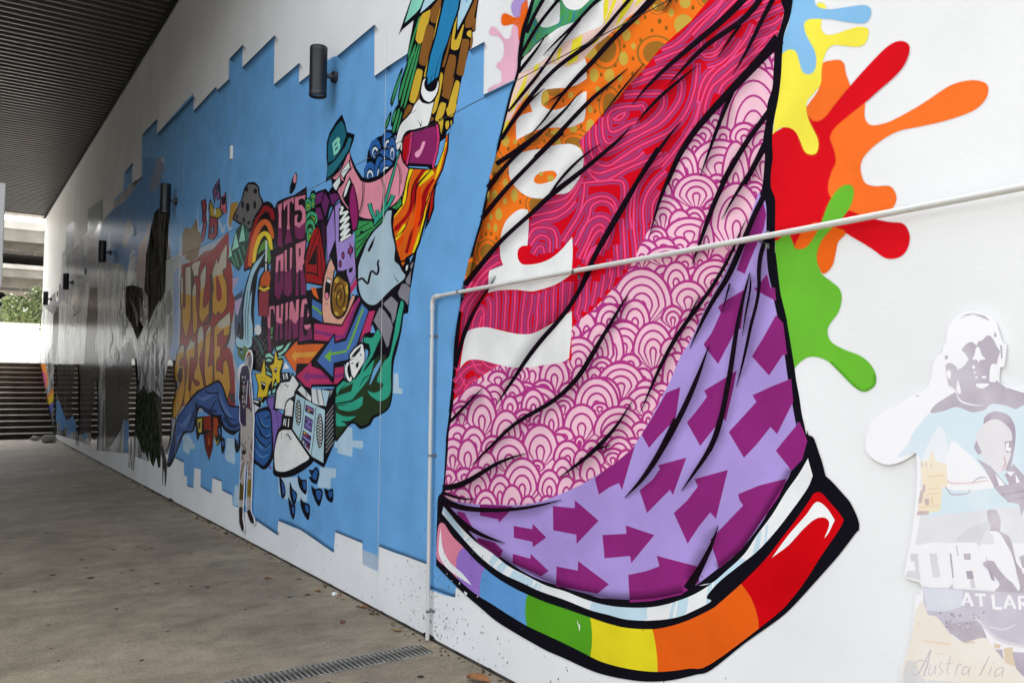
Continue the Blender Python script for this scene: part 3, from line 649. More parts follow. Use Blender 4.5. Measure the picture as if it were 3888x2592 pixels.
# green cloth
f('green_cloth', '4f9f70', '@B 840,-260 1640,-260 1540,0 1440,70 1320,190 1150,270 950,370 870,440 770,550 700,580', clip='inner', key='green')
multi('green_cloth', '55a53a', ['@B 820,330 850,250 830,420', '@B 1120,150 1150,60 1160,160 1130,250', '@B 1210,110 1230,105 1220,200 1190,230', '@B 1300,100 1380,50 1330,130 1290,160', '@B 900,340 960,300 900,420 860,430', '@B 780,480 830,400 800,500'], clip='green')
ks('green_cloth', '2a86a6', ['@B 1150,130,10 1130,200,10 1090,270,8', '@B 1260,105,12 1250,160,12 1230,220,10', '@B 1310,100,12 1320,140,12', '@B 850,130,16 860,230,14 900,330,12', '@B 820,280,14 860,380,12 890,440,10', '@B 980,290,8 940,330,8 890,420,8', '@B 1380,60,10 1330,110,10', '@B 990,0,30 1000,40,26 1080,40,20'], clip='green')
# white lettering running down the cloth
f('letter#a', 'eeefed', '@B 1145,-40 1165,60 1230,100 1300,95 1360,50 1420,-40', 1, clip='inner')
f('letter#b', 'e6e9e8', '@B 900,60! 960,-20 1115,35! 1112,150 1105,220 1060,250 980,275 920,260 870,170 855,120', 1, clip='inner')
f('letter#c', 'eeefed', '@B 690,740! 720,620 800,540 870,450 1000,350 1100,280 1200,240 1320,190 1440,70 1545,0! 1545,150 1533,255 1400,310 1180,410 1100,480 1050,520 920,620 800,690', 1, clip='inner')
f('letter#d', 'eeefed', '@B 1360,575! 1380,640! 1370,690! 1382,780! 1300,835 1200,870 1050,880 960,900 930,960 935,1040 1000,1085 1080,1090 1180,1050 1260,980 1340,920 1380,910! 1360,1170 1300,1230 1200,1268 1040,1268 920,1285 840,1310 720,1370 682,1392! 676,1250 690,1190 740,1140 840,1110! 810,1010 800,960 830,870 900,790 960,680 1050,640 1180,670 1280,630', 1, clip='inner')
f('letter#e', 'eeefed', '@C 605,400 620,300 680,230 800,190 950,165 1060,135 1150,125 1230,125 1310,165 1345,240 1345,330 1310,450 1240,560 1180,610 1080,625 1000,650 920,665 800,645 700,580 630,490', 1, clip='inner')
f('letter#e', 'f77a24', '@C 855,480 880,430 960,395 1040,388 1080,420 1065,465 1000,500 920,520 870,508', 1, clip='inner')
el('letter#e', OL, '@C 1020,465,34,32 925,420,20,24', 'inner')
f('letter#f', 'eeefed', '@C 795,775! 805,850 800,1000 790,1130! 740,1135 700,1170 693,1240 720,1300 770,1320 880,1310 1000,1270 1120,1180 1235,1045! 1240,1200 1228,1400 @E 1482,110! 1400,170 1300,222 1150,268 1080,277 950,262 850,262 740,270 665,292! 665,200 672,85 700,60 @C 550,1325! 525,1250 517,1130 530,1020 570,900 640,820 720,770', 1, clip='inner')
f('letter#g', 'eeefed', '@E 440,700! 480,660 560,638 650,633 750,655 900,690 1000,702 1100,695 1200,650 1320,580 1492,470! 1492,640 1465,940! 1400,975 1200,1010 1060,1030 900,1030 750,1000 600,960 490,955 430,985 385,1035! 405,880', 1, clip='inner')
# lavender cloth with arrows
LV = 'ad97da'; AR = '8e2a78'
f('arrow_cloth', LV, '@H 200,1010 380,1060 560,1080 800,1085 1000,1090 1200,1050 1400,970 1600,880 1700,820 1900,690 2091,530 @I 350,1440 450,1270 560,1060 640,900 740,660 820,540 900,380 960,240 @G 1440,1140 1530,960 1640,740 1700,560 1780,340 1860,360 @I 1800,-100 2000,1500 @J 1500,700 900,1500 0,1500 @K 1500,1000 500,600 200,300', clip='inner', key='lav')
for i, s in enumerate(['@K 1055,147 1230,165 1232,100 1422,265 1245,452 1243,378 1058,343', '@K 740,307 890,333 893,290 1003,400 895,477 890,435 742,402', '@K 1452,380 1645,370 1640,303 1870,380 1685,605 1675,548 1470,567',
    '@K 470,130 735,150 700,200 622,282 618,255 470,225', '@K 735,530 875,570 875,530 1022,668 960,712 730,605', '@K 1085,632 1255,665 1257,588 1504,775 1415,850 1080,790', '@K 445,400 590,440 655,505 630,560 450,440', '@K 280,190 345,200 410,318 340,310',
    '@K 1660,700 1800,670 1910,630 1888,546 2225,635 2230,760 2080,860 1850,910 1672,920', '@J 540,725 650,620 730,515 705,455 970,382 875,770 830,720 740,830 650,968', '@J 268,545 370,460 430,375 414,345 640,285 533,583 510,540 430,620 328,725',
    '@J 1050,575 1220,505 1440,450 1370,600 1230,800 1080,1010 900,1165 850,1010 830,935 960,800 1090,665 1062,622', '@I 1220,1410 1350,1270 1495,1110 1455,1045 1640,960 1840,880 1860,1110 1770,1290 1700,1430 1635,1360 1500,1530 1371,1665',
    '@J 1350,230 1430,130 1540,0 1600,150 1560,300 1475,390', '@I 805,1315 900,1200 1005,1060 975,1000 1190,870 1300,800 1270,960 1190,1300 1170,1280 1110,1330 1030,1430 938,1548', '@I 355,1435 470,1250 600,1020 740,965 690,1300 620,1355 520,1460 430,1568',
    '@I 970,540 1050,430 1140,230 1115,170 1200,100 1390,-10 1340,390 1290,385 1250,480 1115,735 1000,590', '@I 1450,660 1560,480 1690,250 1760,330 1800,640 1755,650 1620,850', '@I 1460,-20 1680,-20 1690,110 1570,50', '@H 1720,820 1870,700 2120,500 2060,700 1990,940 1960,870 1870,910 1760,985',
    '@G 1740,500 1820,420 1855,560 1830,700 1700,1000 1640,1150 1560,1110 1650,850', '@G 1860,1150 1930,1400 1740,1310']):
    f('arrow#%d' % i, AR, s, clip='lav')
# black folds
FOLDS = ['@B 720,560,30 830,350,40 930,200,30 1050,60,34 1130,-40,36', '@B 700,720,40 830,560,30 900,470,26 990,330,4', '@B 780,330,40 850,150,34 940,20,40 980,-60,40', '@B 945,555,3 1000,490,14 1100,390,22 1200,300,26 1310,190,30 1420,60,34 1520,-30,40',
 '@B 600,1110,20 740,930,40 890,760,34 990,620,26 1060,500,20 1160,380,26 1250,270,24 1320,190,20', '@B 535,1390,24 650,1180,50 800,1010,30 960,875,4', '@B 540,1360,36 700,1120,44 860,900,40 1000,750,40 1110,640,40 1300,510,44 1480,400,50 1560,270,36 1680,140,30 1800,0,40 1850,-60,40',
 '@B 480,1630,50 620,1540,50 760,1440,44 900,1330,40 1050,1210,36 1180,1080,24 1260,970,12 1330,895,3', '@B 870,1568,50 1000,1440,50 1120,1310,44 1230,1180,44 1340,1080,44 1440,960,40 1560,880,34 1680,770,24 1785,680,4', '@B 790,1370,3 870,1290,14 960,1190,22 1040,1080,26 1120,950,24 1190,880,40 1340,700,50 1450,620,50 1530,500,50 1680,340,50 1820,220,60 1950,80,70 2060,-40,80',
 '@B 955,1040,3 1060,970,16 1140,930,26 1190,880,30', '@D 190,985,3 260,900,16 330,800,18 430,680,16 550,540,3', '@C 400,560,60 520,400,44 640,260,40 760,160,40 870,50,40 930,0,44', '@C 340,860,50 480,680,50 620,520,44 760,380,40 900,240,44 1020,110,50 1140,0,50',
 '@C 170,1520,60 320,1330,50 430,1200,50 520,1080,44 680,940,40 850,800,44 980,660,50 1070,590,60 1250,460,50 1400,330,44 1560,210,40 1700,70,34 @D 350,1180,22 440,1072,3', '@C 1000,640,20 1090,500,26 1190,390,34 1300,280,24 1420,180,18 1515,125,3', '@C 1310,1568,40 1380,1400,44 1480,1180,50 1580,1020,60 1740,740,70 1880,500,40 2000,290,36 2085,160,34',
 '@D 480,1568,36 640,1320,40 730,1200,28 860,1030,3', '@E 1710,0,40 1640,130,50 1560,290,44 1460,450,44 1340,600,44 1180,760,50 1060,920,44 940,1110,40 820,1290,24 745,1400,3', '@E 740,125,3 700,200,16 650,270,22 560,410,26 480,550,40 430,680,50 390,800,40 370,920,30 345,1040,16', '@E 280,1575,30 400,1450,30 500,1340,26 605,1235,3',
 '@H 495,695,3 620,570,26 740,460,30 860,330,36 980,240,40 1150,150,44 1280,80,44 1400,-10,44 @E 1540,1150,50 1600,1070,50 1700,890,50 1780,760,44 1860,620,30 1950,460,20 2035,320,3', '@H 210,920,60 350,910,60 480,850,56 620,750,44 750,670,36 900,610,24 1040,577,3', '@H 1365,815,3 1500,720,30 1640,620,40 1760,500,50 1880,380,36 1980,250,26 2091,55,4', '@H 1740,530,30 1820,510,20 1880,490,3',
 '@H 205,960,30 330,1010,26 430,1040,22 530,1022,3', '@H 210,1030,70 300,1090,60 400,1115,56 560,1140,50 800,1140,36 1000,1125,34 1200,1090,26 1390,1035,3', '@H 205,1060,40 330,1200,60 430,1290,50 560,1370,44 700,1430,30 830,1465,3', '@I 345,1205,3 420,1040,20 500,840,34 600,640,40 690,480,44 800,310,44 920,170,36 1040,0,36 @G 1470,1030,40 1530,900,26 1590,740,16 1655,605,3', '@I 800,320,30 870,180,24 935,50,3',
 '@I 830,585,3 900,430,24 980,260,40 1060,110,44 1130,0,50 @G 1450,1230,56 1520,1080,60 1600,900,60 1680,700,54 1750,520,50 1830,380,60', '@I 1155,230,3 1190,80,20 1230,-60,20', '@I 1295,960,3 1350,770,24 1400,560,30 1440,330,36 1490,150,30 1545,0,34 @G 1760,1100,44 1800,950,46 1850,800,50', '@I 1355,460,3 1380,250,20 1420,80,22 1450,-60,22 @G 1690,1150,4',
 '@I 570,1568,50 700,1330,56 800,1130,54 890,920,50 960,740,30 1025,545,3', '@J 150,605,3 290,470,40 420,280,50 520,60,50 560,-20,50', '@I 1030,1600,40 1110,1430,50 1150,1250,56 1190,1050,54 1230,850,50 1270,600,50 1290,400,44 1340,200,34 1380,0,30 @G 1650,1310,26 1690,1130,3', '@J 600,550,3 700,400,30 820,250,40 880,100,44 910,-20,46', '@J 895,825,3 860,930,26 800,1070,40 720,1220,60 650,1330,80',
 '@D 445,890,3 560,750,26 700,610,36 830,500,40 1000,350,50 1170,220,56 1300,100,60 1420,-30,60', '@D 745,735,3 850,620,22 960,500,36 1080,370,44 1250,270,44 1370,200,50 1500,60,50 1560,-40,50', '@D 480,1055,3 560,950,26 700,800,34 850,690,26 1005,555,3', '@D 1175,490,3 1260,360,26 1370,210,30', '@D 1305,640,3 1420,450,30 1500,280,34 1570,130,40 1660,-30,44',
 '@D 740,1568,40 830,1330,50 960,1130,50 1120,950,60 1290,770,70 1450,600,70 1600,440,80 1700,330,110', '@D 1025,1500,3 1090,1330,24 1150,1150,30 1220,960,36 1300,780,44', '@D 1210,1568,50 1320,1370,50 1440,1170,44 1540,1050,44 1620,940,50', '@D 1400,1568,44 1510,1370,44 1580,1230,60', '@D 705,100,3 760,30,14 800,-30,16', '@G 1410,610,3 1500,440,24 1610,260,40 1740,80,44 1800,-30,44',
 '@G 700,760,3 740,600,20 800,400,36 870,220,40 985,-20,40', '@G 1115,1060,3 1150,980,20 1210,790,40 1280,600,50 1360,380,50 1480,140,50 1570,-20,50', '@I 0,430,24 80,290,20 150,170,16 215,50,3', '@D 1640,-260,60 1780,120,50', '@K 2330,480,20 2240,640,40 2150,790,70']
def eased(s):
    """the same stroke with the wobble of the sightings taken out"""
    p = [(a[0], a[1], a[2][0]) for a in pts(s)]
    q = [p[0]] + [tuple(0.25 * u + 0.5 * v + 0.25 * w_ for u, v, w_ in zip(p[i - 1], p[i], p[i + 1])) for i in range(1, len(p) - 1)] + [p[-1]]
    return '@S ' + ' '.join('%.1f,%.1f,%.1f' % a for a in q)
FOLDS = [eased(s) for s in FOLDS]
for i, s in enumerate(FOLDS): k('fold#%d' % i, K_, s)
# cuff: white band, rainbow band
f('cuff_band', 'eceeee', '@K 178,150! 240,225 300,300 430,430 560,520 700,630 850,710 1000,785 1150,830 1300,890 1450,935 1600,958 1800,962 1950,940 2080,900 2200,850 2325,770 @J 735,1300 840,1280 950,1190 1100,1050 1200,900 1320,740 1430,560 1530,420 1605,292! 1643,430! 1600,530 1480,700 1340,880 1200,1030 1060,1140 900,1270 800,1390 @K 2325,910 2200,980 2050,1040 1850,1065 1650,1058 1500,1020 1350,980 1150,900 950,830 800,760 650,690 500,580 380,460 250,310 165,205!', 1, key='band')
multi('cuff_band', 'c3dde9', ['@K 150,150 200,150 350,400 300,420', '@K 350,420 380,395 395,410 360,440', '@K 400,470 430,470 410,490 390,490', '@K 540,600 600,500 640,540 570,640', '@K 600,640 650,590 700,610 640,700', '@K 700,720 740,660 900,740 870,830', '@K 890,800 930,760 940,780 900,830', '@K 930,840 950,770 960,790 940,850', '@K 1350,990 1370,900 1385,910 1365,1000', '@K 1370,1000 1385,900 1480,920 1450,1030', '@K 1490,1030 1510,930 1535,940 1510,1040', '@K 1520,1050 1550,930 1820,950 1780,1080', '@K 1990,1070 2020,920 2040,920 2010,1070', '@K 2040,1070 2060,880 2150,860 2100,1040', '@K 2280,960 2300,760 2325,760 2325,960', '@J 0,1410 70,1440 40,1560 -40,1560', '@J 80,1440 320,1480 330,1570 60,1560', '@J 500,1560 530,1430 560,1430 525,1560', '@J 570,1530 600,1400 660,1380 640,1520', '@J 800,1400 830,1270 850,1260 830,1400', '@J 850,1380 860,1270 950,1180 1000,1100 1060,1080 1130,1100 900,1330', '@J 1160,1080 1200,900 1240,860 1210,1060', '@J 1250,1010 1270,830 1290,810 1275,960'], clip='band')
RB = '@K 155,282 185,290! 250,390 330,470 430,580 500,640 600,720 750,810 880,870 1000,920 1150,970 1350,1040 1500,1090 1650,1125 1850,1135 2000,1110 2150,1060 2325,975 @J 900,1440 1075,1285 1250,1110 1400,920 1530,750 1620,620 1655,568 1710,565 1780,640 1850,720 1890,780! 1850,860 1700,1080 1600,1240 1480,1400 1330,1550 @K 2325,1412 2150,1450 1950,1475 1780,1470 1600,1440 1430,1390 1290,1320 1150,1250 1000,1180 850,1110 700,1020 560,930 430,850 300,740 200,640 125,570 122,480 125,400 135,320'
f('rainbow_band', 'cc0a14', RB, 1, key='rb')
f('rainbow_band/segment#o', 'e8621a', '@J 1060,1270 1110,1330 1150,1390 1185,1470 1210,1568 1220,1700 @K 2000,1700 0,1500 0,0 1900,900', clip='rb')
f('rainbow_band/segment#y', 'e6d526', '@K 1843,1100 1865,1180 1882,1270 1893,1380 1897,1500 1900,1600 0,1600 0,0 1700,900', clip='rb')
f('rainbow_band/segment#g', '57a324', '@K 1345,1000 1362,1080 1370,1170 1368,1260 1356,1360 1340,1400 0,1400 0,0 1300,700', clip='rb')
f('rainbow_band/segment#b', '629ed8', '@K 855,840 838,900 832,980 836,1050 850,1130 0,1200 0,0 800,600', clip='rb')
f('rainbow_band/segment#l', '9a77cb', '@K 515,640 485,690 472,760 468,830 468,900 0,900 0,0 400,400', clip='rb')
f('rainbow_band/segment#p', 'e2889f', '@K 340,470 305,510 285,560 278,610 280,660 290,740 0,740 0,200 200,200', clip='rb')
f('rainbow_band/highlight#a', 'eef0f0', '@K 156,322! 142,420 143,540 200,640 290,710 405,785! 330,690 230,600 175,500 160,400', 1, clip='rb')
f('rainbow_band/highlight#b', 'f2f2f2', '@J 1320,1078! 1450,900 1590,740 1655,650 1700,640 1760,690 1818,780! 1770,880 1735,925! 1772,830 1765,780 1720,758 1650,780 1560,860 1450,980', 1, clip='rb')
f('rainbow_band/scratch', 'f0f2ee', '@K 1250,1055 1258,1090 1275,1105 1268,1158 1262,1110 1252,1085', clip='rb')
el('rainbow_band/scratch', 'eceeee', '@K 305,768,4,9 347,840,5,10 358,850,9,12 450,875,3,6 245,745,3,4 205,690,3,4')
# airbrushed shading beside the folds and round the cuff
for s in FOLDS:
    a = [t for t in s.split()]
    c = '2a1420'
    soft('airbrush_shading', c, 0.36, ' '.join(t if t[0] == '@' else ','.join(t.split(',')[:2]) for t in a), 55, 3, True)
    soft('airbrush_shading', c, 0.2, ' '.join(t if t[0] == '@' else ','.join(t.split(',')[:2]) for t in a), -30, 3, True)
soft('airbrush_shading', '3a1208', 0.6, '@C 450,400 400,650 330,950 240,1300 205,1480', -45)
soft('airbrush_shading', '2a0a24', 0.55, '@K 450,425 720,610 1080,780 1500,890 1850,890 2100,840', -38)
soft('airbrush_shading', '2a0a24', 0.5, '@J 890,1165 1120,960 1350,600 1475,385', -30)
for e in [e for e in CUR.E if e['path'].startswith('splash') or e['path'] == 'cloth/black_outline']: halo(e, 7.0, 0.22)
# ================================================================== ART 3b: grey rock landscape on the far half
ROOTS['grey'] = empty('landscape_mural', (WX, 18, 1.5), 'grey painted landscape of rocks, dark trunks and slate sky on the far wall', 'mural')
PRE = 'grey/'
f('sky_wash', 'haze', '@S 158,1202 176,1190 195,1122 @c2 510,1365 550,1330 555,1430 580,1415 585,1265 610,1220 615,960 650,905 655,700 740,605 735,900 795,840 800,790 870,730 875,510 1020,400 1020,620 1130,500 1130,440 1230,330 1300,250 1420,180 1500,0 1640,0 @S 520,760 560,900 600,1080 620,1400 158,1400')
f('sky_wash', '5a92cc', '@c2 1010,640 1130,500 1240,430 1420,180 1420,0 1560,0 1640,300 1670,760 1660,980 1640,1100 1330,1240 1240,1120 1160,1050 1020,1010 960,900')
each('cloud', '98a2b2', ['@c2 1270,600 1310,670 1285,800 1250,887 1215,860 1228,740', '@c2 930,680 946,700 925,768 914,740'], 1); f('cloud#x', '8792a8', '@c2 1562,0! 1600,20 1635,85 1600,200 1550,325 1480,310 1510,180 1540,60', 1)
each('tower_block', 'a8b2bd', ['@c2 655,700 740,605 735,900 662,955', '@c2 872,515 1020,402 1000,560 960,700 880,800']); each('tower_block', 'c2cacf', ['@c2 620,962 650,908 660,1100 612,1300 600,1240', '@c2 822,960 850,800 920,830 920,860 880,900 850,970', '@c2 1075,790 1090,740 1095,900 1070,900'])
f('rock_face', 'rock', '@S 150,1385 160,1150 300,1180 640,900 690,1200 690,1500 640,1720 560,1750 480,1720 375,1710 320,1680 185,1640 160,1600', key='rock')
q_ = random.Random(21)
for i in range(90):                                       # brushwork: long wavy strokes, the wall's bright-over-dark reflection put into their colours
    x = q_.uniform(165, 650); y = q_.uniform(1130, 1640); ln = q_.uniform(25, 120); wv = q_.uniform(-7, 7); wd = q_.uniform(1.2, 5.5) * (0.5 + x / 600)
    c = q_.choice(['d2d6d4', 'c2c6c6', 'a9adac', '8a8d8d', '5c5c5b', '3c3b3a', '2b2a2a'] if y < 1400 else ['a9adac', '77787a', '4a4747', '2e2a2a', '242022', '5a4c4e'])
    k('brushwork', c, '@S %.0f,%.0f,0.8 %.0f,%.0f,%.1f %.0f,%.0f,%.1f %.0f,%.0f,0.8' % (x, y, x + wv, y + ln * 0.35, wd, x - wv * 0.6, y + ln * 0.7, wd * 0.8, x + wv * 0.4, y + ln), 'rock')
for i in range(26):                                        # the swirls of the cave mouth
    x, y = q_.uniform(380, 520), q_.uniform(1180, 1520); r = q_.uniform(8, 34)
    k('brushwork', q_.choice(['d2d6d4', '8a8d8d', '3c3b3a']), '@S %.0f,%.0f,1 %.0f,%.0f,3 %.0f,%.0f,4 %.0f,%.0f,3 %.0f,%.0f,1' % (x - r * 0.5, y + r * 1.6, x - r * 0.4, y, x, y - r * 0.7, x + r * 0.4, y, x + r * 0.5, y + r * 1.6), 'rock')
each('pale_peak', 'rocklight', ['@c2 955,1150 985,1060 1010,1055 1025,1150 1080,1200 1115,1310 1122,1170 1165,1050 1170,1045 1190,1055 1228,1080 1232,1250 1180,1568 960,1568', '@c2 1240,1235 1290,1005 1330,955 1346,1000 1320,1200 1305,1290 1240,1280', '@c2 800,1568 830,1330 875,1212 892,1235 880,1450 850,1568', '@c2 690,1540 745,1200 822,1200 790,1350 740,1415',
    '@S4 40,330 60,260 110,300 140,320 135,560 100,640 60,740 35,735', '@S4 185,240 220,200 250,230 290,250 330,300 300,350 420,270 425,480 405,740 300,745 160,740 170,560 180,430', '@S4 515,60 560,0 640,90 672,140 672,600 575,620 560,800 530,740 510,560 520,300', '@S5 0,400 120,330 125,480 180,600 200,690 205,830 150,640 100,700 0,760'])
ks('pale_peak_edge', 'e4e8e6', ['@S5 60,200,10 60,300,20 40,420,14', '@S5 175,560,3 200,680,6 205,800,3', '@c2 1290,985,10 1320,925,14 1342,950,8', '@S4 575,250,3 578,700,4', '@S4 100,650,3 130,540,4', '@S4 240,300,3 242,740,3'])
for i in range(60):                                        # crevices round the cave and the trunk feet
    x = q_.uniform(400, 640); y = q_.uniform(1090, 1460); ln = q_.uniform(40, 130); wv = q_.uniform(-9, 9); wd = q_.uniform(2, 8)
    k('crevice_stroke', q_.choice(['1e1d1c', '2b2a29', '3c3b3a', '161514', 'c8cccb', '9a9d9c']), '@S %.0f,%.0f,0.8 %.0f,%.0f,%.1f %.0f,%.0f,%.1f %.0f,%.0f,0.8' % (x, y, x + wv, y + ln * 0.35, wd, x - wv * 0.6, y + ln * 0.7, wd * 0.7, x + wv * 0.5, y + ln), 'rock')
for i in range(110):                                       # thin dry-brush lines over the pale rocks
    x = q_.uniform(165, 640); y = q_.uniform(1060, 1600); ln = q_.uniform(15, 80); wv = q_.uniform(-4, 4); wd = q_.uniform(0.8, 2.6)
    k('crevice_stroke', q_.choice(['5c5e60', '7c8082', '9da2a3', 'c6cbca', 'e2e6e4', '3a3b3c']), '@S %.0f,%.0f,0.5 %.0f,%.0f,%.1f %.0f,%.0f,%.1f %.0f,%.0f,0.5' % (x, y, x + wv, y + ln * 0.35, wd, x - wv * 0.6, y + ln * 0.7, wd * 0.7, x + wv * 0.5, y + ln), 'rock')
ks('cave_line', '3a3838', ['@S5 122,640,2 150,635,5 175,680,3', '@S5 125,668,3 150,665,6 160,720,4', '@S5 130,680,5 128,770,5', '@S5 150,690,4 152,770,4', '@S5 5,800,2 40,870,3', '@S4 575,700,4 600,770,10 620,800,4'])
f('pink_cliff', 'b7a09c', '@c2 1350,1180 1368,900 1400,820 1440,770 1480,645 1498,640 1475,780 1452,950 1440,1150 1425,1320 1390,1250', 1)
f('dark_trunk', 'trunk', '@c2 1590,480 1530,545 1500,680 1480,800 1450,950 1440,1150 1430,1310 1465,1380 1470,1480 @S5 268,545 300,480 350,400 374,340 380,200 392,60 396,-60 @c2 1690,545')
f('dark_trunk', 'trunk', '@S5 130,310 170,300 232,320 236,470 215,520 240,560 200,645 170,560 125,480')
multi('dark_trunk', 'umber', ['@S4 450,100 515,90 520,300 515,450 490,600 522,700 532,800 520,900 505,1340 480,1330 350,1330 370,900 400,740 420,480 432,250', '@S4 140,330 187,240 185,470 165,600 155,720 140,730 130,600', '@S4 160,750 330,742 400,755 420,1330 350,1340 300,1200 250,1280 230,1250 170,1000', '@S5 0,820 90,790 150,650 190,720 205,850 195,1180 115,1140 100,1200 40,1300 0,1320'])  # the low broad masses paint in the dark stair reflection
ks('rock_streak', '2e2b2a', ['@S5 150,380,4 190,470,14 200,560,6', '@S5 215,380,8 225,460,14 215,520,4', '@S5 265,640,3 275,720,8 260,860,12', '@S5 330,560,4 320,700,12 330,860,18', '@S5 240,700,3 235,820,8 245,900,3', '@S5 300,500,3 270,620,10 240,760,3']); ks('rock_streak', 'a9adac', ['@S5 340,400,6 300,490,16 275,560,8', '@S5 245,560,3 210,640,8 230,700,3', '@S5 315,760,3 305,830,8 320,900,3', '@S5 255,680,3 245,760,6', '@S5 360,430,4 375,560,6 378,700,3'])
f('bush', 'bush', '@S5 190,1010 240,930 265,980 300,960 352,1010 358,1180 350,1300 345,1440 330,1445 320,1380 300,1440 285,1410 270,1335 266,1400 250,1350 230,1350 215,1290 190,1240')
ks('bush', '2a2824', ['@S5 352,1300,16 370,1400,26 378,1480,14 374,1560,5', '@S5 362,1400,12 360,1500,6 358,1555,3', '@S5 330,1000,30 345,1150,30 350,1290,14'])
each('blue_patch', '5c8cc0', ['@S4 160,1235 195,1242 195,1300 225,1308 225,1280 258,1287 258,1345 285,1350 285,1322 332,1328 330,1160 250,1230 190,1060 162,1060', '@S5 115,1160 115,1345 140,1352 140,1260 160,1260 160,1140', '@S4 378,1360 398,1368 400,1420 415,1420 412,1370 430,1372 420,1320'])
f('pale_strip', 'b0b6b4', '@S5 380,150 440,120 472,90 472,700 445,770 390,775 376,600'); f('pale_strip', '8fa8cc', '@S5 430,250 470,230 466,650 425,765 402,720 425,560', 1); ks('pale_strip', 'dcdcd4', ['@S5 465,60,3 463,300,6 462,700,5', '@S5 395,480,6 385,620,10 392,740,4']); multi('pale_strip', '8a8c86', ['@S5 380,400 400,330 420,400 410,480 385,480', '@S5 395,520 420,500 420,640 400,700'], 1)
multi('rainbow_tag', 'e08a3c', ['@S4 30,740 75,740 100,900 75,965 40,830']); multi('rainbow_tag', 'd56c94', ['@S4 32,800 70,815 85,900 60,960 40,900']); f('rainbow_tag', 'd8b832', '@S4 72,1060 140,970 146,1045 80,1112'); f('rainbow_tag', '5c6ab0', '@S4 80,1120 150,1062 152,1110 86,1185'); f('rainbow_tag', 'd57c3c', '@S4 76,1030 140,940 142,975 74,1065')
ks('skyline_edge', 'd6dad8', ['@c2 655,702,3 700,650,3 740,607,3', '@c2 652,905,4 655,800,3 655,702,2', '@c2 732,898,4 765,865,5 795,842,5', '@c2 795,792,4 830,760,5 868,732,4', '@c2 615,962,4 630,930,5 650,908,4', '@c2 872,520,2 940,460,3 1020,402,2', '@c2 612,1220,3 612,1090,4 616,962,3', '@c2 582,1268,3 596,1240,5 612,1220,4', '@c2 508,1366,3 530,1345,4 552,1330,4', '@c2 740,890,2 742,760,2 741,610,2'])
# ================================================================== ART 4: graffiti lettering with its drapery
ROOTS['style'] = empty('graffiti_mural', (WX, 10.5, 1.2), 'gold and red graffiti lettering reading WILD STYLE above painted blue drapery', 'mural')
PRE = 'style/'
f('pale_wash', 'a9b4c0', '@p1 222,780 240,980 400,900 560,830 690,740 740,1100 760,1568 @p2 690,0 640,560 690,700 660,960 180,1080 180,0 @p1 225,1000')
f('wash#a', '8a7455', '@p1 240,760 270,680 330,700 380,600 410,720 440,800 420,880 390,990 330,1030 240,975')
f('wash#b', '93604f', '@p1 380,1000 460,930 560,900 620,830 690,740 705,760 690,870 600,960 540,1100 470,1180 400,1130')
fo('icon#a', '8a5a80', K_, 5, '@p1 605,205 618,400 590,420 577,350 562,460 545,330 575,260')
fo('icon#a', '5c87bd', K_, 4.5, '@p1 580,300 600,265 602,330 582,350')
fo('icon#b', 'a03c48', K_, 4.5, '@p1 430,430 470,410 480,480 470,560 480,640 440,640 445,540')
fo('icon#b', 'c65a6a', K_, 4.5, '@p1 455,640 480,650 460,780 440,840 430,790')
fo('icon#c', 'cf6d78', K_, 4.5, '@p1 670,340 680,540 650,560 645,500 630,580 612,570 625,400')
fo('icon#c', '34406a', K_, 4.5, '@p1 640,400 660,380 660,450 640,470')
fo('icon#d', '9c4350', K_, 4.5, '@p1 515,580 590,560 590,760 550,810 500,800')
fo('icon#d', '6d86b0', K_, 4.5, '@p1 525,690 555,670 550,740 525,760')
fo('icon#e', 'b09a3c', K_, 4.5, '@p1 505,500 520,410 560,510 610,490 640,560 600,600 520,580')
f('icon#f', 'b88f3a', '@p1 725,450 800,430 770,520 740,610 715,690 700,640')
ks('drip', 'c3cbd6', ['@p1 392,470,4 395,640,10 410,730,14 440,650,4', '@p1 490,430,4 492,600,12 500,660,4', '@p1 716,330,3 705,500,9 690,640,12 712,710,18 735,680,6', '@p1 222,760,4 224,900,12 240,980,16 290,960,6', '@p1 600,610,10 625,680,22 645,740,18 660,660,8', '@p1 560,500,6 565,560,14 570,500,6'])
f('red_shadow', '9c4042', '@p1 690,735 705,790 700,870 720,1010 742,1180 738,1330 765,1400 790,1568 @p2 600,0 640,60 652,110 640,230 615,330 590,420 570,470 612,500 636,560 642,640 652,700 656,985 610,985 580,960 400,850 200,1000 180,480 185,400 @p1 230,1500 235,1060 330,1030 500,960')
f('dark_shadow', '5a4c4c', '@p1 228,1180 235,1130 250,1500 235,1568 @p2 185,420 200,380')
ks('dark_shadow', '514648', ['@p1 335,1130,30 340,1350,36 320,1560,30', '@p1 420,1180,20 430,1420,26 440,1560,24', '@p1 520,1150,20 530,1330,26 520,1500,26', '@p2 455,80,20 440,250,26 390,300,30', '@p2 620,250,18 600,420,22 560,500,20', '@p2 625,880,40 640,960,40'])
GD = 'c99640'; GP = 'c2b9a6'
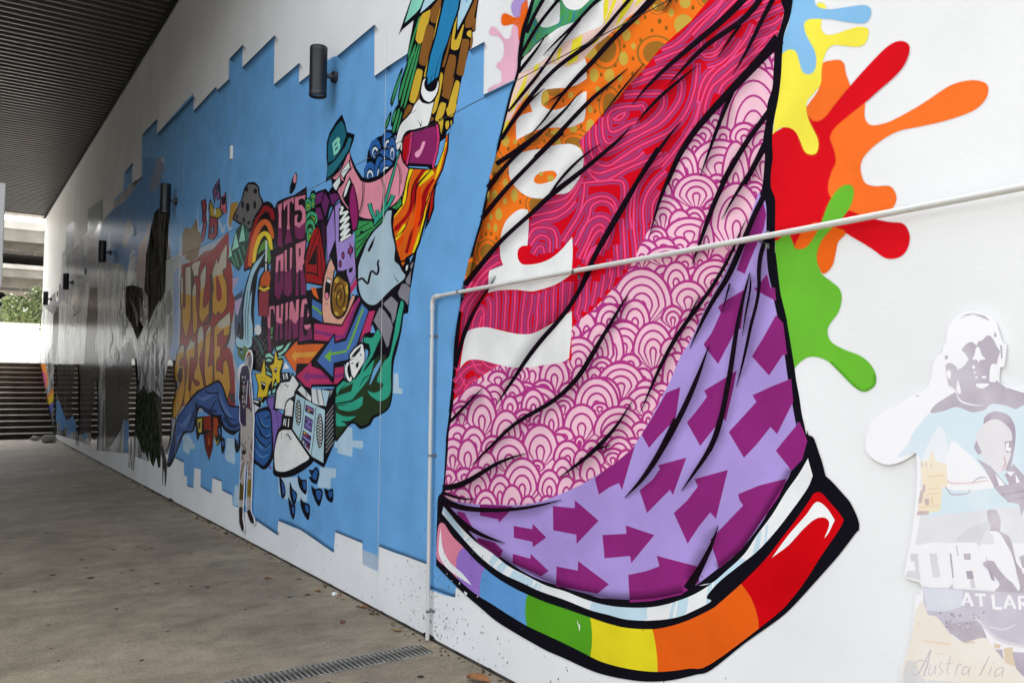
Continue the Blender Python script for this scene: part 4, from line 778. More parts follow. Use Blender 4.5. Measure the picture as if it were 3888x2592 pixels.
LETTERS = {'w': ['@w1 140,290 165,252 192,275 192,560 186,700 150,855 128,800 112,700 118,560 140,600', '@w1 190,250 215,215 275,200 262,260 248,350 235,325 215,345 205,290', '@w1 104,345 122,342 126,520 116,600 104,600'], 'i': ['@w1 215,400 228,385 238,430 238,600 246,640 246,740 225,830 205,790 202,650 200,470'],
    'l': ['@w1 270,320 310,240 322,270 315,400 300,500 300,600 350,530! 345,650! 285,735! 258,670 262,560 268,420'], 'd': ['@w1 500,50! 495,260! 462,280! 470,330 495,400 498,560 480,620 445,655 420,635! 405,665 375,640 370,560 372,490 382,440! 372,350 372,290 410,180! 420,225! 440,150!'],
    's': ['@w2 85,280 115,240 135,260 130,340 105,370 95,420 125,415 140,480 138,620 110,760 60,865 35,840 40,740 60,610 80,625 95,570 80,550 50,555 40,480 60,380'], 't': ['@w2 145,300 180,210 190,160! 200,215! 225,215! 225,350! 185,355! 180,450 172,620 190,640 180,745! 125,755! 140,600 160,430 150,360'],
    'y': ['@w2 245,150 270,85 295,100 298,240 270,330 265,400 280,480 310,630! 250,630 190,700 188,600 200,530 225,580 250,590 260,560 215,530 215,480 240,400 245,300'], 'l2': ['@w2 315,160 355,70 362,130 350,300 335,430! 380,400! 378,570! 320,610! 305,500 305,350'],
    'e': ['@w2 385,100! 430,40! 520,-40! 530,40 515,160! 465,170! 470,110! 420,160! 415,250! 445,260! 440,340! 412,370! 410,460 440,465 460,495! 460,400! 485,360! 510,420 530,600! 495,730! 455,600 425,545 385,590!']}
for n_, L in LETTERS.items():
    for i, q in enumerate(L):
        kk = 'W%s%d' % (n_, i)
        f('letter#' + n_, GD, q, 1, key=kk)
        f('letter#' + n_, GP, '@w1 80,0 600,0 600,270 380,340 300,420 240,500 100,480' if n_ in 'wild' else '@w2 0,-60 560,-60 560,60 440,110 400,60 300,190 220,260 60,330', clip=kk)
        fo('letter#' + n_, 'MASK', '54423e', 4.0, q, 1)
f('letter#d', '96403e', '@w1 404,360 415,330 450,440 450,520 430,547 408,520', 1)
multi('letter#s', '4a3636', ['@w2 92,440 120,430 118,540 100,580 82,545 70,510', '@w2 80,630 92,600 72,700'])
NV = '3f5f9a'
f('drapery', K_, '@p2 75,1480 120,1280 150,1120 220,1000 300,890 350,850 440,800 510,765 555,820 610,970 700,990 800,1060 800,1180 690,1200 640,1235 560,1190 520,1100 430,1060 350,1010 305,1200 225,1225 165,1370 110,1495', 1)
f('drapery', NV, '@p2 85,1470 130,1290 165,1120 225,1010 300,920 350,870 440,820 505,790 545,830 600,985 690,1010 700,1160 640,1195 570,1160 530,1080 440,1045 340,990 290,1190 215,1205 150,1370', 1)
ks('drapery', '5d7db4', ['@p2 320,900,6 380,930,30 440,900,26 500,850,10', '@p2 520,880,14 560,1000,34 620,1080,20', '@p2 170,1140,10 220,1150,40 280,1050,16', '@p2 120,1400,8 160,1280,24 200,1210,10'])
ks('drapery', '24365e', ['@p2 360,980,6 420,1030,40 500,1030,20', '@p2 560,1080,30 630,1160,40 690,1140,20', '@p2 100,1450,10 140,1330,26 150,1230,8', '@p2 260,1180,8 300,1060,18 340,960,6'])
ks('drapery', K_, ['@p2 395,850,4 440,880,14 500,870,10 530,890,3', '@p2 500,860,4 540,1000,14 600,1090,10 680,1110,3', '@p2 320,960,10 330,1040,12 300,1120,6', '@p2 430,1050,8 480,960,10 500,940,3'])
f('flower', K_, '@p2 320,1080 540,1060 545,1270 505,1330 470,1250 470,1330 435,1455 400,1350 385,1230 360,1230 335,1290 320,1200')
f('flower', '8c2a1c', '@p2 385,1075 445,1065 455,1200 425,1190 392,1190')
f('flower', 'a8441c', '@p2 470,1080 505,1090 520,1170 500,1250 470,1210')
f('flower', 'c9b23c', '@p2 465,1190 498,1300 515,1270 520,1265 505,1310 490,1310'); f('flower', 'c9b23c', '@p2 335,1100 375,1090 370,1210 345,1215'); f('flower', '2c2230', '@p2 345,1125 362,1115 360,1180 345,1180')
f('flower', '6c1c14', '@p2 405,1230 460,1215 465,1330 432,1430 405,1340', 1); el('flower', 'b05a2c', '@p2 434,1290,9,36')
for i, s in enumerate(['@p2 540,1265 565,1260 570,1340 550,1395 535,1340', '@p2 655,1255 675,1290 690,1210 705,1200 700,1340 668,1385 650,1320', '@p2 505,1165 530,1150 545,1200 540,1290 510,1230']):
    f('teardrop#%d' % i, K_, s, 1)
multi('teardrop#0', '456aa6', ['@p2 545,1290 560,1285 560,1320 548,1325']); multi('teardrop#1', '456aa6', ['@p2 665,1295 690,1250 685,1320']); multi('teardrop#2', '456aa6', ['@p2 512,1180 528,1170 535,1240 515,1220'])

# ================================================================== ART 5: doodle characters
ROOTS['doodle'] = empty('doodle_mural', (WX, 7, 2), 'crowded cartoon doodle mural of ghost, worm, snail, shoes and lettering ITS OUR THING', 'mural')
PRE = 'doodle/'
# brick column with the blue arm
f('brick_column', K_, '@A 540,220 600,90 740,-120 1330,-120 1300,60 1280,220 1270,370 1235,390 1240,470 1215,575 1195,600 1110,930 1095,1000 1035,1330 1012,1400 1012,1470 975,1525 960,1600 @p4 1800,60 1770,170 1740,240 1700,290 1690,350 1600,420 1300,320 1200,330 1130,330 1105,300 1110,190 1140,90 @A 290,1500 350,1220 345,1160 380,960 450,760 450,690')
YB = 'd6b23c'; BB = '8a5c2c'
for i, (c, s) in enumerate([(YB, '@A 620,200 735,105 700,320 650,470 625,515 600,525 570,495 562,440'), (BB, '@A 740,60 790,-30 865,-100 855,110 830,230 800,275 765,275 735,255 732,200'), (BB, '@A 690,310 715,298 750,310 775,350 765,470 720,640 685,770 650,785 610,765 600,710 640,500'),
    (YB, '@A 565,850 600,825 635,840 640,880 600,1080 550,1220 525,1228 492,1212 490,1150'), (YB, '@A 850,110 872,105 765,530 790,350'), (YB, '@A 748,565 755,570 690,880 660,890'), (BB, '@A 1245,20 1300,-40 1260,180 1228,320 1200,333 1165,335 1145,305 1170,180'),
    (YB, '@A 1060,130 1040,330 1025,480 1130,290 1112,420 1075,570 1040,598 1000,595 980,560 1000,380'), (BB, '@A 1110,490 1130,468 1165,468 1195,490 1180,620 1130,890 1105,902 1065,897 1045,865 1065,740'), (BB, '@A 960,665 985,655 1020,660 1040,690 1030,800 1000,920 895,1080 880,1050 900,880'),
    (BB, '@A 1000,930 1012,960 960,1175 930,1175 870,1120'), (YB, '@A 1040,962 1070,970 1083,1000 1070,1090 1015,1350 990,1390 955,1385 935,1360 955,1230 1010,1040'), (YB, '@A 840,870 870,868 883,900 870,1010 820,1260 785,1345 752,1340 790,1180 830,1050'), (YB, '@A 860,1225 900,1228 920,1250 880,1385 795,1438 820,1320'),
    (BB, '@A 980,400 962,560 905,780 885,800 870,790 925,620'), (BB, '@A 468,1252 495,1248 520,1272 500,1320 410,1420 430,1330'), (BB, '@A 605,1100 615,1130 580,1225 560,1228'), (YB, '@A 920,1455 935,1442 950,1460 945,1525 925,1540 915,1505'), (YB, '@A 975,1445 990,1440 988,1480 978,1490'),
    (YB, '@A 830,1440 890,1415 865,1600 @p4 1640,230 1625,340 1600,300 1590,180 1590,100'), (BB, '@A 735,1390 775,1415 720,1470 725,1440'), (BB, '@A 1245,230 1276,228 1262,355 1235,352'), (BB, '@A 1222,440 1242,465 1225,570 1203,550'), (YB, '@A 1175,380 1220,365 1218,450 1170,420'), (YB, '@p4 1700,30 1800,-20 1790,60 1750,120 1710,110'), (YB, '@p4 1690,180 1720,170 1725,220 1705,260 1685,230')]):
    f('brick_column/brick#%d' % i, c, s, 1)
GR = '3f9a5e'
for i, s in enumerate(['@A 590,230 608,235 545,440 482,680 465,692 478,600', '@A 540,560 555,580 460,880 380,1160 357,1172 400,980', '@A 572,570 588,580 470,1000 405,1240 380,1255 440,1000', '@A 600,575 612,580 540,900 450,1230 425,1240', '@A 520,620 545,640 460,760', '@p4 1165,60 1190,65 1130,290 1115,270', '@p4 1200,90 1215,90 1170,260 1155,270', '@p4 1150,30 1165,60 1125,160 1108,180']):
    f('brick_column/green_streak#%d' % i, GR, s, 1)
for i, (a, b) in enumerate([('@A 390,815 398,870 290,1245 265,1252 258,1200 320,1000', '@A 385,870 370,960 285,1210 275,1210 310,1060'), ('@A 260,1330 268,1390 212,1545 188,1530 195,1470', '@A 255,1380 212,1510 200,1500 230,1410'), ('@A 345,1250 352,1300 290,1500 268,1480 290,1370', '@A 340,1310 290,1470 282,1440 315,1340'), ('@p4 1165,0 1150,120 1105,230 1095,190 1120,80', '@p4 1150,50 1140,120 1110,190 1118,110')]):
    f('green_drop#%d' % i, K_, a, 1); f('green_drop#%d' % i, GR, b, 1)
f('ice_spike#a', K_, '@A 520,-60 860,-40 740,110 600,190 400,355 354,420 400,290'); f('ice_spike#a', '8fdcc4', '@A 530,-60 700,-60 650,0 610,100 560,160 428,280', key='ice')
f('ice_spike#a', 'b8dcea', '@A 690,-60 850,-60 750,40 690,95 612,160 650,50')
f('ice_spike#b', K_, '@A 1080,-60 1290,-60 1190,155 1035,490 1028,440'); f('ice_spike#b', 'b4d8ea', '@A 1095,-60 1260,-60 1180,120 1055,362 1062,200'); f('ice_spike#b', '6aa6d8', '@A 1150,-60 1200,-60 1160,50')
f('arm', K_, '@A 890,-60 1110,-60 1082,110 1000,350 905,640 872,820 835,960 800,1060 740,1090 680,1060 662,1000 680,870 720,640 780,440 848,140'); f('arm', '2c86b8', '@A 915,-60 1088,-60 1060,110 980,350 930,520 880,640 850,800 820,940 800,1010 780,1040! 700,1050! 680,1010 690,900 740,650 800,450 868,150')
ks('arm', K_, ['@A 865,640,2 820,760,6 790,900,8 770,1040,8', '@A 762,870,2 740,960,6 722,1060,8', '@A 690,1050,20 740,1085,22 790,1050,20'])
f('hand', K_, '@A 600,1190 612,1050 640,950 690,915 705,925 700,1010 840,900 845,1010 830,1110 790,1190 750,1360 720,1500 720,1600 @p4 1540,110 1510,215 1480,300 1440,420 1420,470 1385,490 1358,450 1358,370 1385,310 1290,290 1255,330 1232,380 1225,480 1195,510 1150,490 1110,450 1140,370 1160,290 1190,190 @A 400,1450 500,1330', 0)
f('hand', 'eef0ee', '@A 605,1180! 640,1225 720,1238 775,1215! 740,1370 715,1480 @p4 1530,60 1520,120 1500,200 1470,290 1430,400 1408,450 1388,468 1372,440 1375,360 1402,295 1420,262 1340,262 1275,275 1238,312 1213,370 1200,430 1172,480 1140,475 1124,440 1150,380 1170,300 1205,205 1280,125 1320,70 1350,0', 1)
f('hand', 'eef0ee', '@p4 1210,400 1222,420 1212,490 1198,480')
ks('hand', K_, ['@A 615,1150,10 660,1215,16 720,1232,16 790,1190,12', '@A 585,1430,2 610,1480,8 620,1510,10 628,1430,2', '@A 480,1365,2 540,1330,6 570,1295,2'])
f('hand/cuff', K_, '@A 612,1090 640,960 680,925 690,935 668,1000 690,1080 740,1105 800,1080 830,980 838,1010 818,1110 770,1195 720,1230 660,1205 628,1150'); f('hand/cuff', 'f2f4f2', '@A 622,1090! 645,970 680,932! 660,1000 680,1070 735,1095 795,1065 828,960! 832,1020 810,1110 765,1185 720,1215 665,1190 635,1140', 1)
f('paint_can', K_, '@p4 1215,430 1230,330 1320,270 1560,200 1600,170 1625,220 1635,350 1610,510 1560,700 1520,690 1480,665 1290,660 1270,670 1240,640 1210,560'); f('paint_can', '8c2c66', '@p4 1335,290 1575,225 1590,300 1592,400 1575,560 1540,640 1290,625 1310,540 1325,420'); f('paint_can', 'b81822', '@p4 1240,345 1305,300 1300,450 1270,570 1247,618 1222,560 1226,430')
multi('paint_can', 'd6427e', ['@p4 1308,295 1330,288 1312,480 1275,650 1252,642 1288,510', '@p4 1582,200 1606,215 1622,350 1602,500 1555,682 1535,668 1585,490 1597,350']); f('paint_can', 'f2a6c4', '@p4 1440,395 1466,408 1418,530 1385,565 1360,555 1358,515 1388,488 1410,470', 1)
f('paint_can', K_, '@p4 1275,632 1545,640 1542,672 1290,660')
# fire
f('fire', K_, '@p4 1270,670 1540,690 1600,640 1660,480 1690,330 1728,290 1718,480 1660,700 1565,900 1490,1200 1410,1500 @S 1580,960 1548,985 1525,1035 1508,960 @p4 1150,1568 1105,1300 1115,1200 1200,1080 1235,900')
f('fire', 'e0641c', '@p4 1285,690 1540,700 1605,650 1670,480 1695,330 1712,320 1700,480 1645,690 1550,890 1470,1190 1390,1490 @S 1572,958 1540,978 1524,1020 1512,955 @p4 1165,1568 1120,1310 1130,1200 1210,1090 1250,910', key='fire')
ks('fire', 'f2d820', ['@p4 1310,670,70 1260,880,50 1240,1020,40 1185,1120,34 1120,1215,20', '@p4 1550,715,60 1460,775,90 1400,850,50 1380,920,6', '@p4 1690,400,24 1650,520,34 1610,700,30 1570,800,10', '@p4 1500,980,6 1455,1150,30 1440,1300,40 1390,1450,34 1340,1600,30', '@p4 1250,1290,30 1190,1390,36 1150,1455,20'], 'fire')
ks('fire', 'a81418', ['@p4 1470,680,30 1360,850,44 1330,1050,50 1270,1200,40 1140,1340,40', '@p4 1560,800,20 1480,920,50 1440,1080,60 1420,1250,30 1330,1360,34 1290,1500,40 1260,1600,30', '@p4 1640,330,30 1615,450,20 1600,540,10', '@p4 1210,1240,10 1180,1320,30 1130,1360,20'], 'fire')
ks('fire', 'ee4c14', ['@p4 1390,870,40 1400,1050,60 1370,1250,50 1330,1450,40 1290,1600,40', '@p4 1240,1400,10 1200,1470,40 1160,1530,30'], 'fire')
ks('fire', K_, ['@p4 1340,690,4 1285,850,14 1265,1000,10 1225,1130,4', '@p4 1440,690,4 1340,860,12 1310,1020,10 1310,1150,3', '@p4 1530,700,10 1410,830,20 1370,900,16 1360,1050,10 1335,1200,3', '@p4 1560,900,3 1500,1000,10 1440,1200,10 1400,1400,3', '@p4 1300,1200,3 1240,1340,12 1150,1430,8', '@p4 1350,1300,3 1310,1450,10 1270,1600,8', '@p4 1640,500,3 1600,640,12 1560,710,10'], 'fire')
f('flame', K_, '@p4 1625,820 1585,880 1568,1000 1565,1120 1515,1260 1465,1350 1440,1445 1470,1290 1500,1150 1518,1000 1550,890'); f('flame', 'b8241c', '@p4 1565,890 1552,1000 1545,1110 1495,1260 1512,1150 1530,1000')
# blue shell scales
f('scale_shell', K_, '@p4 830,640 845,500 885,390 960,340 1000,330 1050,265 1110,268 1135,330 1160,470 1155,590 1080,670 950,770 805,800 805,690', key='shell')
for s in ['@p4 925,470,62,110', '@p4 1065,395,62,105', '@p4 1025,590,90,115', '@p4 1110,480,40,130', '@p4 870,720,62,110', '@p4 975,700,52,150', '@p4 1050,680,80,90']:
    q = s.split(' ')[1].split(','); x, y, a, b = [float(v) for v in q]
    for fr, c in ((1.12, K_), (1.0, '2f64a8'), (0.62, K_), (0.52, 'd4e4ee'), (0.36, K_), (0.26, '2f64a8')):
        el('scale_shell', c, '@p4 %g,%g,%g,%g' % (x, y + b * (1 - fr) * 0.7, a * fr, b * fr), 'shell')
# green tube behind the ghost
f('green_tube', K_, '@p4 690,1290 740,1230 900,1240 940,1290 1100,1060 1215,980 1225,1080 1110,1200 920,1400 800,1568 @S 1372,1000 1352,1060 1345,1000 1348,900', key='tube'); f('green_tube', '3f9a58', '@p4 705,1300 745,1250 890,1255 910,1300 1200,1000 1210,1070 900,1400 790,1568 @S 1365,1000 1355,1040 1350,950')
ks('green_tube', K_, ['@p4 700,1360,10 860,1270,10', '@p4 700,1440,12 790,1380,14 900,1320,10', '@p4 715,1490,10 800,1440,12 860,1380,8', '@p4 720,1568,12 830,1440,10', '@p4 760,1380,20 790,1360,20', '@p4 1120,1090,8 1200,1040,8', '@p4 1150,1060,6 1160,1110,6'], 'tube')
# worm with the hat
PKW = 'e493a4'
f('worm', K_, '@p4 445,790 550,670 648,490 668,560 720,680 785,775 830,795 950,765 1080,668 1150,590 1185,480 1205,480 1235,600 1300,680 1275,780 1240,920 1200,1010 1110,1110 1000,1200 940,1255 820,1245 740,1225 690,1215 630,1150 550,1050 510,950 460,860')
f('worm', PKW, '@p4 465,790 560,690 640,515 655,580 700,700 768,818! 830,838 900,830 1000,780 1120,670 1170,600 1198,515! 1222,610 1285,690! 1255,800 1220,950 1150,1050 1050,1130 950,1218 830,1225 742,1197! 700,1180 640,1130 540,990 522,930 535,900 590,820', 1)
ks('worm', K_, ['@p4 790,825,8 792,950,9 775,1080,10 742,1190,8', '@p4 805,830,5 806,950,6 790,1080,6 758,1190,5', '@p4 985,785,8 1015,880,9 1010,1000,9 985,1140,6', '@p4 1000,780,5 1030,880,6 1025,1000,6', '@p4 1155,625,8 1190,720,8 1192,850,9 1180,980,6', '@p4 1170,620,5 1205,720,5 1207,850,6', '@p4 655,560,6 650,640,8 660,690,6', '@p4 560,830,12 590,820,12 620,720,12 670,690,8'])
multi('worm/eye#a', K_, ['@p4 648,590 665,690 610,760 585,810 540,730']); f('worm/eye#a', 'e8f2ee', '@p4 640,610 650,680 605,740 580,785 552,730'); f('worm/eye#b', K_, '@p4 545,750 562,830 505,945 452,860'); f('worm/eye#b', 'e8f2ee', '@p4 538,772 548,830 500,928 466,862')
f('worm/mouth', K_, '@p4 650,770 695,880 725,1000 705,1160 660,1145 600,1060 565,985 600,880'); f('worm/mouth', 'e8f2ee', '@p4 645,806 656,830 610,970 582,1000 602,900'); f('worm/tongue', K_, '@p4 680,845 640,950 632,1060 640,1210 628,1310 672,1365 725,1345 750,1220 742,1080 715,930', 1); f('worm/tongue', '982a6c', '@p4 682,865 655,950 648,1060 655,1215 645,1310 680,1346 716,1330 735,1220 728,1080 702,930', 1)
f('hat', K_, '@p4 565,98 598,180 622,290 705,318 692,380 668,450 655,490 560,650 450,800 388,832 408,680 398,560 400,400 430,300 500,180'); f('hat', '236a7c', '@p4 562,165 590,220 612,320 560,470 480,590 416,625 414,450 430,350 500,230'); f('hat/brim', '2c7484', '@p4 640,345 672,362 645,470 560,610 470,735 402,790 414,660 500,590 600,450')
f('hat/letter', '8fe0c6', '@p4 460,410 512,350 532,345 546,372 536,402 548,425 545,462 520,512 478,548'); multi('hat/letter', '236a7c', ['@p4 484,425 512,388 508,420 488,448', '@p4 490,472 520,438 522,466 493,498'])
ks('slime_drip', K_, ['@p4 1190,480,10 1120,740,34 1035,1050,40 1005,1170,60 945,1240,60 910,1310,20', '@p4 865,1060,50 880,1130,50 920,1230,50', '@p4 945,1130,40 955,1200,40', '@p4 1120,970,60 1070,1080,50 1010,1150,50'])
ks('slime_drip', '35a088', ['@p4 1190,490,4 1120,740,18 1035,1050,24 1005,1160,40 945,1230,40 912,1295,10', '@p4 862,1060,30 880,1130,34 925,1230,30', '@p4 945,1130,20 955,1200,24', '@p4 1120,970,36 1070,1080,30 1010,1150,30'])
# grey pipe, slime, ghost
f('grey_pipe', K_, '@p5 1810,-150 1830,-150 1745,350 1725,590 1660,605 1590,640 1545,820 1490,1060 1435,1090 1290,700 1240,520 1500,340 1690,120'); GY = '8b8992'
for i, s in enumerate(['@p5 1765,0 1792,-20 1765,70 1745,40', '@p5 1760,80 1745,260 1705,240 1692,200 1740,120', '@p5 1650,240 1700,245 1750,290 1722,500 1690,450 1620,400 1602,350', '@p5 1425,480 1525,390 1602,470 1572,650 1540,720 1522,600', '@p5 1385,520 1442,560 1520,680 1540,760 1492,980 1470,1000 1412,840 1312,680']): f('grey_pipe/pipe_segment#%d' % i, GY, s)
f('slime', K_, '@p5 1630,425 1695,520 1670,610 1645,800 1600,1000 1552,1200 1535,1568 @p6 1240,150 1235,310 1205,420 1130,475 1085,500 1055,552 980,582 930,540 885,560 830,632 772,662 765,290 800,190 @p5 930,1360 1050,1380 1100,1330 1200,1200 1250,1050 1195,1000 1185,900 1240,825 1330,825 1370,770 1450,1000 1500,1000 1530,800 1590,620', 1)
f('slime', '2c3c26', '@p6 1225,160 1220,310 1195,410 1125,455 1070,480 1040,535 985,555 930,522 880,540 825,610 785,635 785,290 840,200 1000,150 1100,20 1180,0', 1)
TL = '36a88a'
multi('slime', TL, ['@p5 1360,780! 1400,860 1350,980 1300,1100 1210,1240 1150,1350 1050,1430 930,1500 880,1568! 868,1500 920,1400 1000,1420! 1130,1350 1180,1230 1270,1080 1260,960! 1200,935 1210,880 1300,880', '@p5 1640,440! 1672,480 1645,640 1610,840 1545,1050 1510,1250 1480,1400! 1420,1310 1400,1350! 1430,1180 1500,1100 1545,900 1590,640', '@p6 1160,60! 1225,40! 1220,170 1215,300 1140,362 1060,315 1035,275! 1090,295 1140,270 1160,220 1110,200', '@p6 1090,30! 1060,150 1010,230 960,290 890,380! 785,390! 780,330 880,290 910,270 930,160! 1000,130 1060,60', '@p6 785,450! 850,480 945,478! 890,520 850,525 870,555! 800,560 785,540!', '@p6 795,400! 870,385 1000,320! 985,400 900,440 810,425!'], 1)
ks('slime', K_, ['@p6 800,300,3 830,260,8 870,220,3', '@p6 785,380,10 880,365,12 930,345,3', '@p6 830,520,10 880,525,12 940,500,4', '@p6 1060,150,3 1010,180,8 970,250,3'])
f('slime', '74b0dc', '@p6 1150,20 1130,90 1060,225 1050,230 1085,110 1130,40')
f('ghost', K_, '@p4 1095,1110 1150,1120 1170,1140 1120,1190 1112,1300 1140,1450 1165,1568 @p5 1650,0 1735,60 1700,130 1680,220 1560,330 1400,470 1350,520 1290,560 1230,540 1150,440 1110,320 1100,100 1105,-60 @p4 800,1500 880,1370 1000,1250', 0)
f('ghost', 'adc6d2', '@p4 1060,1140! 1105,1138! 1095,1260 1110,1400 1140,1540 @p5 1560,-40 1615,20 1660,100 1690,135! 1670,190 1560,275 1480,350 1400,432 1350,480 1290,495 1230,470 1170,400 1140,300 1132,210 1130,100 1140,0 @p4 805,1568 840,1480 910,1370 1000,1275 1035,1180', 1)
f('ghost/eye#a', K_, '@p4 930,1405 920,1440 898,1520 860,1590 842,1568 880,1490'); f('ghost/eye#b', K_, '@p5 1600,-20 1745,-60 1750,40 1735,70 1700,130 1650,90'); f('ghost/eye#b', 'ef7a1c', '@p5 1640,-10 1690,-20 1660,30'); f('ghost/eye#b', 'eef2f2', '@p5 1700,30 1725,15 1715,75 1695,90')
k('ghost/mouth', K_, '@p5 1375,-40,20 1362,0,24 1372,70,26 1350,130,26 1290,90,24 1262,170,26 1240,240,26 1180,180,26 1130,200,24'); ks('ghost', K_, ['@p5 1555,120,2 1575,180,8 1610,220,12'])
# letters ITS OUR THING
f('lettering', '241a24', '@p3 430,640 480,520 560,480 680,440 830,340 835,480 830,960 825,1300 830,1568 @p2 1325,60 1340,430 1200,460 1130,470 990,500 960,560 900,580 870,420 880,200 900,120 @p1 1080,1480 1120,1050 1160,880 1150,600')
ks('lettering', '4d2436', ['@R8 180,300,16 160,560,18', '@R8 150,760,14 120,1100,18 100,1450,14', '@R8 320,300,16 300,600,16', '@R8 420,240,20 430,560,16', '@R8 280,860,20 270,800,12', '@R8 450,900,16 450,1300,14', '@R8 300,1250,12 300,1500,12'])
LT = {'i': '215,150 278,120 265,300 270,480 285,780 210,770 225,480 230,300', 't': '300,100 455,30 450,130 435,130 430,90 390,110 385,400 400,560 438,700 315,740 345,540 360,400 360,130 325,180 312,238 300,200', 's': '470,40 628,0 610,85 590,45 527,70 520,155 570,150 622,220 636,330 627,520 600,640 540,665 480,640 463,500 468,310 520,290 500,350 500,400 540,420 575,360 577,260 545,220 470,235',
      'o': '190,920 300,865 297,1150 292,1400 230,1568 165,1480 180,1150', 'u': '315,830 350,815 345,1100 365,1180 395,1100 395,790 430,785 420,1100 427,1450 370,1520 310,1470 320,1100', 'r': '480,735 630,675 615,850 600,940 612,1000 580,1060 632,1300 636,1480 560,1490 550,1110 522,1120 520,1500 478,1500 490,1100'}
for n_, s in LT.items():
    f('lettering/letter#' + n_, '7c2c5c', '@R8 ' + s, key='lt' + n_)
    f('lettering/letter#' + n_, 'dc8299', '@R8 100,0 700,-100 700,330 530,490 440,430 390,520 250,490 100,470' if n_ in 'its' else '@R8 100,700 700,600 700,1030 600,1100 500,1160 430,1080 350,1140 290,1130 180,1150 100,1200', clip='lt' + n_)
multi('lettering/letter#o', '3a2434', ['@R8 225,985 255,965 255,1200 235,1330 210,1290']); multi('lettering/letter#r', '3a2434', ['@R8 525,800 555,785 555,900 530,930'])
L2 = {'t': '905,150 990,135 995,220 978,160 957,165 955,330 962,520 928,520 935,350 930,200 915,190 903,240', 'h': '1005,140 1030,130 1030,240 1045,235 1045,125 1065,118 1055,300 1062,400 1035,430 1037,300 1020,300 1017,430 998,430 1005,280', 'i': '1085,115 1105,105 1100,420 1080,430', 'n': '1120,105 1145,95 1170,200 1175,85 1200,80 1190,400 1150,420 1137,220 1130,420 1108,420', 'g': '1225,85 1307,62 1297,200 1265,245 1275,190 1277,120 1245,120 1235,250 1230,350 1250,400 1270,380 1277,330 1245,330 1240,300 1317,290 1312,445 1198,445 1205,300 1215,180'}
for n_, s in L2.items():
    f('lettering/letter#2' + n_, '7c2c5c', '@p2 ' + s, key='l2' + n_); f('lettering/letter#2' + n_, 'dc8299', '@p2 880,60 1330,20 1330,230 1200,230 1170,290 1110,240 1060,290 1000,270 960,330 890,300', clip='l2' + n_)
f('lettering/letter#2g', 'dc8299', '@p2 1242,300 1315,290 1312,305 1290,320 1270,340 1250,330'); f('exclamation', '57a65a', '@p2 960,320 978,318 970,380 962,380'); f('exclamation', '57a65a', '@p2 958,395 972,392 974,412 960,415')
f('speech_blob', K_, '@p3 700,165 718,200 718,250 690,370 650,430 625,420 630,340 660,240'); f('speech_blob', 'e493a4', '@p3 695,185 708,220 705,270 690,300 672,285 672,235', 1)
# rainbow and things around it
f('rainbow', K_, '@p1 850,1110 880,880 930,650 985,520 1055,438 1110,438 1155,490 1165,560 1155,900 1110,1060 900,1110', 1)
ks('rainbow', '962024', ['@p1 872,1090,36 902,880,44 950,670,46 1010,545,54 1070,500,56 1125,540,50 1140,620,24']); ks('rainbow', 'dd6c34', ['@p1 908,1075,36 935,880,46 985,720,52 1040,640,54 1090,650,52 1128,740,40 1140,800,20']); ks('rainbow', 'ecd23a', ['@p1 948,1040,30 970,900,36 1012,785,42 1060,748,46 1102,790,42 1128,910,26']); f('rainbow', '5f9a44', '@p1 985,960 1020,860 1065,805 1100,850 1122,1000 1100,1060 1060,900')
f('cloud_rock', K_, '@p1 800,460 830,400 850,310 890,248 930,240 965,245 1003,290 1012,360 1045,430 1035,490 965,610 920,730 850,690 760,625 740,590', 1); f('cloud_rock', '6f6c6c', '@p1 810,460 840,405 862,315 897,265 930,262 960,268 988,300 998,365 1028,430 1020,480 950,590 915,700 855,665 775,610 760,585', 1)
el('cloud_rock', K_, '@p1 880,310,16,26 965,330,18,26 840,465,14,36 890,490,18,44 960,465,13,44 850,615,12,26 900,640,16,20 785,580,10,24')
f('crystal', '2c4a40', '@p1 695,1010 770,720 840,640 900,700 905,830 870,1000 800,1125')
ks('crystal', '4f9a7c', ['@p1 760,940,16 800,1080,16', '@p1 800,900,14 840,1040,14', '@p1 840,870,12 865,960,10', '@p1 720,960,14 770,1070,14', '@p1 870,700,10 900,790,10', '@p1 860,730,8 890,820,8'])
multi('crystal', '9adcc6', ['@p1 770,730 802,880 735,918', '@p1 842,648 866,822 803,832', '@p1 715,850 735,960 700,995'])
f('bottle', K_, '@p1 985,1330 1000,1200 1050,1110 1060,1000 1085,1000 1105,1110 1125,1180 1115,1330 1100,1568 995,1568'); f('bottle', 'd0602c', '@p1 1018,1200 1055,1130 1100,1118 1115,1180 1106,1268 1015,1275'); k('bottle', 'dcc43a', '@p1 1003,1282,26 1050,1308,28 1106,1282,26'); f('bottle', '9a3a4a', '@p1 1005,1325 1100,1320 1092,1568 1000,1568')
f('waterfall', K_, '@p1 1085,885 1040,945 945,1045 890,1180 845,1350 825,1568 @p2 715,100 655,100 650,300 655,450 680,520 800,520 820,350 815,180 830,0 @p1 960,1400 990,1150 1060,990'); f('waterfall', '4a5a74', '@p2 650,60 720,0 715,200 690,440 655,440'); f('waterfall', 'a6d0e0', '@p1 1078,898! 1040,960 955,1055 905,1180 865,1350 842,1568! @p2 725,200 728,400 700,420 668,400 662,450 690,490 790,482 805,330 790,200 800,0! @p1 905,1400 940,1180 1020,1020', 1)
ks('waterfall', K_, ['@p2 765,0,5 745,200,6 745,420,4', '@p2 785,20,5 765,220,6 765,460,4', '@p2 690,280,14 680,380,18 700,300,6']); f('waterfall', 'd4dce0', '@p1 1068,820 1082,820 1080,1030 1062,1030'); k('waterfall', 'd4dce0', '@p1 1072,1045,14 1070,1120,14')
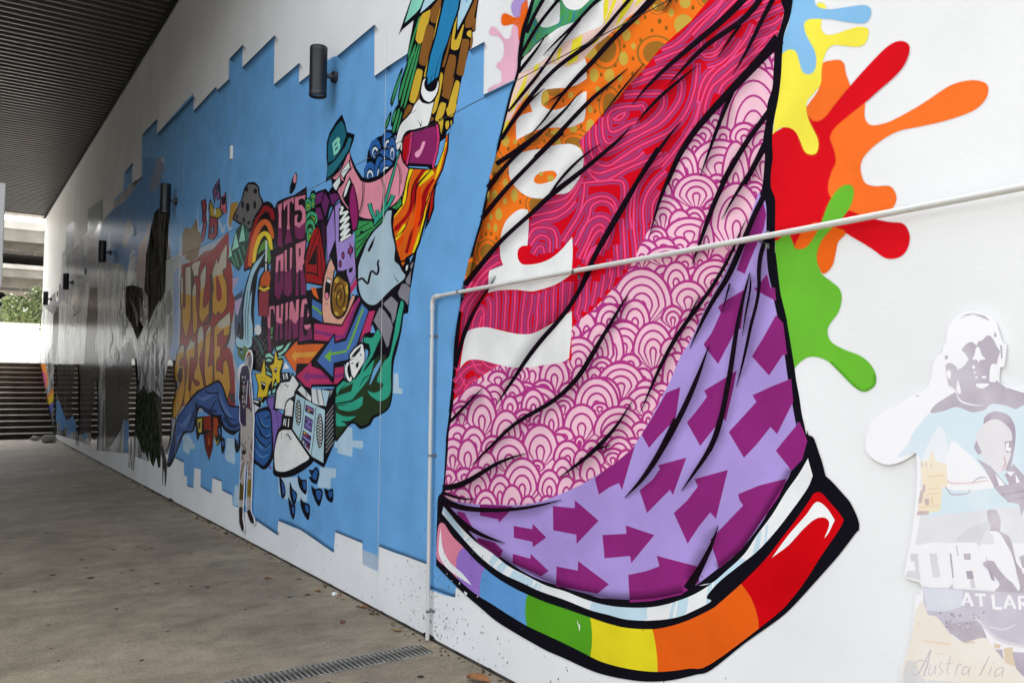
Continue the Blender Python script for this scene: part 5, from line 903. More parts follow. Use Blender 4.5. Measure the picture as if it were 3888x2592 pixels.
multi('waterfall', 'c0aecf', ['@p1 735,1200 805,1180 760,1300', '@p1 760,1420 835,1380 790,1568 770,1540'])
# microphone, stars
f('microphone', K_, '@p2 800,400 860,370 920,380 940,470 920,600 870,700 810,680 795,560'); ks('microphone', '5c585c', ['@p2 820,420,5 905,560,5', '@p2 815,480,5 890,610,5', '@p2 810,540,5 870,640,5', '@p2 850,390,5 925,500,5', '@p2 925,400,5 830,560,5', '@p2 930,460,5 840,620,5', '@p2 890,380,5 815,500,5', '@p2 925,540,5 850,660,5']); el('microphone', 'e8ecea', '@p2 850,340,28,46'); k('microphone', '2f6c6e', '@p2 815,400,12 860,450,14 890,550,14')
f('leaf', '557a3e', '@R6 85,190 105,165 150,250 165,150 200,135 245,170 250,190 200,300 190,350 150,340 95,270', 1)
f('banner_rings', K_, '@q5 600,150 680,120 750,180 760,80 790,40 900,20 990,-20 1010,40 880,200 890,300 840,560 780,760 660,800 520,990 560,780 620,500')
multi('banner_rings', '9adcc8', ['@q5 775,70 890,35 860,90 790,125', '@q5 800,165 870,130 950,20 1000,-10 930,120 830,200', '@q5 620,180 680,155 740,220 735,240 680,210 620,225', '@q5 625,260 670,235 715,260 700,285 630,280', '@q5 625,340 660,390 690,420 630,375', '@q5 635,420 710,470 710,495 640,470', '@q5 745,630 785,575 785,630 750,645', '@q5 725,710 780,670 770,740 722,755', '@q5 665,730 700,710 695,770 662,775', '@q5 555,900 580,890 580,925 552,930', '@q5 800,215 880,200 880,225 820,235'])
f('star#a', K_, '@q5 598,215 640,470 745,535 685,650 655,800 600,820 530,930 510,920 560,830 485,830 510,650 455,455 545,455'); f('star#a', 'e8c832', '@q5 600,240 622,480 725,540 665,645 640,792 590,805 530,910 572,810 500,822 522,650 470,465 556,460')
f('star#b', K_, '@q5 765,85 812,245 895,260 845,430 845,600 795,620 765,560 710,700 735,510 715,430 668,340 738,305'); f('star#b', 'e8c832', '@q5 765,112 803,262 880,265 830,430 832,590 795,605 768,520 715,680 725,500 722,430 680,345 748,312')
f('star#a', K_, '@q5 550,570 625,605 615,680 590,720 560,690'); f('star#a', 'eef0ea', '@q5 560,590 615,622 612,640 560,605'); el('star#a', K_, '@q5 562,530,4,12 612,545,4,12'); f('star#b', K_, '@q5 742,390 798,365 790,430 770,460 750,430'); f('star#b', 'eef0ea', '@q5 752,395 792,378 788,395 756,412'); el('star#b', K_, '@q5 752,330,3,10 785,310,3,10')
# arrows
CR = 'c2386a'; BL = '4a72b4'
f('arrow_bundle', K_, '@p5 500,330 600,300 700,280 1000,640 1110,360 1170,440 1270,550 1360,540 1300,720 1270,830 1200,860 1130,1000 1030,1180 880,1230 960,1200 970,1380 880,1470 580,1470 560,1560 370,1350 390,1310 235,1090 410,880 420,930 590,900')
f('arrow_bundle/arrow#c1', CR, '@p5 1030,280 1105,170 1115,250 1060,340 1020,380'); f('arrow_bundle/arrow#c1', CR, '@p5 1140,400 1150,440 1060,640 985,880 845,930 605,910 605,715 930,745 1020,560'); ks('arrow_bundle/arrow#c1', '8c3478', ['@p5 1135,430,26 1055,620,36 965,865,40 800,850,44 605,812,40'])
f('arrow_bundle/arrow#o', 'e06a2c', '@p5 560,285 620,285 660,430 600,380'); f('arrow_bundle/arrow#o', 'e06a2c', '@p5 250,1090 400,920 407,972 560,958 725,960 640,1065 540,1190 397,1190 385,1300'); f('arrow_bundle/arrow#o', 'e0a040', '@p5 330,1110 385,1030 390,1062 640,1048 600,1110 392,1122 385,1172')
f('arrow_bundle/arrow#c2', CR, '@p5 392,1340 570,1172 572,1222 680,1262 820,1422 842,1242 955,1228 955,1350 880,1432 570,1440 560,1530'); f('arrow_bundle/arrow#c2', '8c3478', '@p5 465,1340 540,1270 537,1310 840,1330 955,1300 955,1345 830,1372 540,1370 535,1420')
f('arrow_bundle/arrow#b', BL, '@p5 580,425 697,490 702,700 582,635'); ks('arrow_bundle/arrow#b', '7ab83c', ['@p5 582,510,24 640,550,26 700,610,24']); f('arrow_bundle/arrow#b', K_, '@p5 605,1150 850,820 862,930 970,900 1100,560 1165,440 1275,560 1130,1000 1035,1175 855,1215 838,1435'); f('arrow_bundle/arrow#b', BL, '@p5 638,1160 838,862 845,955 985,918 1120,600 1172,478 1252,562 1102,985 1010,1142 836,1182 828,1352'); ks('arrow_bundle/arrow#b', '7ab83c', ['@p5 1192,525,22 1140,660,24 1080,830,24 1000,1030,26', '@p5 990,1042,28 900,1060,28 800,1080,28']); f('arrow_bundle/arrow#b', '7ab83c', '@p5 725,1110 810,1022 800,1172')
f('arrow_bundle/arrow#c3', CR, '@p5 1262,570 1332,560 1282,720 1285,800 1200,840 1142,942 1192,760')
# snail
f('snail', K_, '@p3 1025,1568 1040,1400 1080,1250 1120,1180 1165,1060 1175,985 1190,975 1225,1000 1240,1000 1280,1020 1265,1110 1215,1230 1165,1350 1140,1500 @p5 870,100 940,95 1010,160 1040,300 1040,420 1060,365 1100,385 1080,460 1020,590 935,750 710,725 690,560 700,300 745,0')
f('snail', 'e6ad98', '@p3 1050,1400 1090,1260 1130,1180 1180,1060 1188,1005 1212,1012 1208,1070 1160,1180 1130,1245 1168,1240 1218,1100 1238,1018 1268,1040 1248,1110 1200,1230 1150,1350 1130,1490 @p5 830,200 812,400 822,560 862,642 922,640 990,580 1030,450 1062,382 1090,392 1070,450 1010,580 930,726 720,700 702,560 712,300 755,20', 0)
f('snail/shell', K_, '@p5 920,110 1000,165 1025,300 1022,480 970,610 890,665 815,590 795,430 812,250 860,140', 1); f('snail/shell', '8a6428', '@p5 920,140 985,180 1008,300 1002,470 955,590 890,635 838,575 818,430 832,255 868,165', 1, key='snsh')
el('snail/shell', 'd2ae48', '@p5 870,200,26,34 990,220,20,24 1000,310,24,60 850,370,16,40 855,600,40,24 965,540,20,24 930,270,10,16 890,400,10,20', 'snsh'); k('snail/shell', K_, '@p5 905,430,12 930,400,12 920,320,12 885,350,12 868,430,12 890,510,12 940,520,12 970,400,12 950,270,12 905,240,12 860,290,12 845,400,12')
f('snail/mouth', K_, '@p5 758,165 808,190 790,390 752,445 725,400 735,260'); f('snail/mouth', 'eef0ea', '@p5 762,180 806,202 798,240 755,215'); el('snail/mouth', 'e88aa0', '@p5 754,385,20,40'); ks('snail', K_, ['@p5 735,470,4 752,490,6 765,470,4', '@p5 768,80,5 766,105,5', '@p5 818,95,5 814,120,5'])
# red triangle, purple cubes, handheld console, green spirals
f('triangle', K_, '@p3 895,795 995,795 1030,1000 1070,1290 1022,1530 808,1485 798,1215'); f('triangle', 'a01a1e', '@p3 912,828 978,835 1050,1275 1012,1502 822,1468 815,1385 815,1230'); ks('triangle', K_, ['@p3 975,840,10 835,1230,12', '@p3 820,1360,22 950,1385,20', '@p3 955,1040,14 960,1390,14 950,1390,10', '@p3 840,1250,18 930,1265,16', '@p3 975,950,8 1005,1260,10 1020,1480,8']); f('triangle', K_, '@p3 945,1040 850,1250 945,1265')
f('cube_stack', K_, '@p3 905,470 950,400 1055,365 1090,405 1130,340 1200,400 1240,480 1110,600 1060,820 1060,1220 1000,850 950,760 895,600'); multi('cube_stack', '6c2c66', ['@p3 945,430 1030,400 1000,530 915,570', '@p3 918,600 990,590 1030,730 970,740', '@p3 1005,550 1045,410 1100,510 1050,700', '@p3 1100,430 1180,420 1220,475 1130,560']); ks('cube_stack', '5c2450', ['@p3 1010,770,10 1040,1050,10', '@p3 1035,760,8 1050,960,8'])
f('console', K_, '@p3 1050,820 1140,570 1235,505 1285,570 1350,660 1380,860 1405,1100 1430,1390 1345,1520 1200,1400 1110,1180 1070,1290 1060,1000'); f('console', 'a287cf', '@p3 1068,825 1152,600 1168,975 1100,1150 1078,1260'); f('console', 'a890d4', '@p3 1168,575 1222,530 1240,560 1215,600 1210,1000 1290,960 1388,900 1412,1385 1340,1485 1300,1340 1200,1340 1195,1200 1175,980')
f('console', 'a287cf', '@p5 1035,250 1100,140 1085,110 1000,110'); f('console/button#a', K_, '@p3 1345,1005 1365,1060 1385,1065 1382,1120 1362,1140 1355,1195 1338,1150 1315,1130 1318,1085 1340,1070'); f('console/button#a', 'a03c78', '@p3 1348,1035 1358,1075 1372,1080 1370,1110 1355,1125 1350,1160 1340,1125 1325,1115 1328,1095 1342,1080')
for i, q in enumerate(['1262,1160', '1228,1260']): el('console/button#c%d' % i, K_, '@p3 %s,20,46' % q); el('console/button#c%d' % i, 'a03c78', '@p3 %s,9,28' % q)
multi('console/button#d', K_, ['@p3 1265,1340 1312,1320 1308,1360 1268,1375', '@p3 1330,1320 1378,1295 1374,1350 1330,1368'])
ZZ = '1230,590 1262,585 1225,670 1320,635 1225,765 1335,700 1225,850 1335,780 1232,925 1340,845 1235,985 1355,910'
zp = [t.split(',') for t in ZZ.split()]
for wd, c in ((46, K_), (26, 'eef4f0')): ks('console/spring', c, ['@p3 %s,%s,%d %s,%s,%d' % (a[0], a[1], wd, b[0], b[1], wd) for a, b in zip(zp, zp[1:])])
f('spiral_scales', K_, '@p3 815,490 860,470 880,400 920,380 945,420 930,560 965,790 905,870 850,1000 820,1010', key='sp')
for s in ['@p3 905,460,32,40', '@p3 845,560,42,80', '@p3 890,720,75,90', '@p3 870,830,60,110', '@p3 870,930,42,110', '@p3 905,540,20,60']:
    x, y, a, b = [float(v) for v in s.split(' ')[1].split(',')]
    for fr, c in ((1.1, K_), (0.95, '45a878'), (0.62, K_), (0.5, '86b83c'), (0.2, K_)): el('spiral_scales', c, '@p3 %g,%g,%g,%g' % (x, y + b * (1 - fr) * 0.5, a * fr, b * fr), 'sp')
# mug
f('mug', K_, '@p5 1175,930 1215,1010 1215,1155 1150,1300 1095,1380 1050,1360 1040,1420 1015,1422 975,1370 960,1240 985,1175 1015,1160 1012,1090 1075,1000'); f('mug', 'f0f2ee', '@p5 1182,958 1205,1070 1200,1170 1130,1280 1082,1365 1052,1330 1025,1160 1090,1130 1150,1050'); f('mug', 'f0f2ee', '@p5 1030,1090 1085,1015 1160,962 1180,962 1150,1045 1095,1128 1035,1142'); f('mug', K_, '@p5 1040,1120 1090,1050 1165,978 1150,1035 1090,1110')
k('mug/handle', 'f0f2ee', '@p5 1012,1180,26 985,1240,28 995,1330,28 1030,1395,26 1045,1350,20'); f('mug', K_, '@p5 1095,1205 1140,1160 1130,1225 1112,1250'); ks('mug', K_, ['@p5 1048,1200,8 1062,1180,9 1068,1195,6', '@p5 1150,1100,8 1162,1078,9 1168,1095,6'])
# purple strip, drapery, shoes, boombox
f('purple_ribbon', K_, '@q5 620,820 770,780 790,1000 890,1070 870,1240 820,1310 790,1650 735,1750 690,1650 690,1100'); f('purple_ribbon', '7f64b4', '@q5 645,840 757,795 770,1000 868,1065 852,1230 800,1300 770,1500 750,1640 725,1560 700,1100'); ks('purple_ribbon', K_, ['@q5 770,1010,8 800,1150,6 800,1300,4', '@q5 738,800,4 748,860,5']); f('purple_ribbon', '7f64b4', '@p6 250,870 270,870 275,900 262,905')
f('blue_cloth', K_, '@p2 805,1080 830,1030 950,1000 975,1200 978,1420 915,1525 850,1495 800,1420', 1); f('blue_cloth', '2f5f9e', '@p2 812,1100 840,1050 945,1035 962,1200 960,1390 905,1490 855,1465 810,1400', 1)
ks('blue_cloth', '5487be', ['@p2 860,1080,6 900,1160,16 950,1150,8', '@p2 850,1180,8 900,1250,20 960,1230,10', '@p2 830,1260,8 890,1350,24 955,1320,10', '@p2 825,1350,8 880,1420,20 940,1400,8']); ks('blue_cloth', K_, ['@p2 850,1060,6 880,1150,14 930,1180,8 955,1170,3', '@p2 835,1130,6 880,1230,16 930,1260,12 960,1240,6', '@p2 825,1220,6 860,1290,14 910,1330,8', '@p2 900,1090,3 940,1085,10 955,1060,4', '@p2 880,1360,3 930,1330,10 960,1280,6'])
f('white_block', K_, '@q5 410,830 540,850 545,960 450,1080 415,1000'); multi('white_block', 'dfe2e0', ['@q5 425,850 520,870 510,905 430,875', '@q5 430,900 525,965 450,1060'])
WS = 'eceeea'
f('shoe#a', K_, '@p6 285,430 305,260 345,195 415,185 438,130 500,220 470,335 445,490 365,480 370,432'); f('shoe#a', WS, '@p6 303,415 316,280 348,216 420,205 442,152 488,222 460,310 400,350 378,428'); f('shoe#a/toe', WS, '@p6 378,472 384,385 420,345 452,370 440,482'); ks('shoe#a/toe', K_, ['@p6 378,470,5 385,385,9 420,338,9 452,365,7'])
f('sock#a', K_, '@p6 350,135 420,130 425,195 365,205 345,180'); multi('sock#a', WS, ['@p6 362,145 370,143 378,188 370,190', '@p6 388,140 398,138 406,182 398,185', '@p6 378,142 382,142 392,186 388,187']); f('white_spike', WS, '@p6 382,50 418,100 365,107')
f('sock#b', K_, '@p6 355,482 440,480 430,575 400,580 350,560'); multi('sock#b', WS, ['@p6 372,500 380,498 375,552 366,548', '@p6 386,500 392,499 386,560 380,556', '@p6 408,500 416,498 410,566 402,564'])
f('shoe#b', K_, '@p6 290,940 285,880 300,680 340,568 430,575 500,660 592,790 600,850 485,935 400,965 330,962', 1); f('shoe#b', WS, '@p6 300,870 296,780 312,680 342,600 405,588 442,602 500,690 575,802 500,862 420,905 360,920 310,908', 1)
ks('shoe#b', K_, ['@p6 380,640,2 400,622,8 418,650,8 425,668,4 435,640,2', '@p6 352,600,3 352,660,2', '@p6 405,580,3 406,615,2', '@p6 375,800,2 376,800,2']); ks('shoe#a', K_, ['@p6 365,245,2 385,228,6 405,250,5', '@p6 350,220,3 350,265,2', '@p6 400,260,2 408,230,3'])
f('boombox', K_, '@p6 455,285 480,245 505,225 600,265 780,260 782,340 775,690 690,890 585,822 428,590 440,430'); multi('boombox', 'e2e6e6', ['@p6 482,272 512,238 590,330 585,365 520,310', '@p6 590,262 665,268 690,395 640,390 598,372']); f('boombox', 'b8d8e4', '@p6 672,268 735,280 705,402 695,396'); multi('boombox', '9aa0a2', ['@p6 740,270 762,275 735,330', '@p6 622,265 640,266 655,385 640,384', '@p6 540,275 555,290 560,330 545,315'])
f('boombox', 'b4d4de', '@p6 467,303 540,345 625,395 697,430 685,850 590,795 495,660 440,580'); ks('boombox', K_, ['@p6 540,345,5 515,560,5 495,660,5', '@p6 625,410,5 610,620,5 588,795,5'])
for i in range(9): k('boombox', '8b8f92', '@p6 %g,%g,9 %g,%g,9' % (705, 480 + i * 36, 765, 395 + i * 36))
for n_, q in (('a', '487,450,24,105'), ('b', '657,595,28,138')):
    x, y, a, b = [float(v) for v in q.split(',')]
    el('boombox/speaker#' + n_, K_, '@p6 ' + q); el('boombox/speaker#' + n_, 'd4dcd8', '@p6 %g,%g,%g,%g' % (x, y, a * 0.72, b * 0.92))
    CUR.names['spk' + n_] = len(CUR.E) - 1
    ks('boombox/speaker#' + n_, K_, ['@p6 %g,%g,7 %g,%g,7' % (x - 40, y + t * 26, x + 40, y + t * 26 + 40) for t in range(-6, 5)] + ['@p6 %g,%g,7 %g,%g,7' % (x - 40, y + t * 26 + 30, x + 40, y + t * 26 - 30) for t in range(-5, 6)], 'spk' + n_)
PN = '3c2c50'
multi('boombox/tape_deck#a', PN, ['@p6 545,385 612,420 606,472 540,440']); multi('boombox/tape_deck#a', 'a86a9c', ['@p6 555,400 604,426 602,440 553,415']); f('boombox/tape_deck#a', 'd8c040', '@p6 562,425 580,434 578,446 560,438')
multi('boombox/tape_deck#b', PN, ['@p6 540,470 602,510 592,612 530,570']); f('boombox/tape_deck#b', '7c70b0', '@p6 548,490 596,520 588,595 538,560'); el('boombox/tape_deck#b', PN, '@p6 552,520,8,14 580,545,8,14'); multi('boombox/tape_deck#c', PN, ['@p6 525,590 590,640 576,752 508,682']); multi('boombox/tape_deck#c', 'c8b03c', ['@p6 530,600 542,608 540,625 528,618']); multi('boombox/tape_deck#c', 'b83c48', ['@p6 545,615 560,628 556,645 542,632', '@p6 555,715 575,735 572,748 552,732']); multi('boombox/tape_deck#c', '9a90cc', ['@p6 525,630 585,680 582,695 522,645', '@p6 540,690 552,700 550,715 538,705']); multi('boombox/tape_deck#c', 'd4d8d4', ['@p6 522,670 535,680 532,700 520,690'])
# falling drops
DR = ['335,955 360,985 380,1030 385,1100 365,1135 350,1110 340,1040', '420,1000 440,1050 475,1090 470,1150 450,1190 420,1110', '485,945 510,980 550,985 555,1050 545,1100 510,1070 485,1010', '568,905 600,905 630,880 655,930 640,1000 625,1018 590,1000 570,960 590,955', '590,1030 620,1055 660,1050 682,1080 670,1150 650,1195 620,1150 595,1080', '695,1050 725,1065 760,1055 765,1130 752,1165 715,1140 697,1090', '405,1120 440,1180 463,1190 460,1260 445,1300 420,1240', '505,1130 530,1160 575,1180 580,1240 565,1305 530,1260 505,1190']
DC = ['355,1000 372,1030 378,1080 365,1100', '440,1065 465,1095 465,1130 450,1145', '520,1000 545,1000 548,1050 530,1060', '605,925 630,900 640,940 625,985 600,970', '625,1075 655,1068 670,1085 660,1135 640,1140', '725,1085 752,1072 755,1110 738,1125', '435,1200 455,1205 452,1245 440,1250', '540,1185 568,1195 570,1235 550,1240']
for i in range(8): f('falling_drop#%d' % i, K_, '@p6 ' + DR[i], 1); f('falling_drop#%d' % i, '2f5f9e', '@p6 ' + DC[i], 1)
# ================================================================== joints stay open through the paint
def joint(y0, y1, z0, z1):
    CUR.E.append(dict(path='-', color='VOID', polys=[[(y0, z0), (y1, z0), (y1, z1), (y0, z1)]], clip=None))
joint(-13, 32.05, ZJ - 0.003, ZJ + 0.003)
for y in YJ[1:-1]: joint(y - JW, y + JW, 0, 7.5)
emit(sheet_wall); emit_soft(); SOFT.clear()

# ================================================================== cut-out figures: acrylic sheets on stand-offs in front of the wall
def slab(name, xf, th, s, m, parent=None, sm=1):
    P = [on_wall(x, y, xf) for x, y in outline(s, sm)]
    if sum(P[i - 1][0] * P[i][1] - P[i][0] * P[i - 1][1] for i in range(len(P))) > 0: P = P[::-1]
    n = len(P)
    v, _, fc, _, _, _ = delaunay_2d_cdt([Vector((y - 10, z)) for y, z in P], [(i, (i + 1) % n) for i in range(n)], [], 0, 1e-6, False)
    V = [(xf, p.x + 10, p.y) for p in v] + [(xf + th, p.x + 10, p.y) for p in v]; nv = len(v); F = []
    for t in fc:
        cy = sum(v[i].x for i in t) / 3 + 10; cz = sum(v[i].y for i in t) / 3; c = False
        for i in range(n):
            (y0, z0), (y1, z1) = P[i - 1], P[i]
            if (z0 > cz) != (z1 > cz) and cy < (y1 - y0) * (cz - z0) / (z1 - z0) + y0: c = not c
        if c: F += [tuple(reversed(t)), tuple(i + nv for i in t)]
    b = len(V); V += [(xf, y, z) for y, z in P] + [(xf + th, y, z) for y, z in P]
    F += [(b + (i + 1) % n, b + i, b + n + i, b + n + (i + 1) % n) for i in range(n)]
    return mesh_obj(name, V, F, m, parent)
acrylic = mat('white_acrylic', (240, 240, 243), 0.08, 0.5, 0.01, 1)
dark_acr = mat('stair_reflection_acrylic', (46, 40, 38), 0.03, 0.9, 0.2, 3)  # dark reflection of the stairs put into the colour
grey_acr = mat('pale_reflection_acrylic', (170, 170, 172), 0.1, 0.6, 0.1, 3)  # whitish reflection on the legs put into the colour
def figure(key, y, label, group=None):
    ROOTS[key] = empty('figure_cutout', (WX - 0.02, y, 0), label, 'figure cutout', group)
    return ROOTS[key]
GRP = 'figure cutouts mounted along the wall'
FX = WX - 0.022
# small figures far along the wall
for key, y, lab, s, legs in [
    ('fb', 14.2, 'narrow reflection-dark acrylic figure cutout left of the dark green bush painting', '@S5 165,775 175,762 184,775 188,850 194,930 190,1050 184,1200 178,1255 150,1255 146,1150 149,960 158,900 168,860', ['@S5 146,1256 160,1256 152,1380 160,1440 140,1440 145,1370', '@S5 165,1256 178,1256 176,1360 172,1460 162,1455 166,1370']),
    ('fc', 12.3, 'striped dark figure cutout leaning beside the gold graffiti lettering', '@S5 392,780 408,768 422,785 430,860 438,940 432,1000 420,1040 410,1150 402,1260 385,1330 360,1310 352,1100 360,980 366,900 380,850', []),
    ('fd', 21.5, 'narrow mirror-dark figure cutout with reflection-pale feet halfway to the stairs', '@S4 325,745 340,740 348,800 352,900 352,1100 356,1200 348,1370 332,1372 330,1240 312,1200 296,1110 306,950 315,830', ['@S4 330,1374 348,1374 344,1440 330,1425']),
    ('fe', 18.0, 'reflection-dark figure cutout with reflection-pale legs under the tall dark painted trunk', '@S4 496,890 503,886 512,960 514,1100 516,1240 516,1368 464,1368 462,1240 478,1130 490,1040', ['@S4 462,1370 512,1370 508,1480 452,1470']),
    ('ff', 27.2, 'slim mirror-dark figure cutout nearest the foot of the stairs', '@S4 146,760 158,756 160,860 158,1000 156,1150 152,1350 138,1345 140,1150 142,950', [])]:
    r = figure(key, y, lab, GRP)
    slab('figure_body', FX, 0.006, s, dark_acr, r)
    for q in legs: slab('leg', FX, 0.006, q, grey_acr, r, 0)
# printed standing figure
r = figure('my', 8.75, 'life-size printed cutout of a standing person with MYSTERY down the dark jacket', GRP)
slab('figure_panel', FX, 0.006, '@R6 203,390 212,265 250,193 285,198 308,300 298,440 276,560 300,780 312,1000 330,1200 326,1300 @R7 322,0 318,300 302,700 292,1000 290,1180 330,1270 343,1350 320,1388 285,1375 255,1320 223,1205 220,900 226,600 212,400 192,700 177,1000 166,1280 190,1420 182,1495 140,1475 103,1350 97,1150 108,800 123,500 133,200 133,0 @R6 133,1290 113,1240 112,1000 93,900 108,700 90,560 110,440 160,395', acrylic, r)
sheet_my = Sheet(FX - 0.0006); CUR = sheet_my; PRE = 'my/'
f('figure_print', 'b5aea8', '@R6 205,400 218,270 250,205 280,210 300,300 290,430 268,560 292,780 305,1000 318,1200 316,1300 @R7 312,0 308,300 294,700 284,1000 284,1185 322,1275 332,1345 310,1370 265,1320 230,1200 228,900 234,600 214,360 184,700 168,1000 158,1280 182,1420 174,1480 145,1460 112,1350 106,1150 116,800 130,500 140,200 140,0 @R6 140,1290 122,1240 120,1000 102,900 116,700 120,560 150,440', key='body')
f('figure_print', '7a7484', '@R6 250,290 285,260 298,330 285,430 262,470 245,400'); f('hair', '8a2c1c', '@R6 208,370 225,270 255,210 280,240 270,270 240,280 225,330'); f('figure_print', '3a3350', '@R6 130,450 200,420 240,430 270,560 262,640 285,780 300,1110 250,1060 215,1040 210,1180 215,1310 170,1330 125,1250 118,1000 100,890 112,700 120,560', clip='body')
f('figure_print', '15121a', '@R6 130,560 165,560 200,700 205,900 200,1040 150,1020 120,880 118,700', clip='body'); ks('figure_print', 'c4bec4', ['@R6 240,640,14 225,800,18 215,1000,14', '@R6 262,700,10 270,850,14 285,1060,8', '@R6 290,560,3 300,800,6 312,1000,6']); ks('figure_print', '7c2a22', ['@R6 255,860,14 260,960,20 240,1060,14', '@R6 130,700,8 150,740,10 190,700,8', '@R6 200,1100,10 210,1180,8'])
V7 = [['0,0 0,40', '0,0 22,24', '22,24 44,0', '44,0 44,40'], ['0,0 22,20', '44,0 22,20', '22,20 22,40'], ['44,4 6,4', '4,6 6,18', '6,20 40,22', '42,24 38,38', '38,38 0,38'], ['0,2 44,2', '22,2 22,40'], ['2,0 2,40', '2,2 44,2', '2,20 36,20', '2,38 44,38'], ['2,0 2,40', '2,2 40,4', '40,4 36,20', '36,20 2,20', '14,20 44,40'], ['0,0 22,20', '44,0 22,20', '22,20 22,40']]
for i, L in enumerate(V7):
    for s in L:
        a, b = [[float(v) for v in t.split(',')] for t in s.split()]
        k('letter#m%d' % i, 'd8d2d0', '@R6 %g,%g,7 %g,%g,7' % (155 + a[0] * 1.1, 575 + i * 72 + a[1] * 1.25, 155 + b[0] * 1.1, 575 + i * 72 + b[1] * 1.25), None)
ks('figure_print', '5a4438', ['@R7 160,60,4 150,150,6 170,230,12 200,300,18', '@R7 150,330,10 190,440,6 215,380,4', '@R7 190,450,8 150,560,16 125,700,14', '@R7 290,180,16 292,280,12', '@R7 240,420,4 270,520,8 245,600,4', '@R7 235,590,4 270,640,8 300,660,6'], 'body'); ks('figure_print', 'a86a5a', ['@R7 260,300,14 285,400,20 270,470,10', '@R7 240,480,8 260,560,14', '@R7 290,120,8 300,200,8'], 'body'); el('figure_print', '1a1418', '@R7 180,300,30,36', 'body')
q_ = random.Random(8)
for i in range(70):                                        # paint-splashed trousers and sleeves of the print
    x, y = q_.uniform(110, 310), q_.uniform(20, 1150); r = q_.uniform(4, 16)
    k('figure_print', q_.choice(['4a382e', '6e5444', '8a7a6c', '2c2326', '9a6a5a', 'cfc8c0', '7d7480']), '@R7 %.0f,%.0f,3 %.0f,%.0f,%.0f %.0f,%.0f,3' % (x, y, x + q_.uniform(-12, 12), y + r * 2, r, x + q_.uniform(-14, 14), y + r * 4.5), 'body')
f('figure_print', '8a7428', '@R7 225,780 245,700 285,690 300,760 290,960 228,960', clip='body'); f('figure_print', '5a4a26', '@R7 110,860 125,740 170,800 185,850 170,1010 105,1010', clip='body'); k('figure_print', '2a2420', '@R7 100,850,8 190,860,8', 'body'); k('figure_print', '2a2420', '@R7 220,880,8 300,880,8', 'body')
f('shoe#a', '2e1c1e', '@R7 104,1140 165,1130 165,1290 184,1420 176,1475 145,1462 112,1350', 1, clip='body'); f('shoe#b', '2e1c1e', '@R7 230,1170 255,1150 290,1190 320,1270 330,1345 305,1365 265,1310 232,1210', 1, clip='body')
emit(sheet_my)
# large printed poster figure at the right
FX2 = WX - 0.011
ROOTS['poster'] = empty('poster_cutout', (FX2, 1.2, 0), 'large faded printed figure cutout of a man with photo collage at the right edge', 'poster cutout')
slab('poster_panel', FX2, 0.006, '@N 1560,830 1463,800 1380,775 1290,745 1263,720 1270,620 1302,600 1318,440 1285,410 1260,330 1230,250 1170,200 1060,165 960,190 880,260 850,340 850,420! 822,445 818,490 770,530 740,600 715,740 660,800 600,822 480,900 280,1010 240,1060 230,1120 210,1160 208,1270 255,1330 310,1367 395,1387 500,1357 605,1290! 615,1400 @O 612,0 600,150 570,400 530,600 508,722! 560,748 630,765! 655,800 640,850 600,882 590,1000 572,1100 570,1200 540,1320 500,1400 487,1500 485,1568 480,1700 520,1850! 1900,1950! @N 2350,1400! 2500,1300 2400,1150 2000,950 1750,870', acrylic, ROOTS['poster'])
FADE = 0.3
sheet_po = Sheet(FX2 - 0.0006); CUR = sheet_po; PRE = 'poster/'
MV = '9b90a0'; W0 = 'ecedf0'
f('sky_print', 'c6dde9', '@N 700,990! 735,978 820,960 920,932 1060,970 1150,955 1240,905 1463,920! 1700,960! 1750,1800! 640,1800! 640,1340! 600,1292! 455,1330! 540,1220 600,1110', 1); f('sky_print', 'dfe7ee', '@N 740,1150 790,1090 840,1150 860,1350 830,1568 660,1568 650,1360', 1); f('sky_print', W0, '@N 860,1290 900,1200 1000,1280 1060,1330 1200,1500 1240,1568 830,1568', 1)
f('face_print', MV, '@N 1320,775! 1300,850 1200,900 1100,912 1000,892 950,860 922,800! 890,770 865,755 852,700 845,650 840,600 868,580 900,590 945,630! 985,605 1025,550! 1000,510 965,475! 1005,430 1050,413 1085,438 1103,408 1130,402 1160,370 1190,363 1220,395 1250,455 1272,490 1255,540 1243,600 1212,600! 1195,690 1200,728 1243,715!', 1)
multi('face_print', W0, ['@N 1078,470 1095,450 1112,465 1130,520 1158,547 1112,560 1105,582 1088,556 1053,550 1072,510', '@N 1080,746 1130,742 1187,745 1160,772 1125,781 1092,772', '@N 850,645 875,640 882,660 878,705 856,690', '@N 938,715 955,770 962,810 948,828 926,790', '@N 1200,600 1245,596 1245,720 1195,728 1188,700', '@N 920,570 945,620 935,632'], 1); el('face_print', W0, '@N 1063,612,12,15 1073,655,12,6 1086,694,11,8 1146,692,20,10')
multi('face_print', MV, ['@N 940,245 1000,195 1060,185 1150,205 1195,245 1130,222 1060,192 990,210', '@N 1222,360 1236,332 1248,372 1230,375', '@N 1273,440 1288,440 1292,540 1282,545']); el('face_print', MV, '@N 847,535,12,17 617,840,10,6')
f('shoulder_print', MV, '@N 920,808! 950,880 1020,912 1110,918 1220,892 1300,852 1327,775! 1463,818! 1620,860! 1560,930! 1463,915 1400,946 1340,925 1240,902 1190,910 1150,950 1060,970 1000,952 920,928 820,962 735,977 718,966! 760,910 850,850', 1)
f('figure_print', 'd9d6d9', '@N 1150,1060 1220,1025 1300,1055 1360,1110 1372,1300 1310,1430 1230,1442 1140,1340 1080,1220 1085,1150', 1); f('figure_print', '8f7f92', '@N 1140,1065! 1150,1010 1200,972 1250,963 1330,988 1380,1050 1397,1150 1380,1300 1350,1420 1312,1430! 1360,1300 1368,1150 1330,1080 1260,1030 1200,1030', 1)
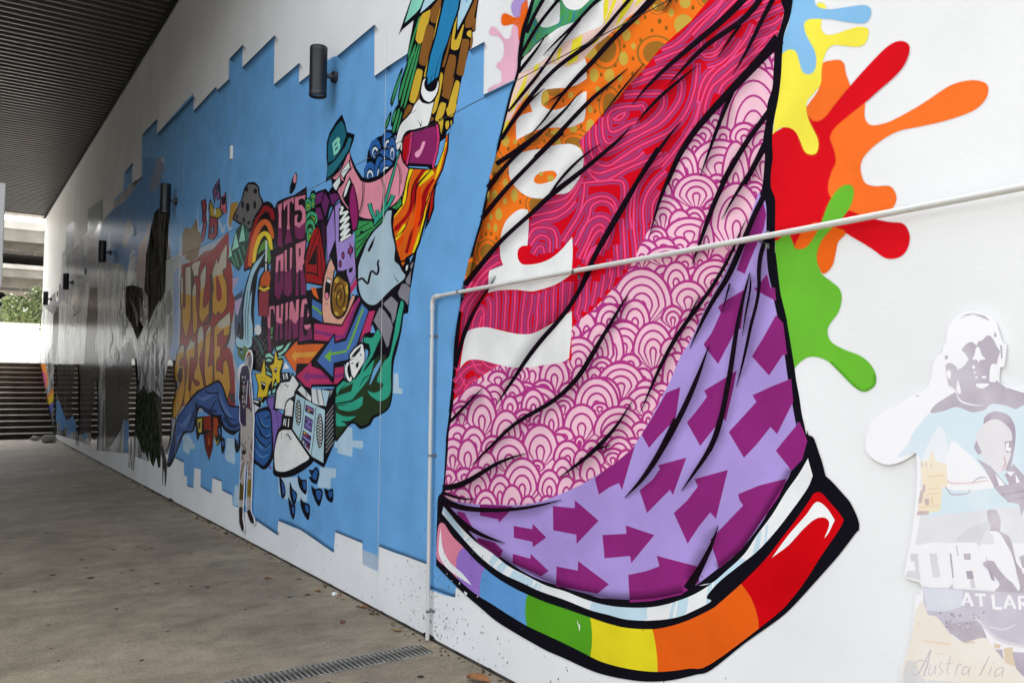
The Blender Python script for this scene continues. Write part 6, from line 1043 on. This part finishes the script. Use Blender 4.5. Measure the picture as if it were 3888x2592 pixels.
multi('figure_print', '9a8c9c', ['@N 1085,1190 1110,1250 1130,1290 1100,1310 1065,1250', '@N 1310,1205 1370,1195 1375,1290 1320,1290', '@N 1085,1335 1200,1400 1320,1545 1330,1568 1230,1568 1150,1420', '@N 1340,1420 1380,1380 1463,1470 1600,1500 1600,1640 1400,1640 1310,1470']); multi('figure_print', W0, ['@N 1320,1440 1392,1440 1358,1480', '@N 1235,1455 1300,1530 1320,1568 1270,1568', '@N 1395,1460 1430,1520 1420,1568 1400,1540', '@N 1322,1215 1345,1210 1340,1250 1365,1255 1350,1285 1318,1270']); k('figure_print', 'c79aa2', '@N 1305,1320,14 1315,1380,16 1290,1430,8')
ks('figure_print', 'd9a8aa', ['@N 845,1490,8 880,1530,14 1040,1530,12 1180,1510,10']); ks('figure_print', MV, ['@N 1050,1530,8 1110,1490,12 1170,1490,6', '@N 835,1560,8 870,1600,10 890,1622,10 1010,1615,10 1035,1580,6'])
f('building_print', 'ead7b0', '@N 640,1360 700,1350 740,1270 760,1360 850,1380 855,1568 @O 820,0 800,180 800,200 620,235 625,130 650,0'); multi('building_print', 'b59a98', ['@N 645,1365 655,1365 660,1400 650,1400', '@N 680,1370 690,1370 692,1405 684,1405', '@N 720,1375 728,1375 732,1405 724,1405', '@N 660,1540 680,1545 680,1600 655,1600', '@O 640,40 670,40 650,140 625,140', '@O 670,105 710,105 710,155 680,155', '@O 618,202 710,202 705,232 612,236']); ks('building_print', 'd8b284', ['@O 700,30,6 790,20,6', '@O 690,70,6 800,60,6', '@O 730,90,10 740,150,8', '@O 640,170,6 800,160,6', '@N 700,1480,8 830,1470,8'])
f('collage_print', 'd5d6dc', '@O 640,250 1560,150 1560,470 1100,460 880,450 600,470'); f('collage_print', 'a298a8', '@O 1220,10 1300,0 1600,-60 1600,120 1463,190 1440,240 1425,150 1340,130 1280,80'); ks('collage_print', '8c8090', ['@O 1280,75,14 1463,40,16 1600,0,16', '@O 1330,130,10 1480,90,14'])
f('standing_print', '9c909e', '@O 1170,205 1205,190 1245,200 1278,280 1270,365! 1340,400 1370,470 1400,600 1430,650 1500,740 1500,850! 1240,850 1270,780 1200,690 1140,630 1160,600 1220,600 1260,660 1330,740 1420,800! 1390,620 1330,480 1200,370 1200,330 1180,290', 1); f('standing_print', W0, '@O 1200,360! 1260,370 1310,440 1370,560 1410,720 1430,800 1420,840! 1340,730 1260,650 1220,560 1225,420 1190,370', 1); f('standing_print', 'c4c4cc', '@O 920,440! 950,400 1050,330 1170,285! 1200,320 1150,380 1120,450 1110,490 1060,455', 1)
# big letters, AT LAR..., Australia
f('letter#t', 'c4c3ca', '@zz 55,155 96,152 106,250 114,302 25,285 40,250 84,252 80,195 58,195'); f('letter#o', W0, '@zz 103,160! 115,110 150,92 240,90 272,120 285,200 301,310 283,342 240,347 160,342 125,312 112,230', 1); f('letter#o', 'c8c7ce', '@zz 163,152 206,150 229,286 186,290')
f('letter#r', W0, '@zz 303,92 430,88 464,120 480,185 460,222 478,262 522,330 522,362 440,357 303,355'); multi('letter#r', '8f8496', ['@zz 360,152 400,150 403,186 365,188', '@zz 375,252 412,250 421,297 383,298', '@zz 281,150 290,150 305,292 296,292', '@zz 316,105 322,106 333,166 327,164', '@zz 488,155 500,200 530,262 540,310 520,300 500,240']); f('letter#r', 'c2c0c8', '@zz 396,298 421,298 430,350 404,350'); f('letter#m', W0, '@zz 640,92 760,92 760,340 700,260 668,170'); f('letter#m', '9a8fa0', '@zz 680,170 708,160 720,230 700,235')
f('caption_band', 'b2abbc', '@O 660,800 720,812 860,815 895,780 900,818 1090,832 1600,860 1600,1290 1463,1280 1340,1262 1200,1190 1140,1100 1100,1060 960,1180 880,1180 790,1060 700,1030 665,920', key='cap'); f('caption_band', 'c9cdda', '@O 660,810 980,830 970,960 830,1000 690,990'); f('caption_band', '978c9a', '@O 830,1060 900,1090 1000,1080 1110,1070 1170,1210 980,1245 880,1170', key='city')
for i in range(60):
    x, y = random.uniform(760, 1150), random.uniform(985, 1190); q = random.uniform(8, 22)
    f('caption_band', random.choice(['857a8a', 'b9b2be', '76697a', 'a79fae']), '@O %g,%g %g,%g %g,%g %g,%g' % (x, y, x + q, y - 3, x + q, y + q * 0.8, x, y + q), clip='cap')
ks('caption_band', 'cdc8d0', ['@O 1080,1050,16 1160,1130,20 1260,1220,24 1463,1280,20', '@O 1180,1120,10 1300,1140,16 1400,1100,12'])
for s in ['@O 975,950,26 1010,850,22', '@O 1010,850,22 1055,955,26', '@O 990,920,14 1040,920,14', '@O 1075,865,22 1160,868,22', '@O 1117,868,24 1125,960,24', '@O 1215,865,26 1225,970,24', '@O 1215,970,22 1290,975,22', '@O 1310,975,24 1345,870,22', '@O 1345,870,22 1395,978,24', '@O 1325,940,14 1380,942,14', '@O 1425,875,24 1432,985,24', '@O 1425,880,18 1490,890,18', '@O 1432,935,16 1490,925,16', '@O 1450,935,18 1500,985,20']: k('letter#at%d' % len(CUR.E), W0, s)
f('sand_print', 'e6dac8', '@O 600,1000! 640,930 665,925 700,1025! 780,1050 880,1180 980,1250! 1060,1225 1160,1210 1240,1300 1400,1450 1463,1530 1600,1700! 500,1800! 485,1568! 510,1400 570,1200', 1); multi('sand_print', 'c9c8c4', ['@O 540,1380 600,1400 640,1500 700,1568 690,1700 505,1700 505,1480', '@O 700,1540 960,1560 960,1700 690,1700']); multi('sand_print', 'd2b48c', ['@O 1300,1290 1370,1280 1400,1440 1310,1400', '@O 980,1245 1060,1230 1080,1245 1000,1255', '@O 1220,1250 1280,1260 1270,1290 1230,1290']); f('sand_print', '93869a', '@O 1370,1320 1600,1330 1600,1700 1463,1520 1400,1450')
f('sand_print', '93869a', '@O 1232,1300 1290,1300 1300,1380'); ks('sand_print', 'e2c8a8', ['@O 660,1230,12 880,1260,18', '@O 620,1080,10 640,1110,16', '@O 760,1330,10 850,1340,12'])
TX = 'a59aa2'
ks('letter#aus', TX, ['@zz 172,703,8 125,800,7 92,848,6 62,838,4', '@zz 173,703,7 152,795,9 132,850,7 150,848,3', '@zz 78,782,3 112,765,5 165,775,3', '@zz 172,782,4 160,838,6 178,846,4 202,790,5 196,846,5', '@zz 236,775,4 222,800,6 242,830,6 216,850,4', '@zz 287,738,4 266,825,7 278,846,4', '@zz 250,786,3 302,780,3', '@zz 312,850,6 330,790,5 352,790,3', '@zz 388,800,5 362,808,5 352,845,5 384,832,4 398,800,4 388,852,5', '@zz 510,738,6 470,820,7 452,852,5', '@zz 522,800,5 506,852,5', '@zz 536,776,6 532,782,6', '@zz 588,803,5 552,815,5 540,855,5 576,840,4 592,805,4 582,862,5'])
for e in CUR.E:
    if len(e['color']) == 6: e['color'] = 'P%02x%02x%02x' % tuple(round(v * (1 - FADE) + 238 * FADE) for v in hexc(e['color']))
emit(sheet_po)
# ================================================================== OBJECTS ON THE WALL
pvc = mat('white_pvc', (206, 207, 203), 0.4, 0.45, 0.03, 5); galv = mat('galvanised_clip', (150, 152, 156), 0.4, 0.5, 0.15, 20, metal=0.7)
lamp_black = mat('black_powder_coat', (26, 25, 28), 0.42, 0.5, 0.08, 30); lamp_edge = mat('lamp_ring', (96, 95, 98), 0.35, 0.5, 0.05, 10, metal=0.5); lens_m = mat('lamp_glass', (92, 92, 96), 0.12, 0.6, 0.05, 8)
PXR = WX - 0.032; YR, ZR = 4.655, 2.158
pr = empty('conduit_pipe', (PXR, YR, 0), 'white plastic conduit pipe rising from the drain and running right across the cloth mural', 'pipe')
run = [(PXR - 0.0, YR - 0.06, ZR), (PXR, 4.2, ZR + 0.003), (PXR, 3.2, ZR + 0.008), (PXR - 0.004, 2.5, ZR + 0.010), (PXR - 0.010, 1.9, ZR + 0.012), (PXR - 0.02, 1.4, ZR + 0.016), (PXR - 0.03, 1.0, ZR + 0.02), (PXR - 0.035, 0.2, ZR + 0.025), (PXR - 0.035, -3, ZR + 0.03)]
b = MB(); b.tube(run, 0.0118, 14); smooth_by_angle(b.build('pipe_run', pvc, pr))
b = MB(); b.tube([(PXR, YR, ZR - 0.06), (PXR, YR + 0.004, 1.2), (PXR, YR + 0.008, 0.006)], 0.0125, 14); smooth_by_angle(b.build('riser', pvc, pr))
b = MB(); el_p = [(PXR, YR - 0.075, ZR), (PXR, YR - 0.045, ZR)] + [(PXR, YR - 0.045 + 0.045 * math.sin(a), ZR - 0.045 + 0.045 * math.cos(a)) for a in [R(15 * i) for i in range(1, 7)]] + [(PXR, YR, ZR - 0.08)]
b.tube(el_p, [0.0165] + [0.0155] * (len(el_p) - 2) + [0.0165], 14); smooth_by_angle(b.build('elbow', pvc, pr))
def clip(y, z, horiz):
    b = MB()
    L = []
    for i in range(9):
        a = math.pi * i / 8
        u, v = 0.0142 * math.cos(a), 0.0142 * math.sin(a)
        L.append((PXR - v - 0.0, u))
    L = [(WX - 0.002, 0.034), (WX - 0.004, 0.0142)] + L + [(WX - 0.004, -0.0142), (WX - 0.002, -0.034)] if True else L
    V = []; w_ = 0.0085
    for x, u in L:
        for s in (-w_, w_): V.append((x, y + (s if horiz else u), z + (u if horiz else s)))
    F = [(2 * i, 2 * i + 1, 2 * i + 3, 2 * i + 2) for i in range(len(L) - 1)]
    b.add(V, F)
    for u in (0.026, -0.026):
        yy, zz = (y, z + u) if horiz else (y + u, z); b.tube([(WX - 0.002, yy, zz), (WX - 0.009, yy, zz)], 0.005, 6)
    return b.build('saddle_clip', galv, pr)
for px, py in ((1742, 1109), (2181, 1041), (2894, 905)): clip(on_wall(px, py, PXR)[0], ZR + 0.005, True)
for py in (1275, 1731, 2331): clip(YR + 0.004, on_wall(1650, py, PXR)[1], False)

def lamp_parts(root, yc, z0, z1, dx, tilt=0.0):
    xc = WX - dx; r = 0.072
    n = 20
    def lathe(prof, mi=0):
        V = []; F = []
        for rr, z in prof: V += [(xc + rr * math.cos(2 * math.pi * i / n), yc + rr * math.sin(2 * math.pi * i / n), z) for i in range(n)]
        for j in range(len(prof) - 1):
            for i in range(n): F.append((j * n + i, j * n + (i + 1) % n, (j + 1) * n + (i + 1) % n, (j + 1) * n + i))
        return V, F
    b = MB(); b.add(*lathe([(r * 0.86, z0 + 0.012), (r * 0.9, z0), (r, z0 + 0.004), (r, z0 + 0.026), (r * 0.985, z0 + 0.03), (r * 0.985, z1 - 0.03), (r, z1 - 0.026), (r, z1 - 0.006), (r * 0.93, z1), (r * 0.86, z1 - 0.012)]))
    smooth_by_angle(b.build('lamp_body', lamp_black, root))
    for zz in (z0 + 0.0285, z1 - 0.0285):
        b = MB(); b.add(*lathe([(r * 0.988, zz - 0.0015), (r * 1.004, zz - 0.001), (r * 1.004, zz + 0.001), (r * 0.988, zz + 0.0015)])); b.build('trim_ring', lamp_edge, root)
    b = MB()
    for zz in (z0 + 0.014, z1 - 0.014):
        V = [(xc + r * 0.88 * math.cos(2 * math.pi * i / n), yc + r * 0.88 * math.sin(2 * math.pi * i / n), zz) for i in range(n)]
        b.add(V, [tuple(range(n)) if zz > (z0 + z1) / 2 else tuple(reversed(range(n)))])
    b.build('lens', lens_m, root)
    zm = (z0 + z1) / 2 - 0.015
    b = MB(); b.tube([(xc + r * 0.9, yc, zm), (WX - 0.03, yc, zm)], 0.022, 12); smooth_by_angle(b.build('arm', lamp_edge, root))
    b = MB(); b.tube([(WX - 0.034, yc, zm), (WX - 0.002, yc, zm)], [0.045, 0.05], 16); smooth_by_angle(b.build('wall_plate', lamp_black, root))
LDX = 0.155
for i, (yp, lab) in enumerate([(6.83, 'black cylinder wall lamp nearest the camera, at the edge of the blue step'), (12.95, 'black cylinder wall lamp above the dark painted tree trunk'), (18.98, 'black cylinder wall lamp in the middle of the grey landscape mural'), (25.35, 'fourth black cylinder wall lamp, second from the stairs end'), (30.93, 'farthest black cylinder wall lamp at the end corner of the wall')]):
    s = 1 - LDX / WX
    yc = yp * s
    root = empty('wall_lamp', (WX, yc, 4.2), lab, 'wall lamp', 'black cylinder lamps along the wall')
    lamp_parts(root, yc, EYE + (4.09 - EYE) * s, EYE + (4.53 - EYE) * s, LDX)
# small boxes on the wall
bx_m = mat('junction_box', (226, 222, 208), 0.4, 0.4, 0.05, 8); dk_m = mat('dark_box', (52, 50, 50), 0.5, 0.4, 0.1, 8)
for x, y, m, lab in ((883, 580, bx_m, 'small white vertical junction box on the blue wall above the letters'), (509, 879, bx_m, 'small white vertical junction box beside the dark painted trunk'), (326, 1030, dk_m, 'small dark vertical junction box on the grey mural'), (220, 1117, dk_m, 'small dark vertical junction box near the far end of the wall')):
    yy, zz = on_wall(x, y)
    b = MB(); b.box(WX - 0.028, WX - 0.001, yy - 0.022, yy + 0.022, zz - 0.075, zz + 0.075, 0, 0.004)
    r = b.build('junction_box', m); tag(r, lab, 'junction box', 'small junction boxes on the wall')

# ================================================================== DRAINS, LITTER
steel = mat('grate_steel', (160, 157, 148), 0.5, 0.45, 0.3, 12, metal=0.3); void = mat('drain_shade', (26, 25, 24), 0.9, 0.2, 0.2, 10)  # drain bed near black: shade of the deep channel put into its colour
def drain(y0, y1, xs, label, pitch, first_x):
    root = empty('drain_grate', (first_x, (y0 + y1) / 2, 0), label, 'drain grate', 'drain grates across the path')
    b = MB(); b.box(-3.2, 2.47, y0 + 0.001, y0 + 0.011, -0.04, 0.002); b.box(-3.2, 2.47, y1 - 0.011, y1 - 0.001, -0.04, 0.002); b.build('grate_frame', steel, root)
    b = MB(); b.add([(-3.2, y0 + 0.012, -0.10), (2.47, y0 + 0.012, -0.10), (2.47, y1 - 0.012, -0.10), (-3.2, y1 - 0.012, -0.10)], [(0, 1, 2, 3)]); b.build('channel_bed', void, root)
    base = None; x = 2.455; rest = MB()
    while x > -3.2:
        if x > xs:
            if base is None:
                b = MB(); b.box(x - 0.0045, x + 0.0045, y0 + 0.011, y1 - 0.011, -0.03, 0.001); base = b.build('grate_bar', steel, root); bx0 = x
            else:
                o = base.copy(); col.objects.link(o); o.parent = root; o.location = (x - bx0, 0, 0)
        else: rest.box(x - 0.0045, x + 0.0045, y0 + 0.011, y1 - 0.011, -0.03, 0.001)
        x -= pitch
    if rest.V: tag(rest.build('grate_bars', steel, root), kind='stuff')
drain(DR0, DR1, 0.75, 'steel slotted drain grate in the foreground reaching the wall at the white pipe', 0.03, 1.5)
drain(FD0, FD1, 3, 'distant narrow drain grate crossing the path before the stairs', 0.05, 1.0)
leaf_ms = [mat('dry_leaf_%d' % i, c, 0.7, 0.2, 0.15, 30) for i, c in enumerate([(150, 104, 66), (140, 84, 44), (170, 134, 86), (110, 70, 42)])]
def leaf_obj(x, y, s, a, m, label):
    V = []; F = []
    for i in range(5):
        t = i / 4; w_ = 0.42 * math.sin(math.pi * (0.08 + 0.84 * t)) * (1.1 - 0.3 * t); z = 0.10 * math.sin(math.pi * t) + 0.05 * t
        for q in (-1, 0, 1): V.append((t - 0.5, q * w_, z + abs(q) * 0.16 * (0.6 + t)))
    for i in range(4):
        for j in range(2): F.append((i * 3 + j, i * 3 + j + 1, i * 3 + 4 + j, i * 3 + 3 + j))
    c, q = math.cos(a), math.sin(a)
    V = [(x + s * (v[0] * c - v[1] * q), y + s * (v[0] * q + v[1] * c), 0.004 + s * v[2] * 0.6) for v in V]
    return tag(mesh_obj('fallen_leaf', V, F, m), label, 'leaf', 'dry leaves along the foot of the wall')
rl = random.Random(3)
spots = [(930, 449), (985, 480), (1182, 578), (1275, 648), (1600, 820), (1715, 876), (1870, 985), (1610, 945), (1400, 742), (1500, 800), (1490, 795), (1750, 905), (880, 405), (1260, 740), (1025, 548), (970, 470)]
LL = ['brown dry leaf far along the wall, beyond the printed standing figure', 'curled brown leaf at the wall just left of the printed figure feet', 'dry leaf by the wall right of the printed standing figure', 'small leaf at the wall foot below the falling painted drops',
      'tan leaf touching the wall right of the white paper scrap', 'brown leaf at the wall halfway between paper scrap and white joint', 'dark leaf at the wall just left of the drain grate', 'small pale leaf out on the path above the drain grate', 'leaf on the path left of the green weed',
      'tan leaf on the path below the green weed', 'thin leaf lying close beside another below the weed', 'brown leaf at the wall under the vertical panel joint', 'farthest dry leaf, at the wall below the blue steps', 'small brown leaf on the path a little out from the weed', 'dark small leaf on the path below the printed figure', 'pale small leaf on the path left of the printed figure shoes']
for i, (u, v) in enumerate(spots):
    x, y = on_ground(u / 1.2379, 1600 + v / 1.2379)
    leaf_obj(min(x, GAPX - 0.03), y, rl.uniform(0.03, 0.06), rl.uniform(0, 6.28), leaf_ms[i % 4], LL[i])
x, y = on_ground(1850, 2577); leaf_obj(x - 0.06, y, 0.13, 2.2, leaf_ms[0], 'large tan dead leaf at the foot of the white wall, nearest the camera')
paper = mat('white_paper', (232, 234, 238), 0.7, 0.2, 0.04, 20)
def lump(name, x, y, r, m, label, cat, seed, fl=0.6):
    bm = bmesh.new(); bmesh.ops.create_icosphere(bm, subdivisions=2, radius=r); q = random.Random(seed)
    for v in bm.verts:
        v.co *= q.uniform(0.72, 1.12); v.co.z *= fl; v.co.z += r * fl * 0.75; v.co += Vector((x, y, 0))
    me = bpy.data.meshes.new(name); bm.to_mesh(me); bm.free(); me.materials.append(m)
    o = bpy.data.objects.new(name, me); col.objects.link(o); return tag(o, label, cat)
x, y = on_ground(1268, 2258); lump('paper_scrap', x, y, 0.022, paper, 'crumpled white paper scrap on the path near the wall', 'litter', 1)
x, y = on_ground(565, 1850); lump('paper_scrap', x, y, 0.03, paper, 'small white scrap at the foot of the wall beyond the graffiti lettering', 'litter', 2, 0.4)
stone_m = mat('pale_stone', (190, 186, 176), 0.8, 0.2, 0.15, 10, bump=0.3)
x, y = on_ground(148, 1670); lump('loose_stone', x - 0.1, y - 0.15, 0.13, stone_m, 'pale loose stone in front of the stairs, left of the larger one', 'stone', 3)
x, y = on_ground(203, 1678); lump('loose_stone', x - 0.12, y, 0.2, stone_m, 'larger pale loose stone at the corner of stairs and wall', 'stone', 4)
weed_m = mat('weed_green', (92, 96, 52), 0.7, 0.2, 0.2, 20)
x, y = on_ground(1236, 2232); b = MB()
for i in range(14):
    a, l = rl.uniform(0, 6.28), rl.uniform(0.02, 0.05); dx, dy = math.cos(a), math.sin(a); q = 0.003
    b.add([(x - dy * q, y + dx * q, 0), (x + dy * q, y - dx * q, 0), (x + dx * l * 0.4 + dy * q, y + dy * l * 0.4 - dx * q, l * 0.7), (x + dx * l * 0.7, y + dy * l * 0.7, l)], [(0, 1, 2, 3)])
tag(b.build('weed', weed_m), 'small green weed tuft at the foot of the wall under the blue mural', 'plant')
# chewing-gum spots trodden into the concrete
gum = mat('old_gum', (62, 58, 54), 0.8, 0.2, 0.2, 40); b = MB(); g_ = random.Random(11)
for i in range(150):
    y = g_.uniform(2.6, 22) if i > 85 else g_.uniform(3.2, 9.5); x = g_.uniform(-3.5, 2.45)
    if DR0 - 0.05 < y < DR1 + 0.05 or FD0 - 0.05 < y < FD1 + 0.05: continue
    r = g_.uniform(0.008, 0.026) * (1.25 if i % 9 == 0 else 1); n = 9
    b.add([(x + r * g_.uniform(0.75, 1.15) * math.cos(2 * math.pi * j / n), y + r * g_.uniform(0.75, 1.15) * math.sin(2 * math.pi * j / n), 0.0035) for j in range(n)], [tuple(range(n))])
tag(b.build('gum_spots', gum), kind='stuff')
# grit and leaf crumbs swept against the wall, grime along its foot
crumb = mat('swept_grit', (96, 76, 58), 0.9, 0.2, 0.3, 50, c2=(40, 34, 30)); b = MB()
for i in range(520):
    y = g_.uniform(2.2, 24); x = GAPX - abs(g_.gauss(0, 0.045)) - 0.004; r = g_.uniform(0.003, 0.014) * (1.6 if y > 9 else 1); a = g_.uniform(0, 6.28); z = g_.uniform(0.002, 0.009)
    b.add([(x + r * math.cos(a + t) * q, y + r * math.sin(a + t) * q, 0.003 + (z if j % 2 else 0)) for j, (t, q) in enumerate(((0, 1.4), (1.4, 0.6), (3.1, 1.3), (4.6, 0.7)))], [(0, 1, 2, 3)])
tag(b.build('swept_grit', crumb), kind='stuff')
grime = mat('wall_foot_grime', (70, 64, 58), 0.9, 0.2, 0.2, 30, c2=(34, 31, 29)); b = MB(); y = 1.6
while y < 26:
    l = g_.uniform(0.04, 0.35); h_ = g_.uniform(0.004, 0.022) * (1 if g_.random() < 0.8 else 1.8)
    n = 5; V = [(WX - 0.0026, y + l * j / n, 0.0) for j in range(n + 1)] + [(WX - 0.0026, y + l * j / n, h_ * g_.uniform(0.4, 1.1) * (0.3 if j in (0, n) else 1)) for j in range(n, -1, -1)]
    b.add(V, [tuple(range(len(V)))]); y += l + g_.uniform(0.0, 0.25)
tag(b.build('wall_grime', grime, wall), kind='stuff')
# dirt specks splashed on the wall round the pipe foot
speck = mat('dirt_speck', (84, 78, 74), 0.8, 0.2, 0.2, 60); b = MB()
for i in range(330):
    if i < 190: y, z = YR + g_.gauss(-0.05, 0.25), abs(g_.gauss(0.05, 0.28))
    else: y, z = g_.uniform(2.2, 7.5), abs(g_.gauss(0, 0.3))
    if z > 1.0 or abs(y - 5.467) < 0.02: continue
    r = g_.uniform(0.0015, 0.005); h_ = r * g_.uniform(0.8, 2.6)
    b.add([(WX - 0.0022, y - r, z + 0.03), (WX - 0.0022, y, z + 0.03 - h_), (WX - 0.0022, y + r, z + 0.03), (WX - 0.0022, y, z + 0.03 + h_)], [(0, 1, 2, 3)])
tag(b.build('dirt_specks', speck, wall), kind='stuff')

# ================================================================== BEYOND THE PASSAGE
# two parking decks
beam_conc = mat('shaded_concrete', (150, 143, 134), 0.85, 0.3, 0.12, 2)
for i, (ya, yb, yc, yd, lab) in enumerate([(843, 872, 918, 952, 'upper concrete parking deck beyond the end of the passage'), (1007, 1022, 1053, 1090, 'lower concrete parking deck beyond the end of the passage')]):
    Y = 62.0; z = [at_depth(90, q, Y).z for q in (ya, yb, yc, yd)]
    root = empty('parking_deck', (-10, Y, z[3]), lab, 'parking deck', 'parking decks beyond the passage')
    b = MB(); b.box(-40, 14, Y - 0.25, Y - 0.02, z[1] - 0.02, z[0]); b.build('parapet', pale_conc, root)
    b = MB(); b.box(-40, 14, Y, Y + 16, z[2], z[1] + 0.05); b.build('deck_slab', mid_conc, root)
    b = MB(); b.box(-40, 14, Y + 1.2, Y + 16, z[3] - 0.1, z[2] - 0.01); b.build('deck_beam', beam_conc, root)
    zr = at_depth(90, ya + 118 if i == 0 else ya + 94, Y).z
    b = MB(); b.box(-40, at_depth(128, 1000, Y).x, Y - 0.1, Y, zr - 0.09, zr + 0.09); b.box(at_depth(138, 1000, Y).x, 14, Y - 0.1, Y, zr - 0.09, zr + 0.09); b.build('railing', dark_conc, root)
    for xx in (-36, -27, -18, 4, 12):
        b = MB(); b.box(xx - 0.3, xx + 0.3, Y + 6, Y + 6.6, 0, z[3] - 0.1); b.build('column', mid_conc, root)
# white boundary wall on the plaza, dark ramp behind
Yw = 41.0; zt = at_depth(90, 1231, Yw).z
root = empty('white_boundary_wall', (-8, Yw, Z_TOP), 'bright white boundary wall on the plaza behind the stairs', 'wall')
b = MB(); b.box(-30, 3.2, Yw, Yw + 0.3, Z_TOP, zt); b.build('wall_body', white_wallpaint, root); b = MB(); b.box(-30, 3.25, Yw - 0.05, Yw + 0.35, zt, zt + 0.06); b.build('coping', pale_conc, root)
b = MB(); b.box(-40, at_depth(60, 1200, 55).x, 55, 56, Z_TOP, at_depth(30, 1146, 55).z)
tag(b.build('ramp_wall', dark_conc), 'dark grey ramp wall behind the tree at the far end', 'wall')
rail_m = mat('rail_grey', (170, 170, 172), 0.4, 0.4, 0.05, 5)
root = empty('handrail', (1, 34, Z_TOP), 'thin pale handrail at the top of the stairs', 'handrail')
p0 = at_depth(109, 1378, 33.2); p1 = at_depth(109, 1326, 33.2); p2 = at_depth(152, 1326, 33.2)
b = MB(); b.tube([(p0.x, 33.2, Z_TOP), (p1.x, 33.2, p1.z), (WX + 1.5, 33.2, p1.z), (WX + 1.5, 33.2, Z_TOP)], 0.02, 8); b.build('rail', rail_m, root)
# tree
tr = empty('tree', (0, 47, Z_TOP), 'leafy light green tree behind the white wall at the far end', 'tree')
c0 = at_depth(110, 1185, 47); bark = mat('bark', (92, 80, 66), 0.9, 0.2, 0.2, 8, stretch=(1, 1, 0.2), bump=0.4)
b = MB(); b.tube([(c0.x, 47, Z_TOP - 0.1), (c0.x + 0.1, 47, c0.z - 1.2), (c0.x, 47.1, c0.z)], [0.16, 0.12, 0.07], 8)
t_ = random.Random(5); clumps = []
for i in range(34):
    a, rr = t_.uniform(0, 6.28), t_.uniform(0.2, 1.0)
    p = Vector((c0.x + 1.75 * rr * math.cos(a), 47 + 1.5 * rr * math.sin(a), c0.z + t_.uniform(-0.75, 0.95) * (1.15 - 0.6 * rr))); clumps.append(p)
    if i % 3 == 0: b.tube([(c0.x, 47, c0.z - 0.8), (p + Vector((c0.x, 47, c0.z - 0.4))) / 2, p], [0.06, 0.04, 0.015], 5)
b.build('trunk', bark, tr)
leaf_g = [mat('leaf_%d' % i, c, 0.55, 0.3, 0.15, 6) for i, c in enumerate([(96, 110, 62), (122, 134, 80), (70, 86, 48)])]
for q in range(3):
    b = MB()
    for i in range(1500):
        p = t_.choice(clumps) + Vector((t_.gauss(0, 0.24), t_.gauss(0, 0.24), t_.gauss(0, 0.2)))
        d = Vector((t_.gauss(0, 1), t_.gauss(0, 1), t_.gauss(0, 0.6) + 0.3)).normalized(); u = d.orthogonal().normalized(); v = d.cross(u); s = t_.uniform(0.06, 0.13)
        b.add([p - u * s, p + v * s * 0.5, p + u * s, p - v * s * 0.5], [(0, 1, 2, 3)])
    tag(b.build('crown', leaf_g[q], tr), kind='stuff')
# hanging white sign cabinet at the left edge
Yh = 11.5; a0 = at_depth(27, 697, Yh); a1 = at_depth(18, 1092, Yh)
cab_m = mat('white_enamel', (222, 222, 218), 0.3, 0.45, 0.04, 2)
root = empty('sign_cabinet', (a0.x - 0.2, Yh, a1.z), 'white hanging sign cabinet with black fitting underneath at the left edge', 'sign cabinet')
b = MB(); b.box(a0.x - 0.5, a0.x - 0.012, Yh - 0.02, Yh + 0.9, a1.z, a0.z, 0, 0.012); b.build('cabinet', cab_m, root)
b = MB(); b.box(a0.x - 0.3, a0.x - 0.24, Yh + 0.4, Yh + 0.46, a0.z - 0.01, Z_SOFFIT + 0.02); b.build('hanger', dk_m, root)
zb = a1.z; xb = a0.x - 0.09
b = MB(); b.tube([(xb, Yh + 0.1, zb + 0.005), (xb, Yh + 0.1, zb - 0.06)], 0.05, 12); b.build('neck', dk_m, root)
for z1, z2, rr in ((zb - 0.055, zb - 0.13, 0.13), (zb - 0.17, zb - 0.23, 0.10)):
    b = MB(); b.tube([(xb, Yh + 0.1, z1), (xb, Yh + 0.1, z1 - 0.02), (xb, Yh + 0.1, z2)], [rr * 0.8, rr, rr * 0.6], 16); smooth_by_angle(b.build('fitting_disc', dk_m, root))
b = MB(); b.tube([(xb, Yh + 0.1, zb - 0.12), (xb, Yh + 0.1, zb - 0.18)], 0.03, 10); b.build('stem', dk_m, root)
